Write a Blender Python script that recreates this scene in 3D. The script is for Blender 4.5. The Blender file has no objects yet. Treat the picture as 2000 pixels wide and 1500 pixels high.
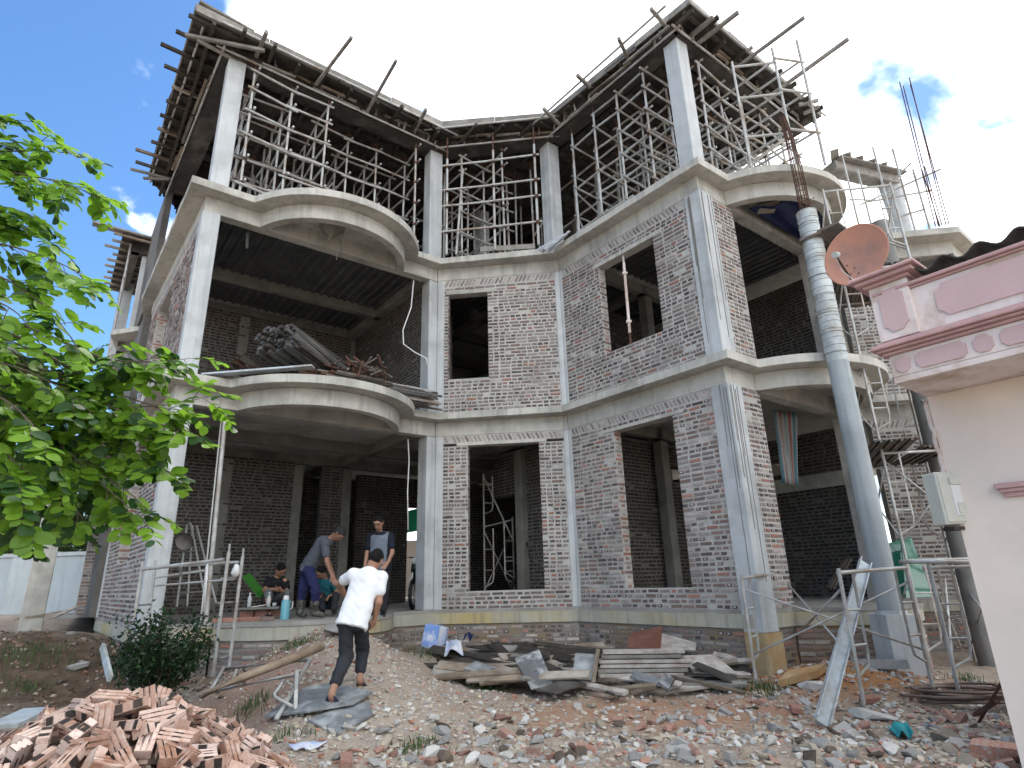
import bpy, bmesh, math, random
import numpy as np
from mathutils import Vector, Matrix, noise as mnoise
random.seed(7); np.random.seed(7)
S = bpy.context.scene
R = math.radians

# ------------------------------------------------------------------ camera
CAM_Z = 0.481
PITCH, ROLL, FPX = R(18.315), R(1.6265), 1162.7
cam_data = bpy.data.cameras.new('camera')
cam_data.sensor_fit = 'HORIZONTAL'; cam_data.sensor_width = 36.0
cam_data.lens = 36.0 * FPX / 2000.0
cam_data.clip_start = 0.05; cam_data.clip_end = 3000
cam = bpy.data.objects.new('camera', cam_data); S.collection.objects.link(cam)
cam.matrix_world = Matrix.Translation((0, 0, CAM_Z)) @ Matrix.Rotation(R(90) + PITCH, 4, 'X') @ Matrix.Rotation(-ROLL, 4, 'Z')
S.camera = cam
S.render.resolution_x, S.render.resolution_y = 1024, 768

# ------------------------------------------------------------------ sky, sun, exposure
SUN_EL, SUN_AZ = R(58), R(28)          # azimuth measured from +Y towards +X (behind the house, a little right)
world = bpy.data.worlds.new('World'); S.world = world; world.use_nodes = True
nt = world.node_tree; nt.nodes.clear()
def wn(t, **k):
    n = nt.nodes.new(t)
    for a, b in k.items(): setattr(n, a, b)
    return n
sky = wn('ShaderNodeTexSky', sky_type='NISHITA', sun_disc=False, sun_elevation=SUN_EL, sun_rotation=SUN_AZ)
sky.air_density = 1.0; sky.dust_density = 0.2; sky.ozone_density = 2.5; sky.altitude = 20
tc = wn('ShaderNodeTexCoord')
sep = wn('ShaderNodeSeparateXYZ'); nt.links.new(tc.outputs['Generated'], sep.inputs[0])
zc = wn('ShaderNodeMath', operation='MAXIMUM'); nt.links.new(sep.outputs[2], zc.inputs[0]); zc.inputs[1].default_value = 0.02
za = wn('ShaderNodeMath', operation='ADD'); nt.links.new(zc.outputs[0], za.inputs[0]); za.inputs[1].default_value = 0.25
dv = wn('ShaderNodeVectorMath', operation='DIVIDE'); nt.links.new(tc.outputs['Generated'], dv.inputs[0])
cz = wn('ShaderNodeCombineXYZ')
for i in range(3): nt.links.new(za.outputs[0], cz.inputs[i])
nt.links.new(cz.outputs[0], dv.inputs[1])
mp = wn('ShaderNodeMapping'); nt.links.new(dv.outputs[0], mp.inputs[0]); mp.inputs['Location'].default_value = (3.1, 1.7, 0.4)
nz = wn('ShaderNodeTexNoise'); nt.links.new(mp.outputs[0], nz.inputs['Vector'])
nz.inputs['Scale'].default_value = 1.9; nz.inputs['Detail'].default_value = 6; nz.inputs['Roughness'].default_value = 0.56; nz.inputs['Distortion'].default_value = 0.25
# a bank of cloud towards the sun side, thinning out to the left
bank = wn('ShaderNodeVectorMath', operation='DOT_PRODUCT'); nt.links.new(tc.outputs['Generated'], bank.inputs[0]); bank.inputs[1].default_value = (1.0, 0.0, 0.12)
bk = wn('ShaderNodeMath', operation='MULTIPLY_ADD'); nt.links.new(bank.outputs['Value'], bk.inputs[0]); bk.inputs[1].default_value = 0.62; bk.inputs[2].default_value = 0.175
bmn = wn('ShaderNodeMath', operation='MINIMUM'); nt.links.new(bk.outputs[0], bmn.inputs[0]); bmn.inputs[1].default_value = 0.135
ad = wn('ShaderNodeMath', operation='ADD'); nt.links.new(nz.outputs['Fac'], ad.inputs[0]); nt.links.new(bmn.outputs[0], ad.inputs[1])
rp = wn('ShaderNodeValToRGB'); nt.links.new(ad.outputs[0], rp.inputs[0])
rp.color_ramp.elements[0].position = 0.50; rp.color_ramp.elements[1].position = 0.60
rp.color_ramp.interpolation = 'EASE'
# cloud brightness with soft grey undersides
nz2 = wn('ShaderNodeTexNoise'); nt.links.new(mp.outputs[0], nz2.inputs['Vector']); nz2.inputs['Scale'].default_value = 1.3; nz2.inputs['Detail'].default_value = 2
rp2 = wn('ShaderNodeValToRGB'); nt.links.new(nz2.outputs['Fac'], rp2.inputs[0])
CLOUD = 14.0
rp2.color_ramp.elements[0].position = 0.36; rp2.color_ramp.elements[0].color = (0.20, 0.235, 0.26, 1)
rp2.color_ramp.elements[1].position = 0.60; rp2.color_ramp.elements[1].color = (1.0, 1.0, 1.0, 1)
cm = wn('ShaderNodeVectorMath', operation='SCALE'); nt.links.new(rp2.outputs[0], cm.inputs[0]); cm.inputs['Scale'].default_value = CLOUD
mx = wn('ShaderNodeMix', data_type='RGBA'); nt.links.new(rp.outputs[0], mx.inputs['Factor'])
hsv = wn('ShaderNodeHueSaturation'); hsv.inputs['Saturation'].default_value = 1.18; hsv.inputs['Value'].default_value = 0.80; nt.links.new(sky.outputs[0], hsv.inputs['Color'])
nt.links.new(hsv.outputs[0], mx.inputs[6]); nt.links.new(cm.outputs[0], mx.inputs[7])
bg = wn('ShaderNodeBackground'); nt.links.new(mx.outputs[2], bg.inputs[0]); bg.inputs[1].default_value = 0.13
world.cycles.sampling_method = 'MANUAL'; world.cycles.sample_map_resolution = 512
wo = wn('ShaderNodeOutputWorld'); nt.links.new(bg.outputs[0], wo.inputs[0])

sun_d = bpy.data.lights.new('sun', 'SUN'); sun_d.energy = 1.5; sun_d.angle = R(12); sun_d.color = (1.0, 0.96, 0.90)
sun = bpy.data.objects.new('sun', sun_d); S.collection.objects.link(sun)
sdir = Vector((math.sin(SUN_AZ) * math.cos(SUN_EL), math.cos(SUN_AZ) * math.cos(SUN_EL), math.sin(SUN_EL)))
sun.rotation_euler = sdir.to_track_quat('Z', 'Y').to_euler(); sun.location = (0, 0, 40)

S.view_settings.view_transform = 'Standard'; S.view_settings.look = 'None'
S.view_settings.exposure = 1.14; S.view_settings.gamma = 1.0; S.view_settings.use_curve_mapping = False
S.render.engine = 'CYCLES'
cy = S.cycles
cy.max_bounces = 5; cy.diffuse_bounces = 2; cy.glossy_bounces = 2; cy.transmission_bounces = 4; cy.transparent_max_bounces = 6
cy.caustics_reflective = False; cy.caustics_refractive = False
cy.use_adaptive_sampling = True; cy.adaptive_threshold = 0.03; cy.use_denoising = True

# ------------------------------------------------------------------ helpers
COL = S.collection
ORG = {}
def V(*a): return Vector(a[0]) if len(a) == 1 else Vector(a)

def ray(u, v):
    xr, yr = u - 1000, 750 - v; c, s = math.cos(ROLL), math.sin(ROLL)
    x, y = (c * xr + s * yr) / FPX, (-s * xr + c * yr) / FPX
    return Vector((x, math.cos(PITCH) - y * math.sin(PITCH), math.sin(PITCH) + y * math.cos(PITCH)))
def aty(u, v, y):
    d = ray(u, v); t = y / d.y; return Vector((d.x * t, y, CAM_Z + d.z * t))
def atz(u, v, z):
    d = ray(u, v); t = (z - CAM_Z) / d.z; return Vector((d.x * t, d.y * t, z))
def atpl(u, v, p, n):
    d = ray(u, v); t = (p[0] * n[0] + p[1] * n[1]) / (d.x * n[0] + d.y * n[1]); return Vector((d.x * t, d.y * t, CAM_Z + d.z * t))

def tag(o, label=None, cat=None, group=None, kind=None):
    if label: o['label'] = label
    if cat: o['category'] = cat
    if group: o['group'] = group
    if kind: o['kind'] = kind
    return o
def thing(name, loc, label, cat, group=None):
    o = bpy.data.objects.new(name, None); COL.objects.link(o); o.location = loc; o.empty_display_size = 0.1
    ORG[o.name] = Vector(loc)
    return tag(o, label, cat, group)

def frame_from(d, up=Vector((0, 0, 1))):
    d = d.normalized()
    if abs(d.dot(up)) > 0.98: up = Vector((0, 1, 0)) if abs(d.y) < 0.9 else Vector((1, 0, 0))
    x = d.cross(up).normalized(); y = x.cross(d).normalized()
    return x, y, d

class MB:
    def __init__(s): s.v = []; s.f = []; s.m = []
    def add(s, vs, fs, m=0):
        b = len(s.v); s.v += [tuple(p) for p in vs]; s.f += [tuple(i + b for i in f) for f in fs]; s.m += [m] * len(fs); return s
    BF = [(0, 3, 2, 1), (4, 5, 6, 7), (0, 1, 5, 4), (1, 2, 6, 5), (2, 3, 7, 6), (3, 0, 4, 7)]
    def hexa(s, b, t, m=0): return s.add(list(b) + list(t), MB.BF, m)
    def box(s, c, sz, rot=None, m=0):
        c = Vector(c); hx, hy, hz = sz[0] / 2, sz[1] / 2, sz[2] / 2
        pts = [Vector(p) for p in ((-hx, -hy, -hz), (hx, -hy, -hz), (hx, hy, -hz), (-hx, hy, -hz), (-hx, -hy, hz), (hx, -hy, hz), (hx, hy, hz), (-hx, hy, hz))]
        if rot is not None: pts = [rot @ p for p in pts]
        return s.add([c + p for p in pts], MB.BF, m)
    def bar(s, p0, p1, w, h, up=Vector((0, 0, 1)), m=0, w2=None, h2=None):
        p0, p1 = Vector(p0), Vector(p1); x, y, d = frame_from(p1 - p0, up)
        w2 = w if w2 is None else w2; h2 = h if h2 is None else h2
        a = [p0 + x * i * w / 2 + y * j * h / 2 for i, j in ((-1, -1), (1, -1), (1, 1), (-1, 1))]
        b = [p1 + x * i * w2 / 2 + y * j * h2 / 2 for i, j in ((-1, -1), (1, -1), (1, 1), (-1, 1))]
        return s.hexa(a, b, m)
    def tube(s, p0, p1, r, n=8, r2=None, m=0, caps=True):
        p0, p1 = Vector(p0), Vector(p1); x, y, d = frame_from(p1 - p0); r2 = r if r2 is None else r2
        vs = []
        for p, q in ((p0, r), (p1, r2)):
            for i in range(n):
                a = 2 * math.pi * i / n; vs.append(p + x * math.cos(a) * q + y * math.sin(a) * q)
        fs = [(i, (i + 1) % n, n + (i + 1) % n, n + i) for i in range(n)]
        if caps: fs += [tuple(range(n - 1, -1, -1)), tuple(range(n, 2 * n))]
        return s.add(vs, fs, m)
    def path(s, pts, r, n=8, m=0, closed=False, rr=None):
        pts = [Vector(p) for p in pts]; k = len(pts); vs = []; px = None
        for i, p in enumerate(pts):
            a = pts[i - 1] if (i > 0 or closed) else p; b = pts[(i + 1) % k] if (i < k - 1 or closed) else p
            d = (b - a).normalized()
            if px is None: x, y, _ = frame_from(d)
            else:
                x = (px - d * px.dot(d)).normalized(); y = d.cross(x).normalized()
            px = x; q = rr[i] if rr else r
            for j in range(n):
                t = 2 * math.pi * j / n; vs.append(p + x * math.cos(t) * q + y * math.sin(t) * q)
        fs = []
        for i in range(k if closed else k - 1):
            for j in range(n):
                a, b = i * n, ((i + 1) % k) * n; fs.append((a + j, a + (j + 1) % n, b + (j + 1) % n, b + j))
        if not closed: fs += [tuple(range(n - 1, -1, -1)), tuple(range((k - 1) * n, k * n))]
        return s.add(vs, fs, m)
    def prism(s, poly, z0, z1, m=0, mtop=None):
        n = len(poly)
        ar = sum(poly[i][0] * poly[(i + 1) % n][1] - poly[(i + 1) % n][0] * poly[i][1] for i in range(n))
        if ar < 0: poly = poly[::-1]
        vs = [(p[0], p[1], z0) for p in poly] + [(p[0], p[1], z1) for p in poly]
        s.add(vs, [tuple(range(n - 1, -1, -1))] + [(i, (i + 1) % n, n + (i + 1) % n, n + i) for i in range(n)], m)
        return s.add(vs[n:], [tuple(range(n))], m if mtop is None else mtop)
    def lathe(s, prof, c, n=16, ax=None, m=0):
        c = Vector(c); vs = []
        for r, z in prof:
            for i in range(n):
                a = 2 * math.pi * i / n; p = Vector((r * math.cos(a), r * math.sin(a), z)); vs.append(c + (ax @ p if ax is not None else p))
        fs = []
        for k in range(len(prof) - 1):
            for i in range(n): fs.append((k * n + i, k * n + (i + 1) % n, (k + 1) * n + (i + 1) % n, (k + 1) * n + i))
        return s.add(vs, fs, m)
    def mesh(s, name, mats, off=None, smooth=False):
        me = bpy.data.meshes.new(name)
        vs = np.array(s.v, dtype=float).reshape(-1, 3)
        if off is not None: vs = vs - np.array(off)
        me.from_pydata(vs.tolist(), [], s.f)
        for mt in (mats if isinstance(mats, (list, tuple)) else [mats]): me.materials.append(mt)
        if any(s.m): me.polygons.foreach_set('material_index', s.m)
        if smooth:
            me.polygons.foreach_set('use_smooth', [True] * len(me.polygons))
        me.update(); return me
    def build(s, name, mats, parent=None, smooth=False, bevel=0, org=None, autos=False):
        off = ORG[parent.name] if parent is not None else (Vector(org) if org is not None else Vector((0, 0, 0)))
        me = s.mesh(name, mats, off, smooth)
        o = bpy.data.objects.new(name, me); COL.objects.link(o)
        if parent is not None: o.parent = parent
        else: o.location = off
        ORG[o.name] = off.copy()
        if bevel:
            b = o.modifiers.new('bevel', 'BEVEL'); b.width = bevel; b.segments = 1; b.limit_method = 'ANGLE'
        if autos and smooth:
            me.set_sharp_from_angle(angle=R(35))
        return o

# ------------------------------------------------------------------ materials
M = {}
def pm(name, c1, c2=None, scale=4.0, rough=0.85, bump=0.15, bscale=30.0, metal=0.0, spec=0.3, c3=None, scale3=0.7, streak=0.0, coords='pos', rnd=0.0, lo=0.35, hi=0.65, trans=0.0, bdist=0.01):
    """procedural surface: two-tone noise, optional large blotches, vertical streaks and per-object tint"""
    m = bpy.data.materials.new(name); m.use_nodes = True; t = m.node_tree; N = t.nodes; Lk = t.links
    b = N['Principled BSDF']; b.inputs['Roughness'].default_value = rough; b.inputs['Metallic'].default_value = metal
    b.inputs['Specular IOR Level'].default_value = spec
    if coords == 'pos':
        g = N.new('ShaderNodeNewGeometry'); vec = g.outputs['Position']
    else:
        g = N.new('ShaderNodeTexCoord'); vec = g.outputs['Object']
    def noise(sc, det=6, mapping=None, ro=0.6):
        n = N.new('ShaderNodeTexNoise'); n.inputs['Scale'].default_value = sc; n.inputs['Detail'].default_value = det; n.inputs['Roughness'].default_value = ro
        src = vec
        if mapping:
            mp = N.new('ShaderNodeMapping'); mp.inputs['Scale'].default_value = mapping; Lk.new(vec, mp.inputs[0]); src = mp.outputs[0]
        Lk.new(src, n.inputs['Vector']); return n.outputs['Fac']
    def ramp(f, a, c):
        r = N.new('ShaderNodeMapRange'); r.inputs[1].default_value = a; r.inputs[2].default_value = c; Lk.new(f, r.inputs[0]); return r.outputs[0]
    def mix(f, A, B, mode='MIX'):
        x = N.new('ShaderNodeMix'); x.data_type = 'RGBA'; x.blend_type = mode
        if hasattr(f, 'links') or not isinstance(f, (int, float)): Lk.new(f, x.inputs['Factor'])
        else: x.inputs['Factor'].default_value = f
        for k, c in ((6, A), (7, B)):
            if isinstance(c, tuple): x.inputs[k].default_value = (*c, 1)
            else: Lk.new(c, x.inputs[k])
        return x.outputs[2]
    c2 = c2 or tuple(x * 0.72 for x in c1)
    col = mix(ramp(noise(scale), lo, hi), c1, c2)
    if c3 is not None: col = mix(ramp(noise(scale3, 5), 0.48, 0.66), col, c3)
    if streak:
        sf = ramp(noise(1.0, 4, (9, 9, 0.5)), 0.5, 0.72)
        mm = N.new('ShaderNodeMath'); mm.operation = 'MULTIPLY'; Lk.new(sf, mm.inputs[0]); mm.inputs[1].default_value = streak
        col = mix(mm.outputs[0], col, tuple(x * 0.45 for x in c1))
    if rnd:
        oi = N.new('ShaderNodeObjectInfo'); hs = N.new('ShaderNodeHueSaturation')
        r1 = N.new('ShaderNodeMapRange'); Lk.new(oi.outputs['Random'], r1.inputs[0]); r1.inputs[3].default_value = 1 - rnd; r1.inputs[4].default_value = 1 + rnd
        Lk.new(r1.outputs[0], hs.inputs['Value']); Lk.new(col, hs.inputs['Color']); col = hs.outputs[0]
    Lk.new(col, b.inputs['Base Color'])
    if bump:
        bp = N.new('ShaderNodeBump'); bp.inputs['Strength'].default_value = bump; bp.inputs['Distance'].default_value = bdist
        Lk.new(noise(bscale, 8), bp.inputs['Height']); Lk.new(bp.outputs[0], b.inputs['Normal'])
    if trans:
        tb = N.new('ShaderNodeBsdfTranslucent'); Lk.new(col, tb.inputs[0]); ms = N.new('ShaderNodeMixShader'); ms.inputs[0].default_value = trans
        Lk.new(b.outputs[0], ms.inputs[1]); Lk.new(tb.outputs[0], ms.inputs[2]); Lk.new(ms.outputs[0], N['Material Output'].inputs[0])
    M[name] = m; return m

pm('concrete', (0.54, 0.53, 0.485), (0.45, 0.445, 0.41), 3.0, bump=0.25, bscale=40, c3=(0.33, 0.325, 0.295), scale3=1.3, streak=0.6)
pm('concrete_smooth', (0.54, 0.57, 0.585), (0.47, 0.495, 0.51), 2.2, bump=0.12, bscale=25, c3=(0.39, 0.41, 0.42), scale3=1.6, streak=0.45, rough=0.75)
pm('concrete_under', (0.26, 0.255, 0.225), (0.19, 0.185, 0.165), 2.5, bump=0.25, bscale=30, c3=(0.15, 0.145, 0.13), scale3=0.9)  # darker copy of the concrete, with interior shade put into its colour
pm('mortar', (0.50, 0.488, 0.465), (0.41, 0.40, 0.38), 7.0, bump=0.6, bscale=55, c3=(0.34, 0.33, 0.315), scale3=1.6, bdist=0.02)
pm('mortar_dark', (0.27, 0.255, 0.235), (0.20, 0.19, 0.175), 7.0, bump=0.8, bscale=45, c3=(0.26, 0.19, 0.11), scale3=1.3, bdist=0.02)
pm('brick_purple', (0.185, 0.152, 0.143), (0.26, 0.22, 0.207), 9, bump=0.6, bscale=70, rnd=0.2)
pm('brick_brown', (0.245, 0.175, 0.150), (0.18, 0.135, 0.12), 9, bump=0.6, bscale=70, rnd=0.2)
pm('brick_grey', (0.36, 0.335, 0.31), (0.27, 0.245, 0.225), 8, bump=0.6, bscale=60, rnd=0.2)
pm('brick_red', (0.38, 0.19, 0.145), (0.30, 0.16, 0.13), 9, bump=0.6, bscale=70, rnd=0.2)
pm('brick_dark', (0.075, 0.061, 0.059), (0.15, 0.123, 0.117), 12, bump=0.5, bscale=70, rnd=0.2)
pm('brick_pale', (0.52, 0.46, 0.43), (0.36, 0.30, 0.28), 9, bump=0.5, bscale=60, rnd=0.15)
BRK = ['brick_purple', 'brick_brown', 'brick_grey', 'brick_red', 'brick_dark', 'brick_pale']
pm('mortar_shaded', (0.19, 0.18, 0.165), (0.135, 0.128, 0.118), 7.0, bump=0.6, bscale=45, c3=(0.10, 0.095, 0.088), scale3=1.1)  # inner-wall mortar and bricks darkened: interior shade put into the colour
pm('brick_shaded', (0.085, 0.066, 0.057), (0.060, 0.047, 0.042), 9, bump=0.5, bscale=70)
pm('brick_shaded_dark', (0.038, 0.031, 0.028), (0.055, 0.044, 0.040), 9, bump=0.5, bscale=70)
BRK += ['brick_shaded', 'brick_shaded_dark']
# ------------------------------------------------------------------ ground
def sm(a, b, x):
    t = np.clip((x - a) / (b - a), 0, 1); return t * t * (3 - 2 * t)
def fbm(x, y, sc, seed=0, octv=4):
    x = np.asarray(x, float); y = np.asarray(y, float); out = np.zeros(np.broadcast(x, y).shape); amp = 1.0; tot = 0
    for o in range(octv):
        f = sc * 2 ** o; xi, yi = x * f + 17.3 * o + seed, y * f + 9.1 * o + seed * 1.7
        x0, y0 = np.floor(xi), np.floor(yi); fx, fy = xi - x0, yi - y0; fx = fx * fx * (3 - 2 * fx); fy = fy * fy * (3 - 2 * fy)
        def h(a, b):
            n = np.sin(a * 127.1 + b * 311.7 + seed * 74.7) * 43758.5453; return n - np.floor(n)
        v = (h(x0, y0) * (1 - fx) + h(x0 + 1, y0) * fx) * (1 - fy) + (h(x0, y0 + 1) * (1 - fx) + h(x0 + 1, y0 + 1) * fx) * fy
        out += (v - 0.5) * amp; tot += amp; amp *= 0.5
    return out / tot * 2
def ground_z(x, y):
    x = np.asarray(x, float); y = np.asarray(y, float)
    z = -1.02 + 0.10 * sm(6, 11, y) + 0.0 * x
    # earth ramp up to the porch
    cx = -1.75 - 0.30 * (y - 6); w = 1.15 + 0.10 * (9.5 - y)
    hgt = 0.84 * sm(4.3, 9.5, y) * (1 - sm(9.5, 11.2, y))
    z = z + hgt * np.exp(-((x - cx) / w) ** 2 * 0.9)
    # loose earth piled on the left, towards the side wall
    z = z + 0.80 * np.exp(-(((x + 8.3) / 2.6) ** 2 + ((y - 10.8) / 2.6) ** 2))
    z = z + 0.25 * np.exp(-(((x + 5.0) / 1.3) ** 2 + ((y - 7.6) / 1.0) ** 2))
    z = z - 0.22 * np.exp(-(((x + 5.2) / 0.8) ** 2 + ((y - 8.6) / 0.8) ** 2))
    z = z + 0.8 * sm(-9, -13, x) * sm(10, 14, y)
    # rubble swell at the lower right, soil against the corner column
    z = z + 0.16 * np.exp(-(((x - 1.7) / 1.7) ** 2 + ((y - 5.6) / 0.7) ** 2))
    z = z + 0.30 * np.exp(-(((x - 4.3) / 1.2) ** 2 + ((y - 8.6) / 0.9) ** 2))
    z = z + 0.30 * np.exp(-(((x + 1.45) / 0.75) ** 2 + ((y - 10.5) / 0.8) ** 2))
    z = z - 0.26 * np.exp(-(((x + 3.05) / 0.65) ** 2 + ((y - 6.9) / 0.8) ** 2))
    z = z + 0.12 * sm(13, 30, y)
    near = 1 - sm(14, 22, np.hypot(x, y - 6))
    z = z + near * (0.05 * fbm(x, y, 0.9, 1) + 0.035 * fbm(x, y, 3.5, 2) + 0.02 * fbm(x, y, 11, 3, 3))
    return z
_gx0, _gy0, _gs = -14.0, 0.0, 0.05
_GG = ground_z(*np.meshgrid(np.arange(_gx0, 12, _gs), np.arange(_gy0, 20, _gs)))
def gz(x, y):
    i, j = (x - _gx0) / _gs, (y - _gy0) / _gs; a, b = int(i), int(j)
    if not (0 <= a < _GG.shape[1] - 1 and 0 <= b < _GG.shape[0] - 1): return float(ground_z(np.array([x]), np.array([y]))[0])
    fx, fy = i - a, j - b; g = _GG
    return float((g[b, a] * (1 - fx) + g[b, a + 1] * fx) * (1 - fy) + (g[b + 1, a] * (1 - fx) + g[b + 1, a + 1] * fx) * fy)
def axis(lo, hi, step, far):
    a = list(np.arange(lo, hi + 1e-6, step)); s = step; v = hi
    while v < far: s *= 1.35; v += s; a.append(v)
    s = step; v = lo
    while v > -far: s *= 1.35; v -= s; a.insert(0, v)
    return np.array(a)
gx = axis(-9.0, 7.5, 0.065, 900); gy = axis(2.4, 12.6, 0.065, 900)
GX, GY = np.meshgrid(gx, gy); GZ = ground_z(GX, GY)
nx, ny = len(gx), len(gy)
verts = np.stack([GX.ravel(), GY.ravel(), GZ.ravel()], 1)
ii = np.arange(nx * ny).reshape(ny, nx)
faces = np.stack([ii[:-1, :-1].ravel(), ii[:-1, 1:].ravel(), ii[1:, 1:].ravel(), ii[1:, :-1].ravel()], 1)
gm = bpy.data.meshes.new('ground'); gm.from_pydata(verts.tolist(), [], faces.tolist())
gm.polygons.foreach_set('use_smooth', [True] * len(gm.polygons))
ground = bpy.data.objects.new('ground', gm); COL.objects.link(ground); ground['kind'] = 'structure'

def ground_mat():
    m = bpy.data.materials.new('soil'); m.use_nodes = True; t = m.node_tree; N = t.nodes; Lk = t.links; b = N['Principled BSDF']; b.inputs['Roughness'].default_value = 0.95; b.inputs['Specular IOR Level'].default_value = 0.15
    g = N.new('ShaderNodeNewGeometry')
    def noise(sc, det=8, ro=0.62):
        n = N.new('ShaderNodeTexNoise'); n.inputs['Scale'].default_value = sc; n.inputs['Detail'].default_value = det; n.inputs['Roughness'].default_value = ro; Lk.new(g.outputs['Position'], n.inputs['Vector']); return n.outputs['Fac']
    def rng(f, a, c, lo=0, hi=1):
        r = N.new('ShaderNodeMapRange'); r.inputs[1].default_value = a; r.inputs[2].default_value = c; r.inputs[3].default_value = lo; r.inputs[4].default_value = hi; Lk.new(f, r.inputs[0]); return r.outputs[0]
    def mix(f, A, B):
        x = N.new('ShaderNodeMix'); x.data_type = 'RGBA'; Lk.new(f, x.inputs['Factor'])
        for k, c in ((6, A), (7, B)):
            if isinstance(c, tuple): x.inputs[k].default_value = (*c, 1)
            else: Lk.new(c, x.inputs[k])
        return x.outputs[2]
    def mul(a, c):
        x = N.new('ShaderNodeMath'); x.operation = 'MULTIPLY'; Lk.new(a, x.inputs[0])
        if isinstance(c, float): x.inputs[1].default_value = c
        else: Lk.new(c, x.inputs[1])
        return x.outputs[0]
    def blob(cx, cy, rx, ry):       # a patch of differently coloured earth around a spot
        mp = N.new('ShaderNodeMapping'); mp.inputs['Location'].default_value = (-cx / rx, -cy / ry, 0); mp.inputs['Scale'].default_value = (1 / rx, 1 / ry, 0); Lk.new(g.outputs['Position'], mp.inputs[0])
        ln = N.new('ShaderNodeVectorMath'); ln.operation = 'LENGTH'; Lk.new(mp.outputs[0], ln.inputs[0])
        a = N.new('ShaderNodeMath'); a.operation = 'MULTIPLY_ADD'; Lk.new(noise(1.7), a.inputs[0]); a.inputs[1].default_value = 1.4; Lk.new(ln.outputs['Value'], a.inputs[2])
        return rng(a.outputs[0], 1.25, 1.9, 1, 0)
    base = mix(rng(noise(2.2), 0.38, 0.62), (0.37, 0.305, 0.245), (0.27, 0.215, 0.17))
    base = mix(rng(noise(14), 0.45, 0.7), base, (0.44, 0.38, 0.32))
    base = mix(mul(rng(noise(45, 3), 0.56, 0.66), 0.8), base, (0.50, 0.45, 0.39))
    base = mix(mul(rng(noise(38, 3), 0.60, 0.66), 0.9), base, (0.30, 0.12, 0.08))
    base = mix(mul(blob(1.7, 7.6, 2.2, 0.9), 0.7), base, mix(rng(noise(6), 0.4, 0.65), (0.42, 0.20, 0.11), (0.36, 0.255, 0.18)))
    base = mix(blob(4.1, 8.6, 1.2, 1.0), base, (0.40, 0.20, 0.09))
    base = mix(blob(-7.0, 9.3, 3.0, 2.6), base, mix(rng(noise(5), 0.4, 0.65), (0.095, 0.065, 0.045), (0.16, 0.115, 0.08)))
    base = mix(blob(3.0, 5.0, 0.8, 0.45), base, (0.17, 0.13, 0.095))
    base = mix(mul(blob(-1.7, 7.2, 1.2, 2.0), 0.6), base, (0.43, 0.37, 0.31))
    base = mix(mul(blob(-3.0, 7.4, 0.8, 2.2), 0.65), base, mix(rng(noise(30, 4), 0.45, 0.6), (0.27, 0.15, 0.12), (0.34, 0.24, 0.20)))
    Lk.new(base, b.inputs['Base Color'])
    bp = N.new('ShaderNodeBump'); bp.inputs['Strength'].default_value = 0.9; bp.inputs['Distance'].default_value = 0.03; Lk.new(noise(26, 8, 0.7), bp.inputs['Height']); Lk.new(bp.outputs[0], b.inputs['Normal'])
    M['soil'] = m; return m
gm.materials.append(ground_mat())
# ------------------------------------------------------------------ the house: plan and levels (floor of ground storey = 0)
pa, pb, pc, pd, pe, pf, pg, phc, ph, pk = [Vector(p) for p in ((-5.44, 9.12), (-4.67, 9.70), (-2.29, 11.54), (-1.62, 12.04), (1.11, 11.75), (3.39, 8.95), (4.04, 9.43), (6.42, 11.26), (7.12, 11.75), (9.62, 11.42))]
pa2 = Vector((-8.85, 13.32)); pk2 = Vector((13.2, 14.3))
UU = Vector((0.79, 0.613)); VV = Vector((-0.613, 0.79))
def P(s, t): return pd + UU * s + VV * t
Z2L, Z2T, Z3L, Z3T, B2, B3, ZR = 3.658, 3.80, 7.258, 7.40, 3.36, 6.957, 10.5
def v3(p, z): return Vector((p[0], p[1], z))
def arc(p0, p1, sag, n=18):
    """points of a circular arc p0->p1 bulging towards the viewer"""
    p0, p1 = Vector(p0), Vector(p1); ch = (p1 - p0); L = ch.length; r = (L * L / 4 + sag * sag) / (2 * sag)
    nn = Vector((ch.y, -ch.x)).normalized(); c = (p0 + p1) / 2 + nn * (sag - r)
    a0 = math.atan2(p0.y - c.y, p0.x - c.x); a1 = math.atan2(p1.y - c.y, p1.x - c.x)
    while a1 < a0: a1 += 2 * math.pi
    return [c + Vector((math.cos(a0 + (a1 - a0) * i / n), math.sin(a0 + (a1 - a0) * i / n))) * r for i in range(n + 1)], c, r
def offs(p0, p1, o):
    d = (p1 - p0).normalized(); return Vector((d.y, -d.x)) * o
OV = 0.29
arcL, cL, rL = arc(pb, pc, 1.07); arcR, cR, rR = arc(pg, phc, 1.07)
SA, SD, SE, SF = [Vector(p) for p in ((-5.5, 8.72), (-1.52, 11.78), (0.99, 11.46), (3.33, 8.6))]
SH, SK, SK2 = [Vector(p) for p in ((7.10, 11.42), (9.60, 11.06), (13.2, 13.95))]
SA2 = Vector((-9.05, 13.17))
def slab_arc(c, r, p0, p1, n=22):
    # circle of radius r + OV cut by the offset front line p0-p1
    d = (p1 - p0).normalized(); rr = r + OV; w = c - p0; b = w.dot(d); hgt = (w - d * b).length; hl = math.sqrt(rr * rr - hgt * hgt)
    q0, q1 = p0 + d * (b - hl), p0 + d * (b + hl)
    a0 = math.atan2(q0.y - c.y, q0.x - c.x); a1 = math.atan2(q1.y - c.y, q1.x - c.x)
    while a1 < a0: a1 += 2 * math.pi
    return [c + Vector((math.cos(a0 + (a1 - a0) * i / n), math.sin(a0 + (a1 - a0) * i / n))) * rr for i in range(n + 1)]
slabL = slab_arc(cL, rL, SA, SD); slabR = slab_arc(cR, rR, SF, SH)
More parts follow.
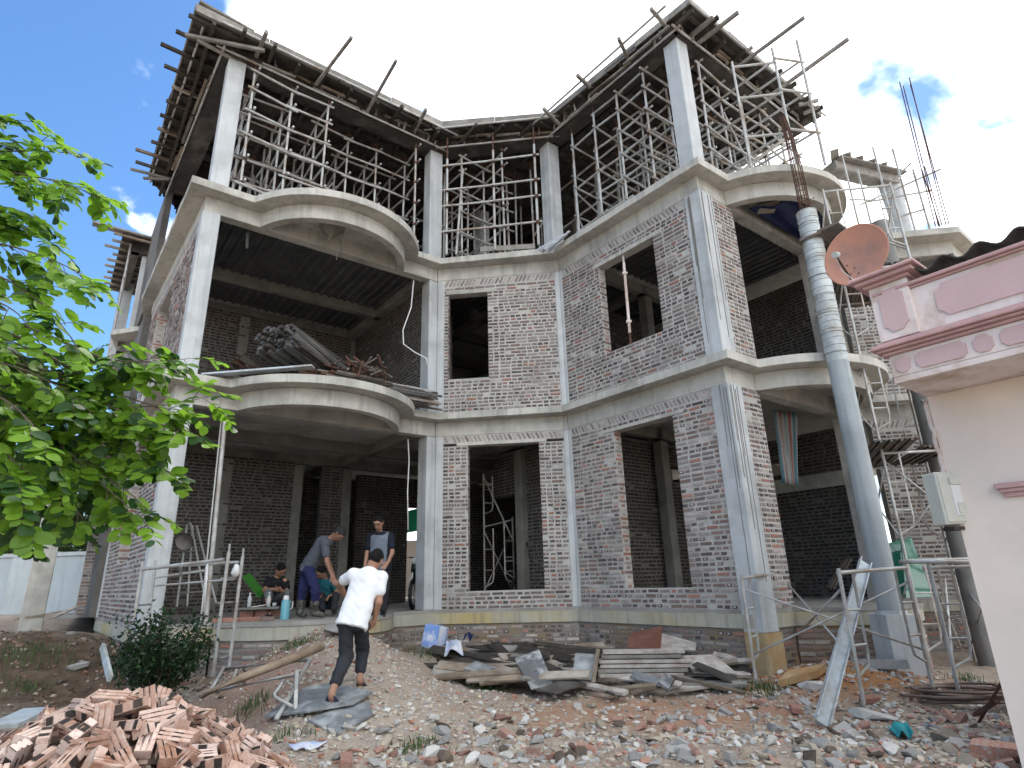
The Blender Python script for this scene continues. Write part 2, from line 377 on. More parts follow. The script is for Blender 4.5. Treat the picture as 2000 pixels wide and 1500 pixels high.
front_outline = [SA] + slabL + [SD, SE, SF] + slabR + [SH, SK, SK2]
back_outline = [Vector((12.5, 23.5)), Vector((-9.5, 25.0)), Vector((-13.6, 20.2)), Vector((-11.1, 15.15)), Vector((-9.95, 14.85)), SA2]
outline = front_outline + back_outline

house = thing('house_under_construction', (1.0, 12.0, -0.9), 'unfinished three-storey house of grey concrete frame and bare brick walls', 'house')
def part(mb, name, mat, bevel=0.0, smooth=False, parent=None, **k):
    return mb.build(name, M[mat] if isinstance(mat, str) else mat, parent or house, smooth=smooth, bevel=bevel, **k)

def wobble(poly, amp, seg=0.25):
    """resample an outline so cast edges are not ruler straight"""
    out = []
    n = len(poly)
    for i in range(n):
        a, b = poly[i], poly[(i + 1) % n]; L = (b - a).length; k = max(1, min(24, int(L / seg)))
        for j in range(k):
            p = a.lerp(b, j / k); q = mnoise.noise(Vector((p.x * 3.1, p.y * 3.1, 0.7))) * amp
            out.append(p + Vector((q, q * 0.6)))
    return out
# floor slabs with their projecting lips (thin edge, dark underside beyond)
for z0, z1 in ((Z2L, Z2T), (Z3L, Z3T)):
    part(MB().prism(wobble(outline, 0.012), z0, z1), 'floor_slab', 'concrete', bevel=0.006)
pm('floor_dusty', (0.36, 0.35, 0.33), (0.28, 0.27, 0.25), 2.0, bump=0.2, c3=(0.22, 0.21, 0.19), scale3=0.8)  # dusty floor, its colour darkened to keep the interior dim
# ground floor slab and porch edge
gf = [pa + offs(pa, pd, 0.05)] + arc(pb, pc, 1.15)[0] + [pd, pe, pf] + arc(pg, phc, 1.1)[0] + [ph, pk, pk2] + back_outline[:-1] + [pa2]
part(MB().prism(wobble(gf, 0.01), -0.06, 0.0), 'floor_slab', 'floor_dusty')

# beams under the slab lips
def beam(p0, p1, z0, z1, t=0.22, mat='concrete'):
    n = offs(p0, p1, 1.0); a, b, c, d = p0, p1, p1 - n * t, p0 - n * t
    return part(MB().prism([a, b, c, d], z0, z1), 'edge_beam', mat, bevel=0.008)
def ring(pts, c, t, z0, z1, name, mat):
    mb = MB(); k = len(pts)
    inn = [c + (p - c) * ((p - c).length - t) / (p - c).length for p in pts]
    vs = [v3(p, z0) for p in pts] + [v3(p, z1) for p in pts] + [v3(p, z1) for p in inn] + [v3(p, z0) for p in inn]
    fs = []
    for i in range(k - 1):
        for q in range(4): fs.append((q * k + i, q * k + i + 1, ((q + 1) % 4) * k + i + 1, ((q + 1) % 4) * k + i))
    fs += [(0, k, 2 * k, 3 * k), (k - 1, 4 * k - 1, 3 * k - 1, 2 * k - 1)]
    mb.add(vs, fs); return part(mb, name, mat, bevel=0.005)
for z0, z1 in ((B2, Z2L), (B3, Z3L)):
    for p0, p1 in ((pa2, pa), (pa, pd), (pd, pe), (pe, pf), (pf, ph), (ph, pk), (pk, pk2)): beam(p0, p1, z0, z1 - 0.001)
    ring(arcL, cL, 0.16, z0 + 0.002, z1 - 0.003, 'curved_beam', 'concrete'); ring(arcR, cR, 0.16, z0 + 0.002, z1 - 0.003, 'curved_beam', 'concrete')
    # inner beams seen under the ceilings
    for (s0, t0), (s1, t1) in (((-4.7, 2.6), (6, 2.6)), ((-0.1, 0.3), (-0.1, 9)), ((-4.7, 4.5), (6.5, 4.5)), ((2.3, -5.2), (2.3, 4)), ((2.3, -2.2), (7.5, -2.2)), ((4.6, -2.2), (4.6, 8)), ((-4.7, 7.5), (9, 7.5)), ((1.8, 1.2), (7, 1.2))):
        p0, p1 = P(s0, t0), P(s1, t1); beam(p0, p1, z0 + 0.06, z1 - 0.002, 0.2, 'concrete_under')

# columns
def column(p, w, d, z0, z1, ang=None, mat='concrete_smooth', name='column', grooves=0):
    """square column whose outer corner or face is laid out by centre p"""
    ux = UU if ang is None else Vector((math.cos(ang), math.sin(ang))); vx = Vector((-ux.y, ux.x))
    q = [p + ux * i * w / 2 + vx * j * d / 2 for i, j in ((-1, -1), (1, -1), (1, 1), (-1, 1))]
    mb = MB().prism(q, z0, z1)
    o = part(mb, name, mat, bevel=0.012)
    return o
aL = math.atan2((pd - pa).y, (pd - pa).x); aR = math.atan2((pg - pf).y, (pg - pf).x)
uL = Vector((math.cos(aL), math.sin(aL))); vL = Vector((-uL.y, uL.x))
uR = Vector((math.cos(aR), math.sin(aR))); vR = Vector((-uR.y, uR.x))
cA = pa + uL * 0.13 + vL * 0.14; cD = pd - uL * 0.06 + vL * 0.20; cF = pf + uR * 0.155 + vR * 0.13; cE = pe + Vector((-0.02, 0.16))
for z0, z1 in ((-0.55, B2), (Z2T, B3)):
    column(cA, 0.30, 0.30, z0, z1, aL)
    column(cD, 0.25, 0.36, max(z0, 0), z1, aL)
for z0, z1 in ((-0.3, B2 - 0.002), (Z2T, B3 - 0.002)):
    c = column(cF, 0.36, 0.34, z0, z1, aR)
    # ridges left by the formwork boards on the corner column
    for i in range(9):
        x = -0.17 + 0.36 * random.random(); zz = z1 - random.uniform(0.0, 0.1); zl = random.uniform(0.8, 3.0)
        p = cF + uR * x - vR * 0.172
        if i % 2: p = cF - uR * 0.182 + vR * (x * 0.8)
        MB().bar(v3(p, max(z0 + 0.3, zz - zl)), v3(p, zz), 0.008, 0.012, Vector((uR.x, uR.y, 0))).build('formwork_ridge', M['concrete_under'], c)
for p, w in ((cA + uL * 0.05, 0.32), (cD + uL * 0.02, 0.33), (cE + Vector((-0.03, 0.1)), 0.33), (cF + uR * 0.02 + vR * 0.03, 0.33), (P(2.3, 1.5), 0.3), (P(6.4, -0.9), 0.3), (P(-4.5, 4.6), 0.3), (P(0, 4.6), 0.3)):
    column(p, w, w, Z3T, ZR, aR if p is not cA else aL)
# inner columns
for s, t in ((-0.1, 4.4), (-3.0, 4.42), (-1.35, 4.42), (2.4, 0.2), (4.6, -2.1), (2.3, 4.5), (-4.6, 4.4), (6.6, -0.6), (1.2, 1.6)):
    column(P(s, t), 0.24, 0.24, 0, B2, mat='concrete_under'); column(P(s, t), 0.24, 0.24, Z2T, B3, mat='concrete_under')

# ------------------------------------------------------------------ brick walls
ALLB = []          # bricks collected for choosing the nearest 300
BL, BH, CO, JT = 0.208, 0.050, 0.0765, 0.025
def spans(s0, s1, ops, z):
    iv = [(s0, s1)]
    for (a, b, za, zb) in ops:
        if za - 0.02 < z < zb + 0.0:
            nv = []
            for (x, y) in iv:
                if b <= x or a >= y: nv.append((x, y)); continue
                if a > x: nv.append((x, a))
                if b < y: nv.append((b, y))
            iv = nv
    return iv
def pick(head, shaded):
    r = random.random()
    if shaded: return 7 if r < 0.45 else 6  # inner walls take the bricks darkened for shade
    if head: return 4 if r < 0.52 else (0 if r < 0.74 else (1 if r < 0.86 else (2 if r < 0.95 else 3)))
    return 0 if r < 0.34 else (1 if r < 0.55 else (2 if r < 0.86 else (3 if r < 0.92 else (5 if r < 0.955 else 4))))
def brick_wall(p0, p1, z0, z1, ops=(), th=0.2, mort='mortar', s_in=(0.0, 0.0), depth=0.0, single=False, name='wall', hdr=0.5, tilt_top=0.0, jamb=True, sub=True, red=0.0):
    """wall body of mortar with every brick of its outer face laid in courses; returns the wall part"""
    p0, p1 = Vector(p0), Vector(p1); d = (p1 - p0).normalized(); n = Vector((d.y, -d.x)); L = (p1 - p0).length
    a0, a1 = s_in[0], L - s_in[1]; f0 = -0.012 - depth       # mortar face set back from the line
    mb = MB()
    zs = sorted({z0, z1} | {z for o in ops for z in o[2:4] if z0 < z < z1})
    for za, zb in zip(zs[:-1], zs[1:]):
        for (x, y) in spans(a0, a1, ops, (za + zb) / 2):
            q = [p0 + d * x + n * f0, p0 + d * y + n * f0, p0 + d * y + n * (f0 - th), p0 + d * x + n * (f0 - th)]
            mb.prism(q, za, zb)
    w = part(mb, name, mort)
    bs = []
    ztop = z1 - tilt_top
    z = z0 + 0.008; ci = 0; run = []
    while z + BH < ztop + 0.005:
        for (x0, x1) in spans(a0 + 0.01, a1 - 0.01, ops, z + BH / 2):
            x = x0; cnt = 0; head = random.random() < hdr
            cnt = random.randint(2, 7) if head else random.randint(1, 4)
            while x < x1 - 0.03:
                ln = 0.098 if head else BL
                ln = min(ln, x1 - x); 
                if ln > 0.035:
                    zz = z + mnoise.noise(Vector((x * 1.3 + p0.x, ci * 0.3, p0.y))) * 0.006
                    mi = pick(head, mort == 'mortar_shaded')
                    if red and random.random() < red: mi = random.choice((1, 3, 1))
                    bs.append((x + ln / 2, zz + BH / 2 + random.uniform(-0.004, 0.004), ln, BH * random.uniform(0.85, 1.05), mi, head, random.uniform(-0.5, 1.0) * 0.005, random.uniform(-0.02, 0.02)))
                x += ln + JT * random.uniform(0.7, 1.6); cnt -= 1
                if cnt <= 0: head = not head if random.random() < 0.75 else head; cnt = random.randint(2, 7) if head else random.randint(1, 4)
        z += CO * random.uniform(0.98, 1.02); ci += 1
    if tilt_top:                                # soldier row of leaning bricks wedged under the beam
        x = a0 + 0.06; ti = random.choice((-1, 1)) * 0.5
        while x < a1 - 0.06:
            if spans(x, x + 0.02, ops, z1 - tilt_top / 2): bs.append((x, z1 - tilt_top / 2, 0.05, tilt_top * 0.92, random.choice((2, 2, 2, 0, 5)), False, -0.004, ti))
            x += random.uniform(0.078, 0.10)
    bs = [b for b in bs if random.random() > 0.03]
    out = []
    for (s, z, ln, hh, mi, head, pr, rot) in bs:
        c = v3(p0 + d * s + n * (f0 + 0.0), z); out.append((c, ln, hh, mi, head, pr, rot, d, n, w))
    if jamb:
        for (a, b, za, zb) in ops:
            for side, sx in ((a, 1), (b, -1)):
                if side <= a0 + 0.02 or side >= a1 - 0.02: continue
                z = max(za, z0) + 0.01; k = 0
                while z + BH < min(zb, ztop):
                    c = v3(p0 + d * side + n * (f0 - th / 2), z + BH / 2)
                    out.append((c, th * 0.96 if k % 2 else th * 0.46, BH, random.choice((1, 2, 3, 1, 5)), False, 0.0, 0.0, -n * sx, d * sx, w)); z += CO; k += 1
    if single: ALLB.extend(out)
    else: bake_bricks(out, w)
    w['tmp'] = 0; del w['tmp']
    return w
def brick_geo(mb, c, ln, hh, mi, head, pr, rot, d, n, at=None):
    pf = 0.008 + pr
    d3, n3, u3 = Vector((d.x, d.y, 0)), Vector((n.x, n.y, 0)), Vector((0, 0, 1))
    if rot: d3, u3 = d3 * math.cos(rot) + u3 * math.sin(rot), u3 * math.cos(rot) - d3 * math.sin(rot)
    ch = 0.005; c = Vector(c)
    bk = [c + d3 * i * ln / 2 + u3 * j * hh / 2 - n3 * 0.004 for i, j in ((-1, -1), (1, -1), (1, 1), (-1, 1))]
    fr = [c + d3 * i * (ln / 2 - ch) + u3 * j * (hh / 2 - ch) + n3 * pf for i, j in ((-1, -1), (1, -1), (1, 1), (-1, 1))]
    mb.add(bk + fr, [(4, 5, 6, 7), (0, 1, 5, 4), (1, 2, 6, 5), (2, 3, 7, 6), (3, 0, 4, 7)], mi)
    if head and mi == 4 and random.random() < 0.38:        # mortar plug in the brick's end
        q = [c + d3 * i * ln * 0.24 + u3 * j * hh * 0.25 + n3 * (pf + 0.003) for i, j in ((-1, -1), (1, -1), (1, 1), (-1, 1))]
        mb.add(q, [(0, 1, 2, 3)], 5)
def bake_bricks(lst, w):
    mb = MB()
    for b in lst: brick_geo(mb, *b[:9])
    if lst:
        o = mb.build('brickwork', [M[x] for x in BRK], w); o['kind'] = 'stuff'

# W2: chamfer wall between the wings
L2w = (pe - pd).length
brick_wall(pd, pe, 0.0, B2, [(0.68, 2.14, 0.32, 3.14), (0, L2w, 3.14, 3.20)], s_in=(0.16, 0.10), tilt_top=0.15, hdr=0.8)
brick_wall(pd, pe, Z2T, B3, [(0.25, 1.14, 4.60, 6.60)], s_in=(0.16, 0.10), tilt_top=0.17, hdr=0.75)
# W3
L3w = (pf - pe).length
brick_wall(pe, pf, 0.0, B2, [(1.18, 2.52, 0.31, 3.08)], s_in=(0.08, 0.27), tilt_top=0.15, hdr=0.6, single=True)
brick_wall(pe, pf, Z2T, B3, [(1.13, 2.54, 4.64, 6.55)], s_in=(0.08, 0.27), tilt_top=0.17, hdr=0.45)
# W4: short pier right of the corner column
LH = (ph - pf).length
brick_wall(pf, ph, 0.0, B2, s_in=(0.33, LH - 0.92), hdr=0.55, single=True); brick_wall(pf, ph, 0.0, B2, s_in=(3.75, 0.1), hdr=0.55)
brick_wall(pf, ph, Z2T, B3, s_in=(0.33, LH - 1.02), hdr=0.6); brick_wall(pf, ph, Z2T, B3, s_in=(3.70, 0.1), hdr=0.6)
# right chamfer wall and the wall beyond it
brick_wall(ph, pk, 0.0, B2, s_in=(0.1, 0.1), tilt_top=0.18, hdr=0.4)
brick_wall(ph, pk, Z2T, B3, [(0.9, 2.3, 4.6, 6.95)], s_in=(0.1, 0.1), hdr=0.4)
brick_wall(pk, pk2, Z2T, B3, [(1.0, 2.0, 4.4, 6.6)], s_in=(0.1, 0.1), hdr=0.4)
brick_wall(pk, pk2, 0.0, B2, s_in=(0.1, 0.1), hdr=0.4)
# left side wall
brick_wall(pa2, pa, 0.0, B2, [(1.6, 3.2, 1.0, 3.36)], s_in=(0.15, 0.28), hdr=0.4)
brick_wall(pa2, pa, Z2T, B3, [(1.2, 3.0, 4.6, 6.6)], s_in=(0.15, 0.28), hdr=0.4, tilt_top=0.2)
# plinth of older brick under the floor band, and the cast band itself
def plinth(p0, p1, si=(0, 0), **k):
    p0, p1 = Vector(p0), Vector(p1); d = (p1 - p0).normalized(); n = Vector((d.y, -d.x)); L = (p1 - p0).length
    a, b = p0 + d * si[0], p1 - d * si[1]
    part(MB().prism([a + n * 0.02, b + n * 0.02, b - n * 0.25, a - n * 0.25], -0.25, -0.061), 'floor_band', 'band')
    brick_wall(a, b, -1.35, -0.25, mort='mortar_dark', hdr=0.35, **k)
pm('band', (0.44, 0.435, 0.37), (0.36, 0.35, 0.30), 3.0, bump=0.4, bscale=30, c3=(0.46, 0.37, 0.17), scale3=0.55, streak=0.6)
pm('stained', (0.47, 0.40, 0.25), (0.42, 0.26, 0.12), 2.0, bump=0.4, bscale=30, c3=(0.36, 0.17, 0.06), scale3=1.3, streak=0.5)
plinth(pd, pe); plinth(pe, pf, (0, 0.05), single=False, red=0.1); plinth(pf, pg, red=0.4); plinth(ph, pk, (0.05, 0)); plinth(pk, pk2)
plinth(pa2, pa)
part(MB().prism([cF + uR * i + vR * j for i, j in ((-0.2, -0.19), (0.2, -0.19), (0.2, 0.15), (-0.2, 0.15))], -1.3, -0.3), 'column_foot', 'stained')
for pts, c in ((arc(pb, pc, 1.13)[0], cL), (arc(pg, phc, 1.08)[0], cR)):
    ring(pts, c, 0.2, -0.25, -0.062, 'floor_band', 'band')
    for i in range(0, len(pts) - 1):
        brick_wall(pts[i], pts[i + 1], -1.35, -0.25, mort='mortar_dark', hdr=0.1, jamb=False, depth=0.02, red=0.5 if c is cR else 0.0)
plinth(pa, pb); plinth(pc, pd); plinth(phc, ph)

# inner walls: back of the loggia on both storeys
KW = dict(mort='mortar_shaded', hdr=0.3, jamb=False)
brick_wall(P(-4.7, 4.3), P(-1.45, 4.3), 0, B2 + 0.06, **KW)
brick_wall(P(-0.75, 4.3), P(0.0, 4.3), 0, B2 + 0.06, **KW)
brick_wall(P(-4.7, 4.3), P(-0.1, 4.3), Z2T, B3 + 0.06, [(2.75, 4.2, 3.7, 6.2)], mort='mortar_shaded', hdr=0.3)
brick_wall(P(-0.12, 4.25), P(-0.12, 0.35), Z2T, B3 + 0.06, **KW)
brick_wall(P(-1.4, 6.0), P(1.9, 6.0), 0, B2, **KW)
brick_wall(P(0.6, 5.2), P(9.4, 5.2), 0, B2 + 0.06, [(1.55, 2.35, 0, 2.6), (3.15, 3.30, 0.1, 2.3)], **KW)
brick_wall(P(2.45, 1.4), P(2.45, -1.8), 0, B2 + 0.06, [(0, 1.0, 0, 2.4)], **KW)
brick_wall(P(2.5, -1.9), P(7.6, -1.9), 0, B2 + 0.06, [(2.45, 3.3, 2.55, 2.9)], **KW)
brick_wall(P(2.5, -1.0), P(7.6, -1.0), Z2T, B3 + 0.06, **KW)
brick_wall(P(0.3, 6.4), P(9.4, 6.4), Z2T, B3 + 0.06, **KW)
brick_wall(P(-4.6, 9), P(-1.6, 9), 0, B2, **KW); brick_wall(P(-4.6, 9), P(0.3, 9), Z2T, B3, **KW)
def plain_wall(p0, p1, z0, z1): part(MB().prism([p0, p1, p1 + offs(p0, p1, -0.15), p0 + offs(p0, p1, -0.15)], z0, z1), 'wall', 'mortar_shaded')
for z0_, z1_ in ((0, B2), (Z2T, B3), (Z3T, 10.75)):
    plain_wall(P(9.5, -0.6), P(9.5, 7), z0_, z1_); plain_wall(P(-4.9, 5.6), P(-4.9, 9.2), z0_, z1_)  # unseen side walls, added to cut light leaking in
plain_wall(P(-4.8, 9.5), P(9.4, 9.5), Z3T, 10.75); plain_wall(P(4.9, 6.5), P(4.9, 0.5), Z3T, 10.75)  # unseen rear walls, added so the top storey stays dark
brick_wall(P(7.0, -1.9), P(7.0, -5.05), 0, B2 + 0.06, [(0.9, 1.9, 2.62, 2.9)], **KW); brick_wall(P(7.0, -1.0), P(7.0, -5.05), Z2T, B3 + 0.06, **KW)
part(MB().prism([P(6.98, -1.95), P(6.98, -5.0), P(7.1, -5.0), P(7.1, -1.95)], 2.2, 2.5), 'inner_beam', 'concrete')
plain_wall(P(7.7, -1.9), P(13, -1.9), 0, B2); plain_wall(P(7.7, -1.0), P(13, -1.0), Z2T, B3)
# concrete joints where walls meet, lintels over the openings
def strip(p, w, z0, z1, d, n, name='wall_joint', mat='concrete_smooth', pr=0.012):
    mb = MB().prism([p - d * w / 2 + n * pr, p + d * w / 2 + n * pr, p + d * w / 2 - n * 0.18, p - d * w / 2 - n * 0.18], z0, z1); return part(mb, name, mat, bevel=0.006)
d23 = (pe - pd).normalized(); n23 = Vector((d23.y, -d23.x)); d34 = (pf - pe).normalized(); n34 = Vector((d34.y, -d34.x))
for z0, z1 in ((0.002, B2 - 0.003), (Z2T + 0.002, B3 - 0.003)):
    strip(pe - d23 * 0.05, 0.10, z0, z1, d23, n23); strip(pe + d34 * 0.035, 0.07, z0, z1, d34, n34, pr=0.002)
    strip(pd + d23 * 0.09, 0.15, z0, z1, d23, n23, pr=0.0)
def lintel(p, d, n, s0, s1, z0, z1):
    mb = MB().prism([p + d * s0 + n * 0.004, p + d * s1 + n * 0.004, p + d * s1 - n * 0.21, p + d * s0 - n * 0.21], z0, z1); part(mb, 'lintel', 'concrete', bevel=0.006)
lintel(pd, d23, n23, 0.45, 2.3, 3.142, 3.205); lintel(pe, d34, n34, 0.95, 2.75, 3.082, 3.15)
lintel(pd, d23, n23, 0.2, 1.35, 6.602, 6.68); lintel(pe, d34, n34, 0.98, 2.75, 6.552, 6.64)
# the nearest 300 single-laid bricks become parts of their own walls, the rest one brickwork part per wall
camp = Vector((0, 0, CAM_Z))
ALLB.sort(key=lambda b: -(b[1] * b[2]) * max(0.05, (camp - b[0]).normalized().dot(Vector((b[8].x, b[8].y, 0)))) / (camp - b[0]).length_squared)
near, rest = ALLB[:300], ALLB[300:]
CACHE = {}
for (c, ln, hh, mi, head, pr, rot, d, n, w) in near:
    key = (head, mi, random.randint(0, 2), round(ln, 2))
    if key not in CACHE:
        mb = MB(); brick_geo(mb, Vector((0, 0, 0)), ln, 0.061, mi, head, 0.004, 0.0, Vector((1, 0)), Vector((0, -1))); CACHE[key] = mb.mesh('brick', [M[x] for x in BRK])
    o = bpy.data.objects.new('brick', CACHE[key]); COL.objects.link(o); o.parent = w
    o.location = Vector(c) - ORG[w.name] + Vector((n.x, n.y, 0)) * (pr - 0.004); o.rotation_euler = (0, -rot * 1.0, math.atan2(d.y, d.x)); o.scale = (1, 1, hh / 0.061)
byw = {}
for b in rest: byw.setdefault(b[9].name, []).append(b)
for k_, l_ in byw.items(): bake_bricks(l_, l_[0][9])

# corrugated metal decking left under the first-floor ceiling
pm('decking', (0.12, 0.122, 0.125), (0.075, 0.077, 0.08), 2.5, rough=0.55, bump=0.05, metal=0.3, spec=0.4)
def decking(s0, s1, t0, t1, z, mat='decking', pitch=0.2):
    mb = MB(); k = int((s1 - s0) / pitch)
    for i in range(k):
        a = s0 + i * pitch; sec = ((a, 0), (a + pitch * 0.55, 0), (a + pitch * 0.68, -0.045), (a + pitch * 0.87, -0.045), (a + pitch, 0))
        for (x0, q0), (x1, q1) in zip(sec[:-1], sec[1:]):
            mb.add([v3(P(x0, t0), z + q0), v3(P(x1, t0), z + q1), v3(P(x1, t1), z + q1), v3(P(x0, t1), z + q0)], [(0, 3, 2, 1)])
    return part(mb, 'corrugated_decking', mat)
decking(-4.7, -0.2, 0.25, 2.58, Z3L - 0.02); decking(-4.7, -0.2, 2.82, 4.25, Z3L - 0.02)
decking(0.2, 2.2, 0.3, 4.3, Z3L - 0.02); decking(2.6, 6.8, -5.1, -2.4, Z3L - 0.02); decking(2.2, 6.8, -2.0, 1.0, Z3L - 0.02)

# ------------------------------------------------------------------ roof formwork on shoring scaffold
pm('galv', (0.52, 0.53, 0.52), (0.36, 0.36, 0.35), 6, rough=0.5, bump=0.05, metal=0.25, spec=0.5, c3=(0.30, 0.24, 0.19), scale3=2.2, streak=0.2)
pm('rust', (0.12, 0.062, 0.042), (0.075, 0.042, 0.032), 14, rough=0.9, bump=0.4, bscale=60)
pm('plyfilm', (0.035, 0.031, 0.029), (0.065, 0.057, 0.052), 3, rough=0.6, bump=0.1, c3=(0.12, 0.11, 0.10), scale3=1.6, streak=0.3)
pm('timber', (0.25, 0.20, 0.15), (0.15, 0.12, 0.09), 5, rough=0.9, bump=0.3, bscale=40, c3=(0.33, 0.30, 0.26), scale3=2.0, rnd=0.25)
pm('timber_grey', (0.29, 0.275, 0.25), (0.18, 0.17, 0.155), 5, rough=0.9, bump=0.3, bscale=40, rnd=0.25)
pm('timber_dark', (0.065, 0.056, 0.047), (0.036, 0.031, 0.027), 5, rough=0.9, bump=0.2, bscale=40, rnd=0.3)
pm('coupler', (0.05, 0.042, 0.038), (0.15, 0.07, 0.04), 12, rough=0.8, bump=0.2)

RA, RD, RE, RF, RH = [Vector(p) for p in ((-5.72, 8.32), (-1.5, 11.56), (1.03, 11.36), (3.58, 8.5), (7.56, 11.55))]
RB = RH + VV * 4.5; RA2 = RA + VV * 6.0
roof = thing('roof_formwork', (0.0, 12.0, 10.5), 'dark plywood and batten roof formwork overhanging the top storey', 'formwork')
zd = 10.80
deck_poly = [RA, RD, RE, RF, RH, RB, Vector((4.9, 24)), Vector((-9.5, 24)), RA2]
MB().prism(wobble(deck_poly, 0.05, 0.5), zd, zd + 0.05).build('deck', M['plyfilm'], roof)
# vertical edge boards, ragged: separate sheets of different height along every edge
def edge_boards(p0, p1, zb, h, thick=0.025, off=0.0, mat='plyfilm', seg=1.22):
    L = (p1 - p0).length; d = (p1 - p0).normalized(); n = Vector((d.y, -d.x)); k = max(1, round(L / seg))
    for i in range(k):
        a, b = i * L / k + 0.004, (i + 1) * L / k - 0.004; hh = h * random.uniform(0.85, 1.12); o = off + random.uniform(-0.01, 0.02)
        q0, q1 = p0 + d * a + n * o, p0 + d * b + n * o
        MB().prism([q0, q1, q1 - n * thick, q0 - n * thick], zb + random.uniform(-0.02, 0.02), zb + hh).build('edge_board', M[mat], roof)
for p0, p1 in ((RA2, RA), (RA, RD), (RD, RE), (RE, RF), (RF, RH)):
    edge_boards(p0, p1, zd - 0.02, 0.17, off=0.015, mat='timber_grey')
# box forms of the edge beams over the column line
for p0, p1 in ((pa2, pa), (pa, pd), (pd, pe), (pe, pf), (pf, ph)):
    edge_boards(p0, p1, ZR, 0.31, off=0.06)
    d = (p1 - p0).normalized(); n = Vector((d.y, -d.x))
    MB().prism([p0 + n * 0.06, p1 + n * 0.06, p1 - n * 0.32, p0 - n * 0.32], ZR + 0.002, ZR + 0.03).build('beam_soffit_board', M['plyfilm'], roof)
    for zz, oo, r_ in ((ZR + 0.03, 0.12, 0.024), (zd - 0.06, (RA - pa).length * 0.62, 0.024)):
        a = p0 + n * oo; b = p1 + n * oo
        MB().tube(v3(a - d * 0.25, zz), v3(b + d * 0.2, zz - 0.01), r_, 8).build('edge_tube', M['galv'], roof)
    k = int((p1 - p0).length / 0.28)
    for i in range(k):          # short studs and wedges nailed to the beam side
        s = (i + random.random()) / k; q = p0.lerp(p1, s) + n * random.uniform(0.09, 0.16)
        if random.random() < 0.7:
            l = random.uniform(0.12, 0.32); z = ZR + random.uniform(-0.02, 0.12)
            MB().bar(v3(q, z), v3(q + d * random.uniform(-0.08, 0.08), z + l), 0.045, 0.03, v3(n, 0)).build('stud', M[random.choice(('timber', 'timber_dark', 'timber_grey'))], roof)
    for i in range(int((p1 - p0).length / 0.9)):   # loose battens lying along the edge
        s = random.uniform(0.05, 0.75) * (p1 - p0).length; l = random.uniform(0.5, 1.4); z = ZR + random.uniform(0.0, 0.24)
        q = p0 + d * s + n * random.uniform(0.10, 0.2)
        MB().bar(v3(q, z), v3(q + d * l, z + random.uniform(-0.05, 0.05)), 0.04, 0.05, v3(n, 0)).build('batten', M[random.choice(('timber_grey', 'timber'))], roof)
# joists under the deck, in timber darkened to carry the underside's shade
def inside(p, poly):
    c = False; n = len(poly)
    for i in range(n):
        a, b = poly[i], poly[(i + 1) % n]
        if (a.y > p.y) != (b.y > p.y) and p.x < (b.x - a.x) * (p.y - a.y) / (b.y - a.y) + a.x: c = not c
    return c
def clipline(q, d, poly, L=20, st=0.05):
    k = [i * st for i in range(int(-L / st), int(L / st)) if inside(q + d * (i * st), poly)]
    return (k[0], k[-1]) if k else None
t = -6.2
while t < 9:                       # bearers along u
    r = clipline(P(0, t), UU, deck_poly)
    if r and r[1] - r[0] > 0.6:
        x = r[0]
        while x < r[1] - 0.3:
            e = min(r[1], x + random.uniform(2.2, 3.6))
            MB().bar(v3(P(x, t), zd - 0.045), v3(P(e, t + random.uniform(-0.06, 0.06)), zd - 0.045), 0.06, 0.085).build('joist', M['timber_dark'], roof)
            x = e + 0.03
    t += random.uniform(0.34, 0.46)
s = -6.3
while s < 7.2:                     # ledgers along v, their ends sticking out past the edge
    r = clipline(P(s, 0), VV, deck_poly)
    if r:
        o = random.choice((0.05, 0.12, 0.25, 0.0)); e = min(r[1], 8)
        if e > r[0] + 0.5: MB().bar(v3(P(s, r[0] - o), zd - 0.135), v3(P(s + random.uniform(-0.05, 0.05), e), zd - 0.135), 0.06, 0.09).build('bearer', M['timber_dark'], roof)
    s += random.uniform(0.5, 0.66)
for t in np.arange(0.1, 5.6, 0.52):   # batten ends over the left gable side
    q = RA + VV * t; o = random.choice((0.05, 0.1, 0.2, 0.32, 0.02)) + random.uniform(0, 0.1)
    MB().bar(v3(q - UU * o, zd - 0.1 + random.uniform(-0.03, 0.03)), v3(q + UU * 0.8, zd - 0.1), 0.055, 0.07).build('batten', M[random.choice(('timber', 'timber_dark', 'timber_dark'))], roof)
# long poles left sticking out over the edges
for (a, b, z, w) in (((500, 110), (521, 62), 10.72, 0.07), ((617, 165), (687, 73), 10.62, 0.055), ((715, 222), (774, 118), 10.62, 0.055), ((806, 264), (832, 214), 10.65, 0.06),
                  ((1300, 50), (1271, 17), 10.75, 0.06), ((1232, 125), (1208, 75), 10.75, 0.06), ((1152, 170), (1127, 147), 10.7, 0.06), ((1095, 245), (1061, 212), 10.6, 0.06),
                  ((1338, 80), (1393, 34), 10.65, 0.065), ((1359, 88), (1442, 24), 10.55, 0.06), ((1425, 142), (1571, 34), 10.4, 0.05), ((1500, 190), (1657, 76), 10.2, 0.055), ((1440, 110), (1470, 92), 10.7, 0.05), ((1560, 205), (1598, 196), 10.6, 0.06), ((1570, 222), (1600, 208), 10.55, 0.06),
                  ((362, 68), (517, 99), 10.55, 0.055), ((385, 78), (560, 170), 10.5, 0.05), ((255, 330), (335, 350), 10.55, 0.05), ((280, 348), (330, 350), 10.5, 0.05)):
    MB().bar(atz(*a, z), atz(*b, z), w, w * 1.2).build('projecting_pole', M['timber_grey'], roof)
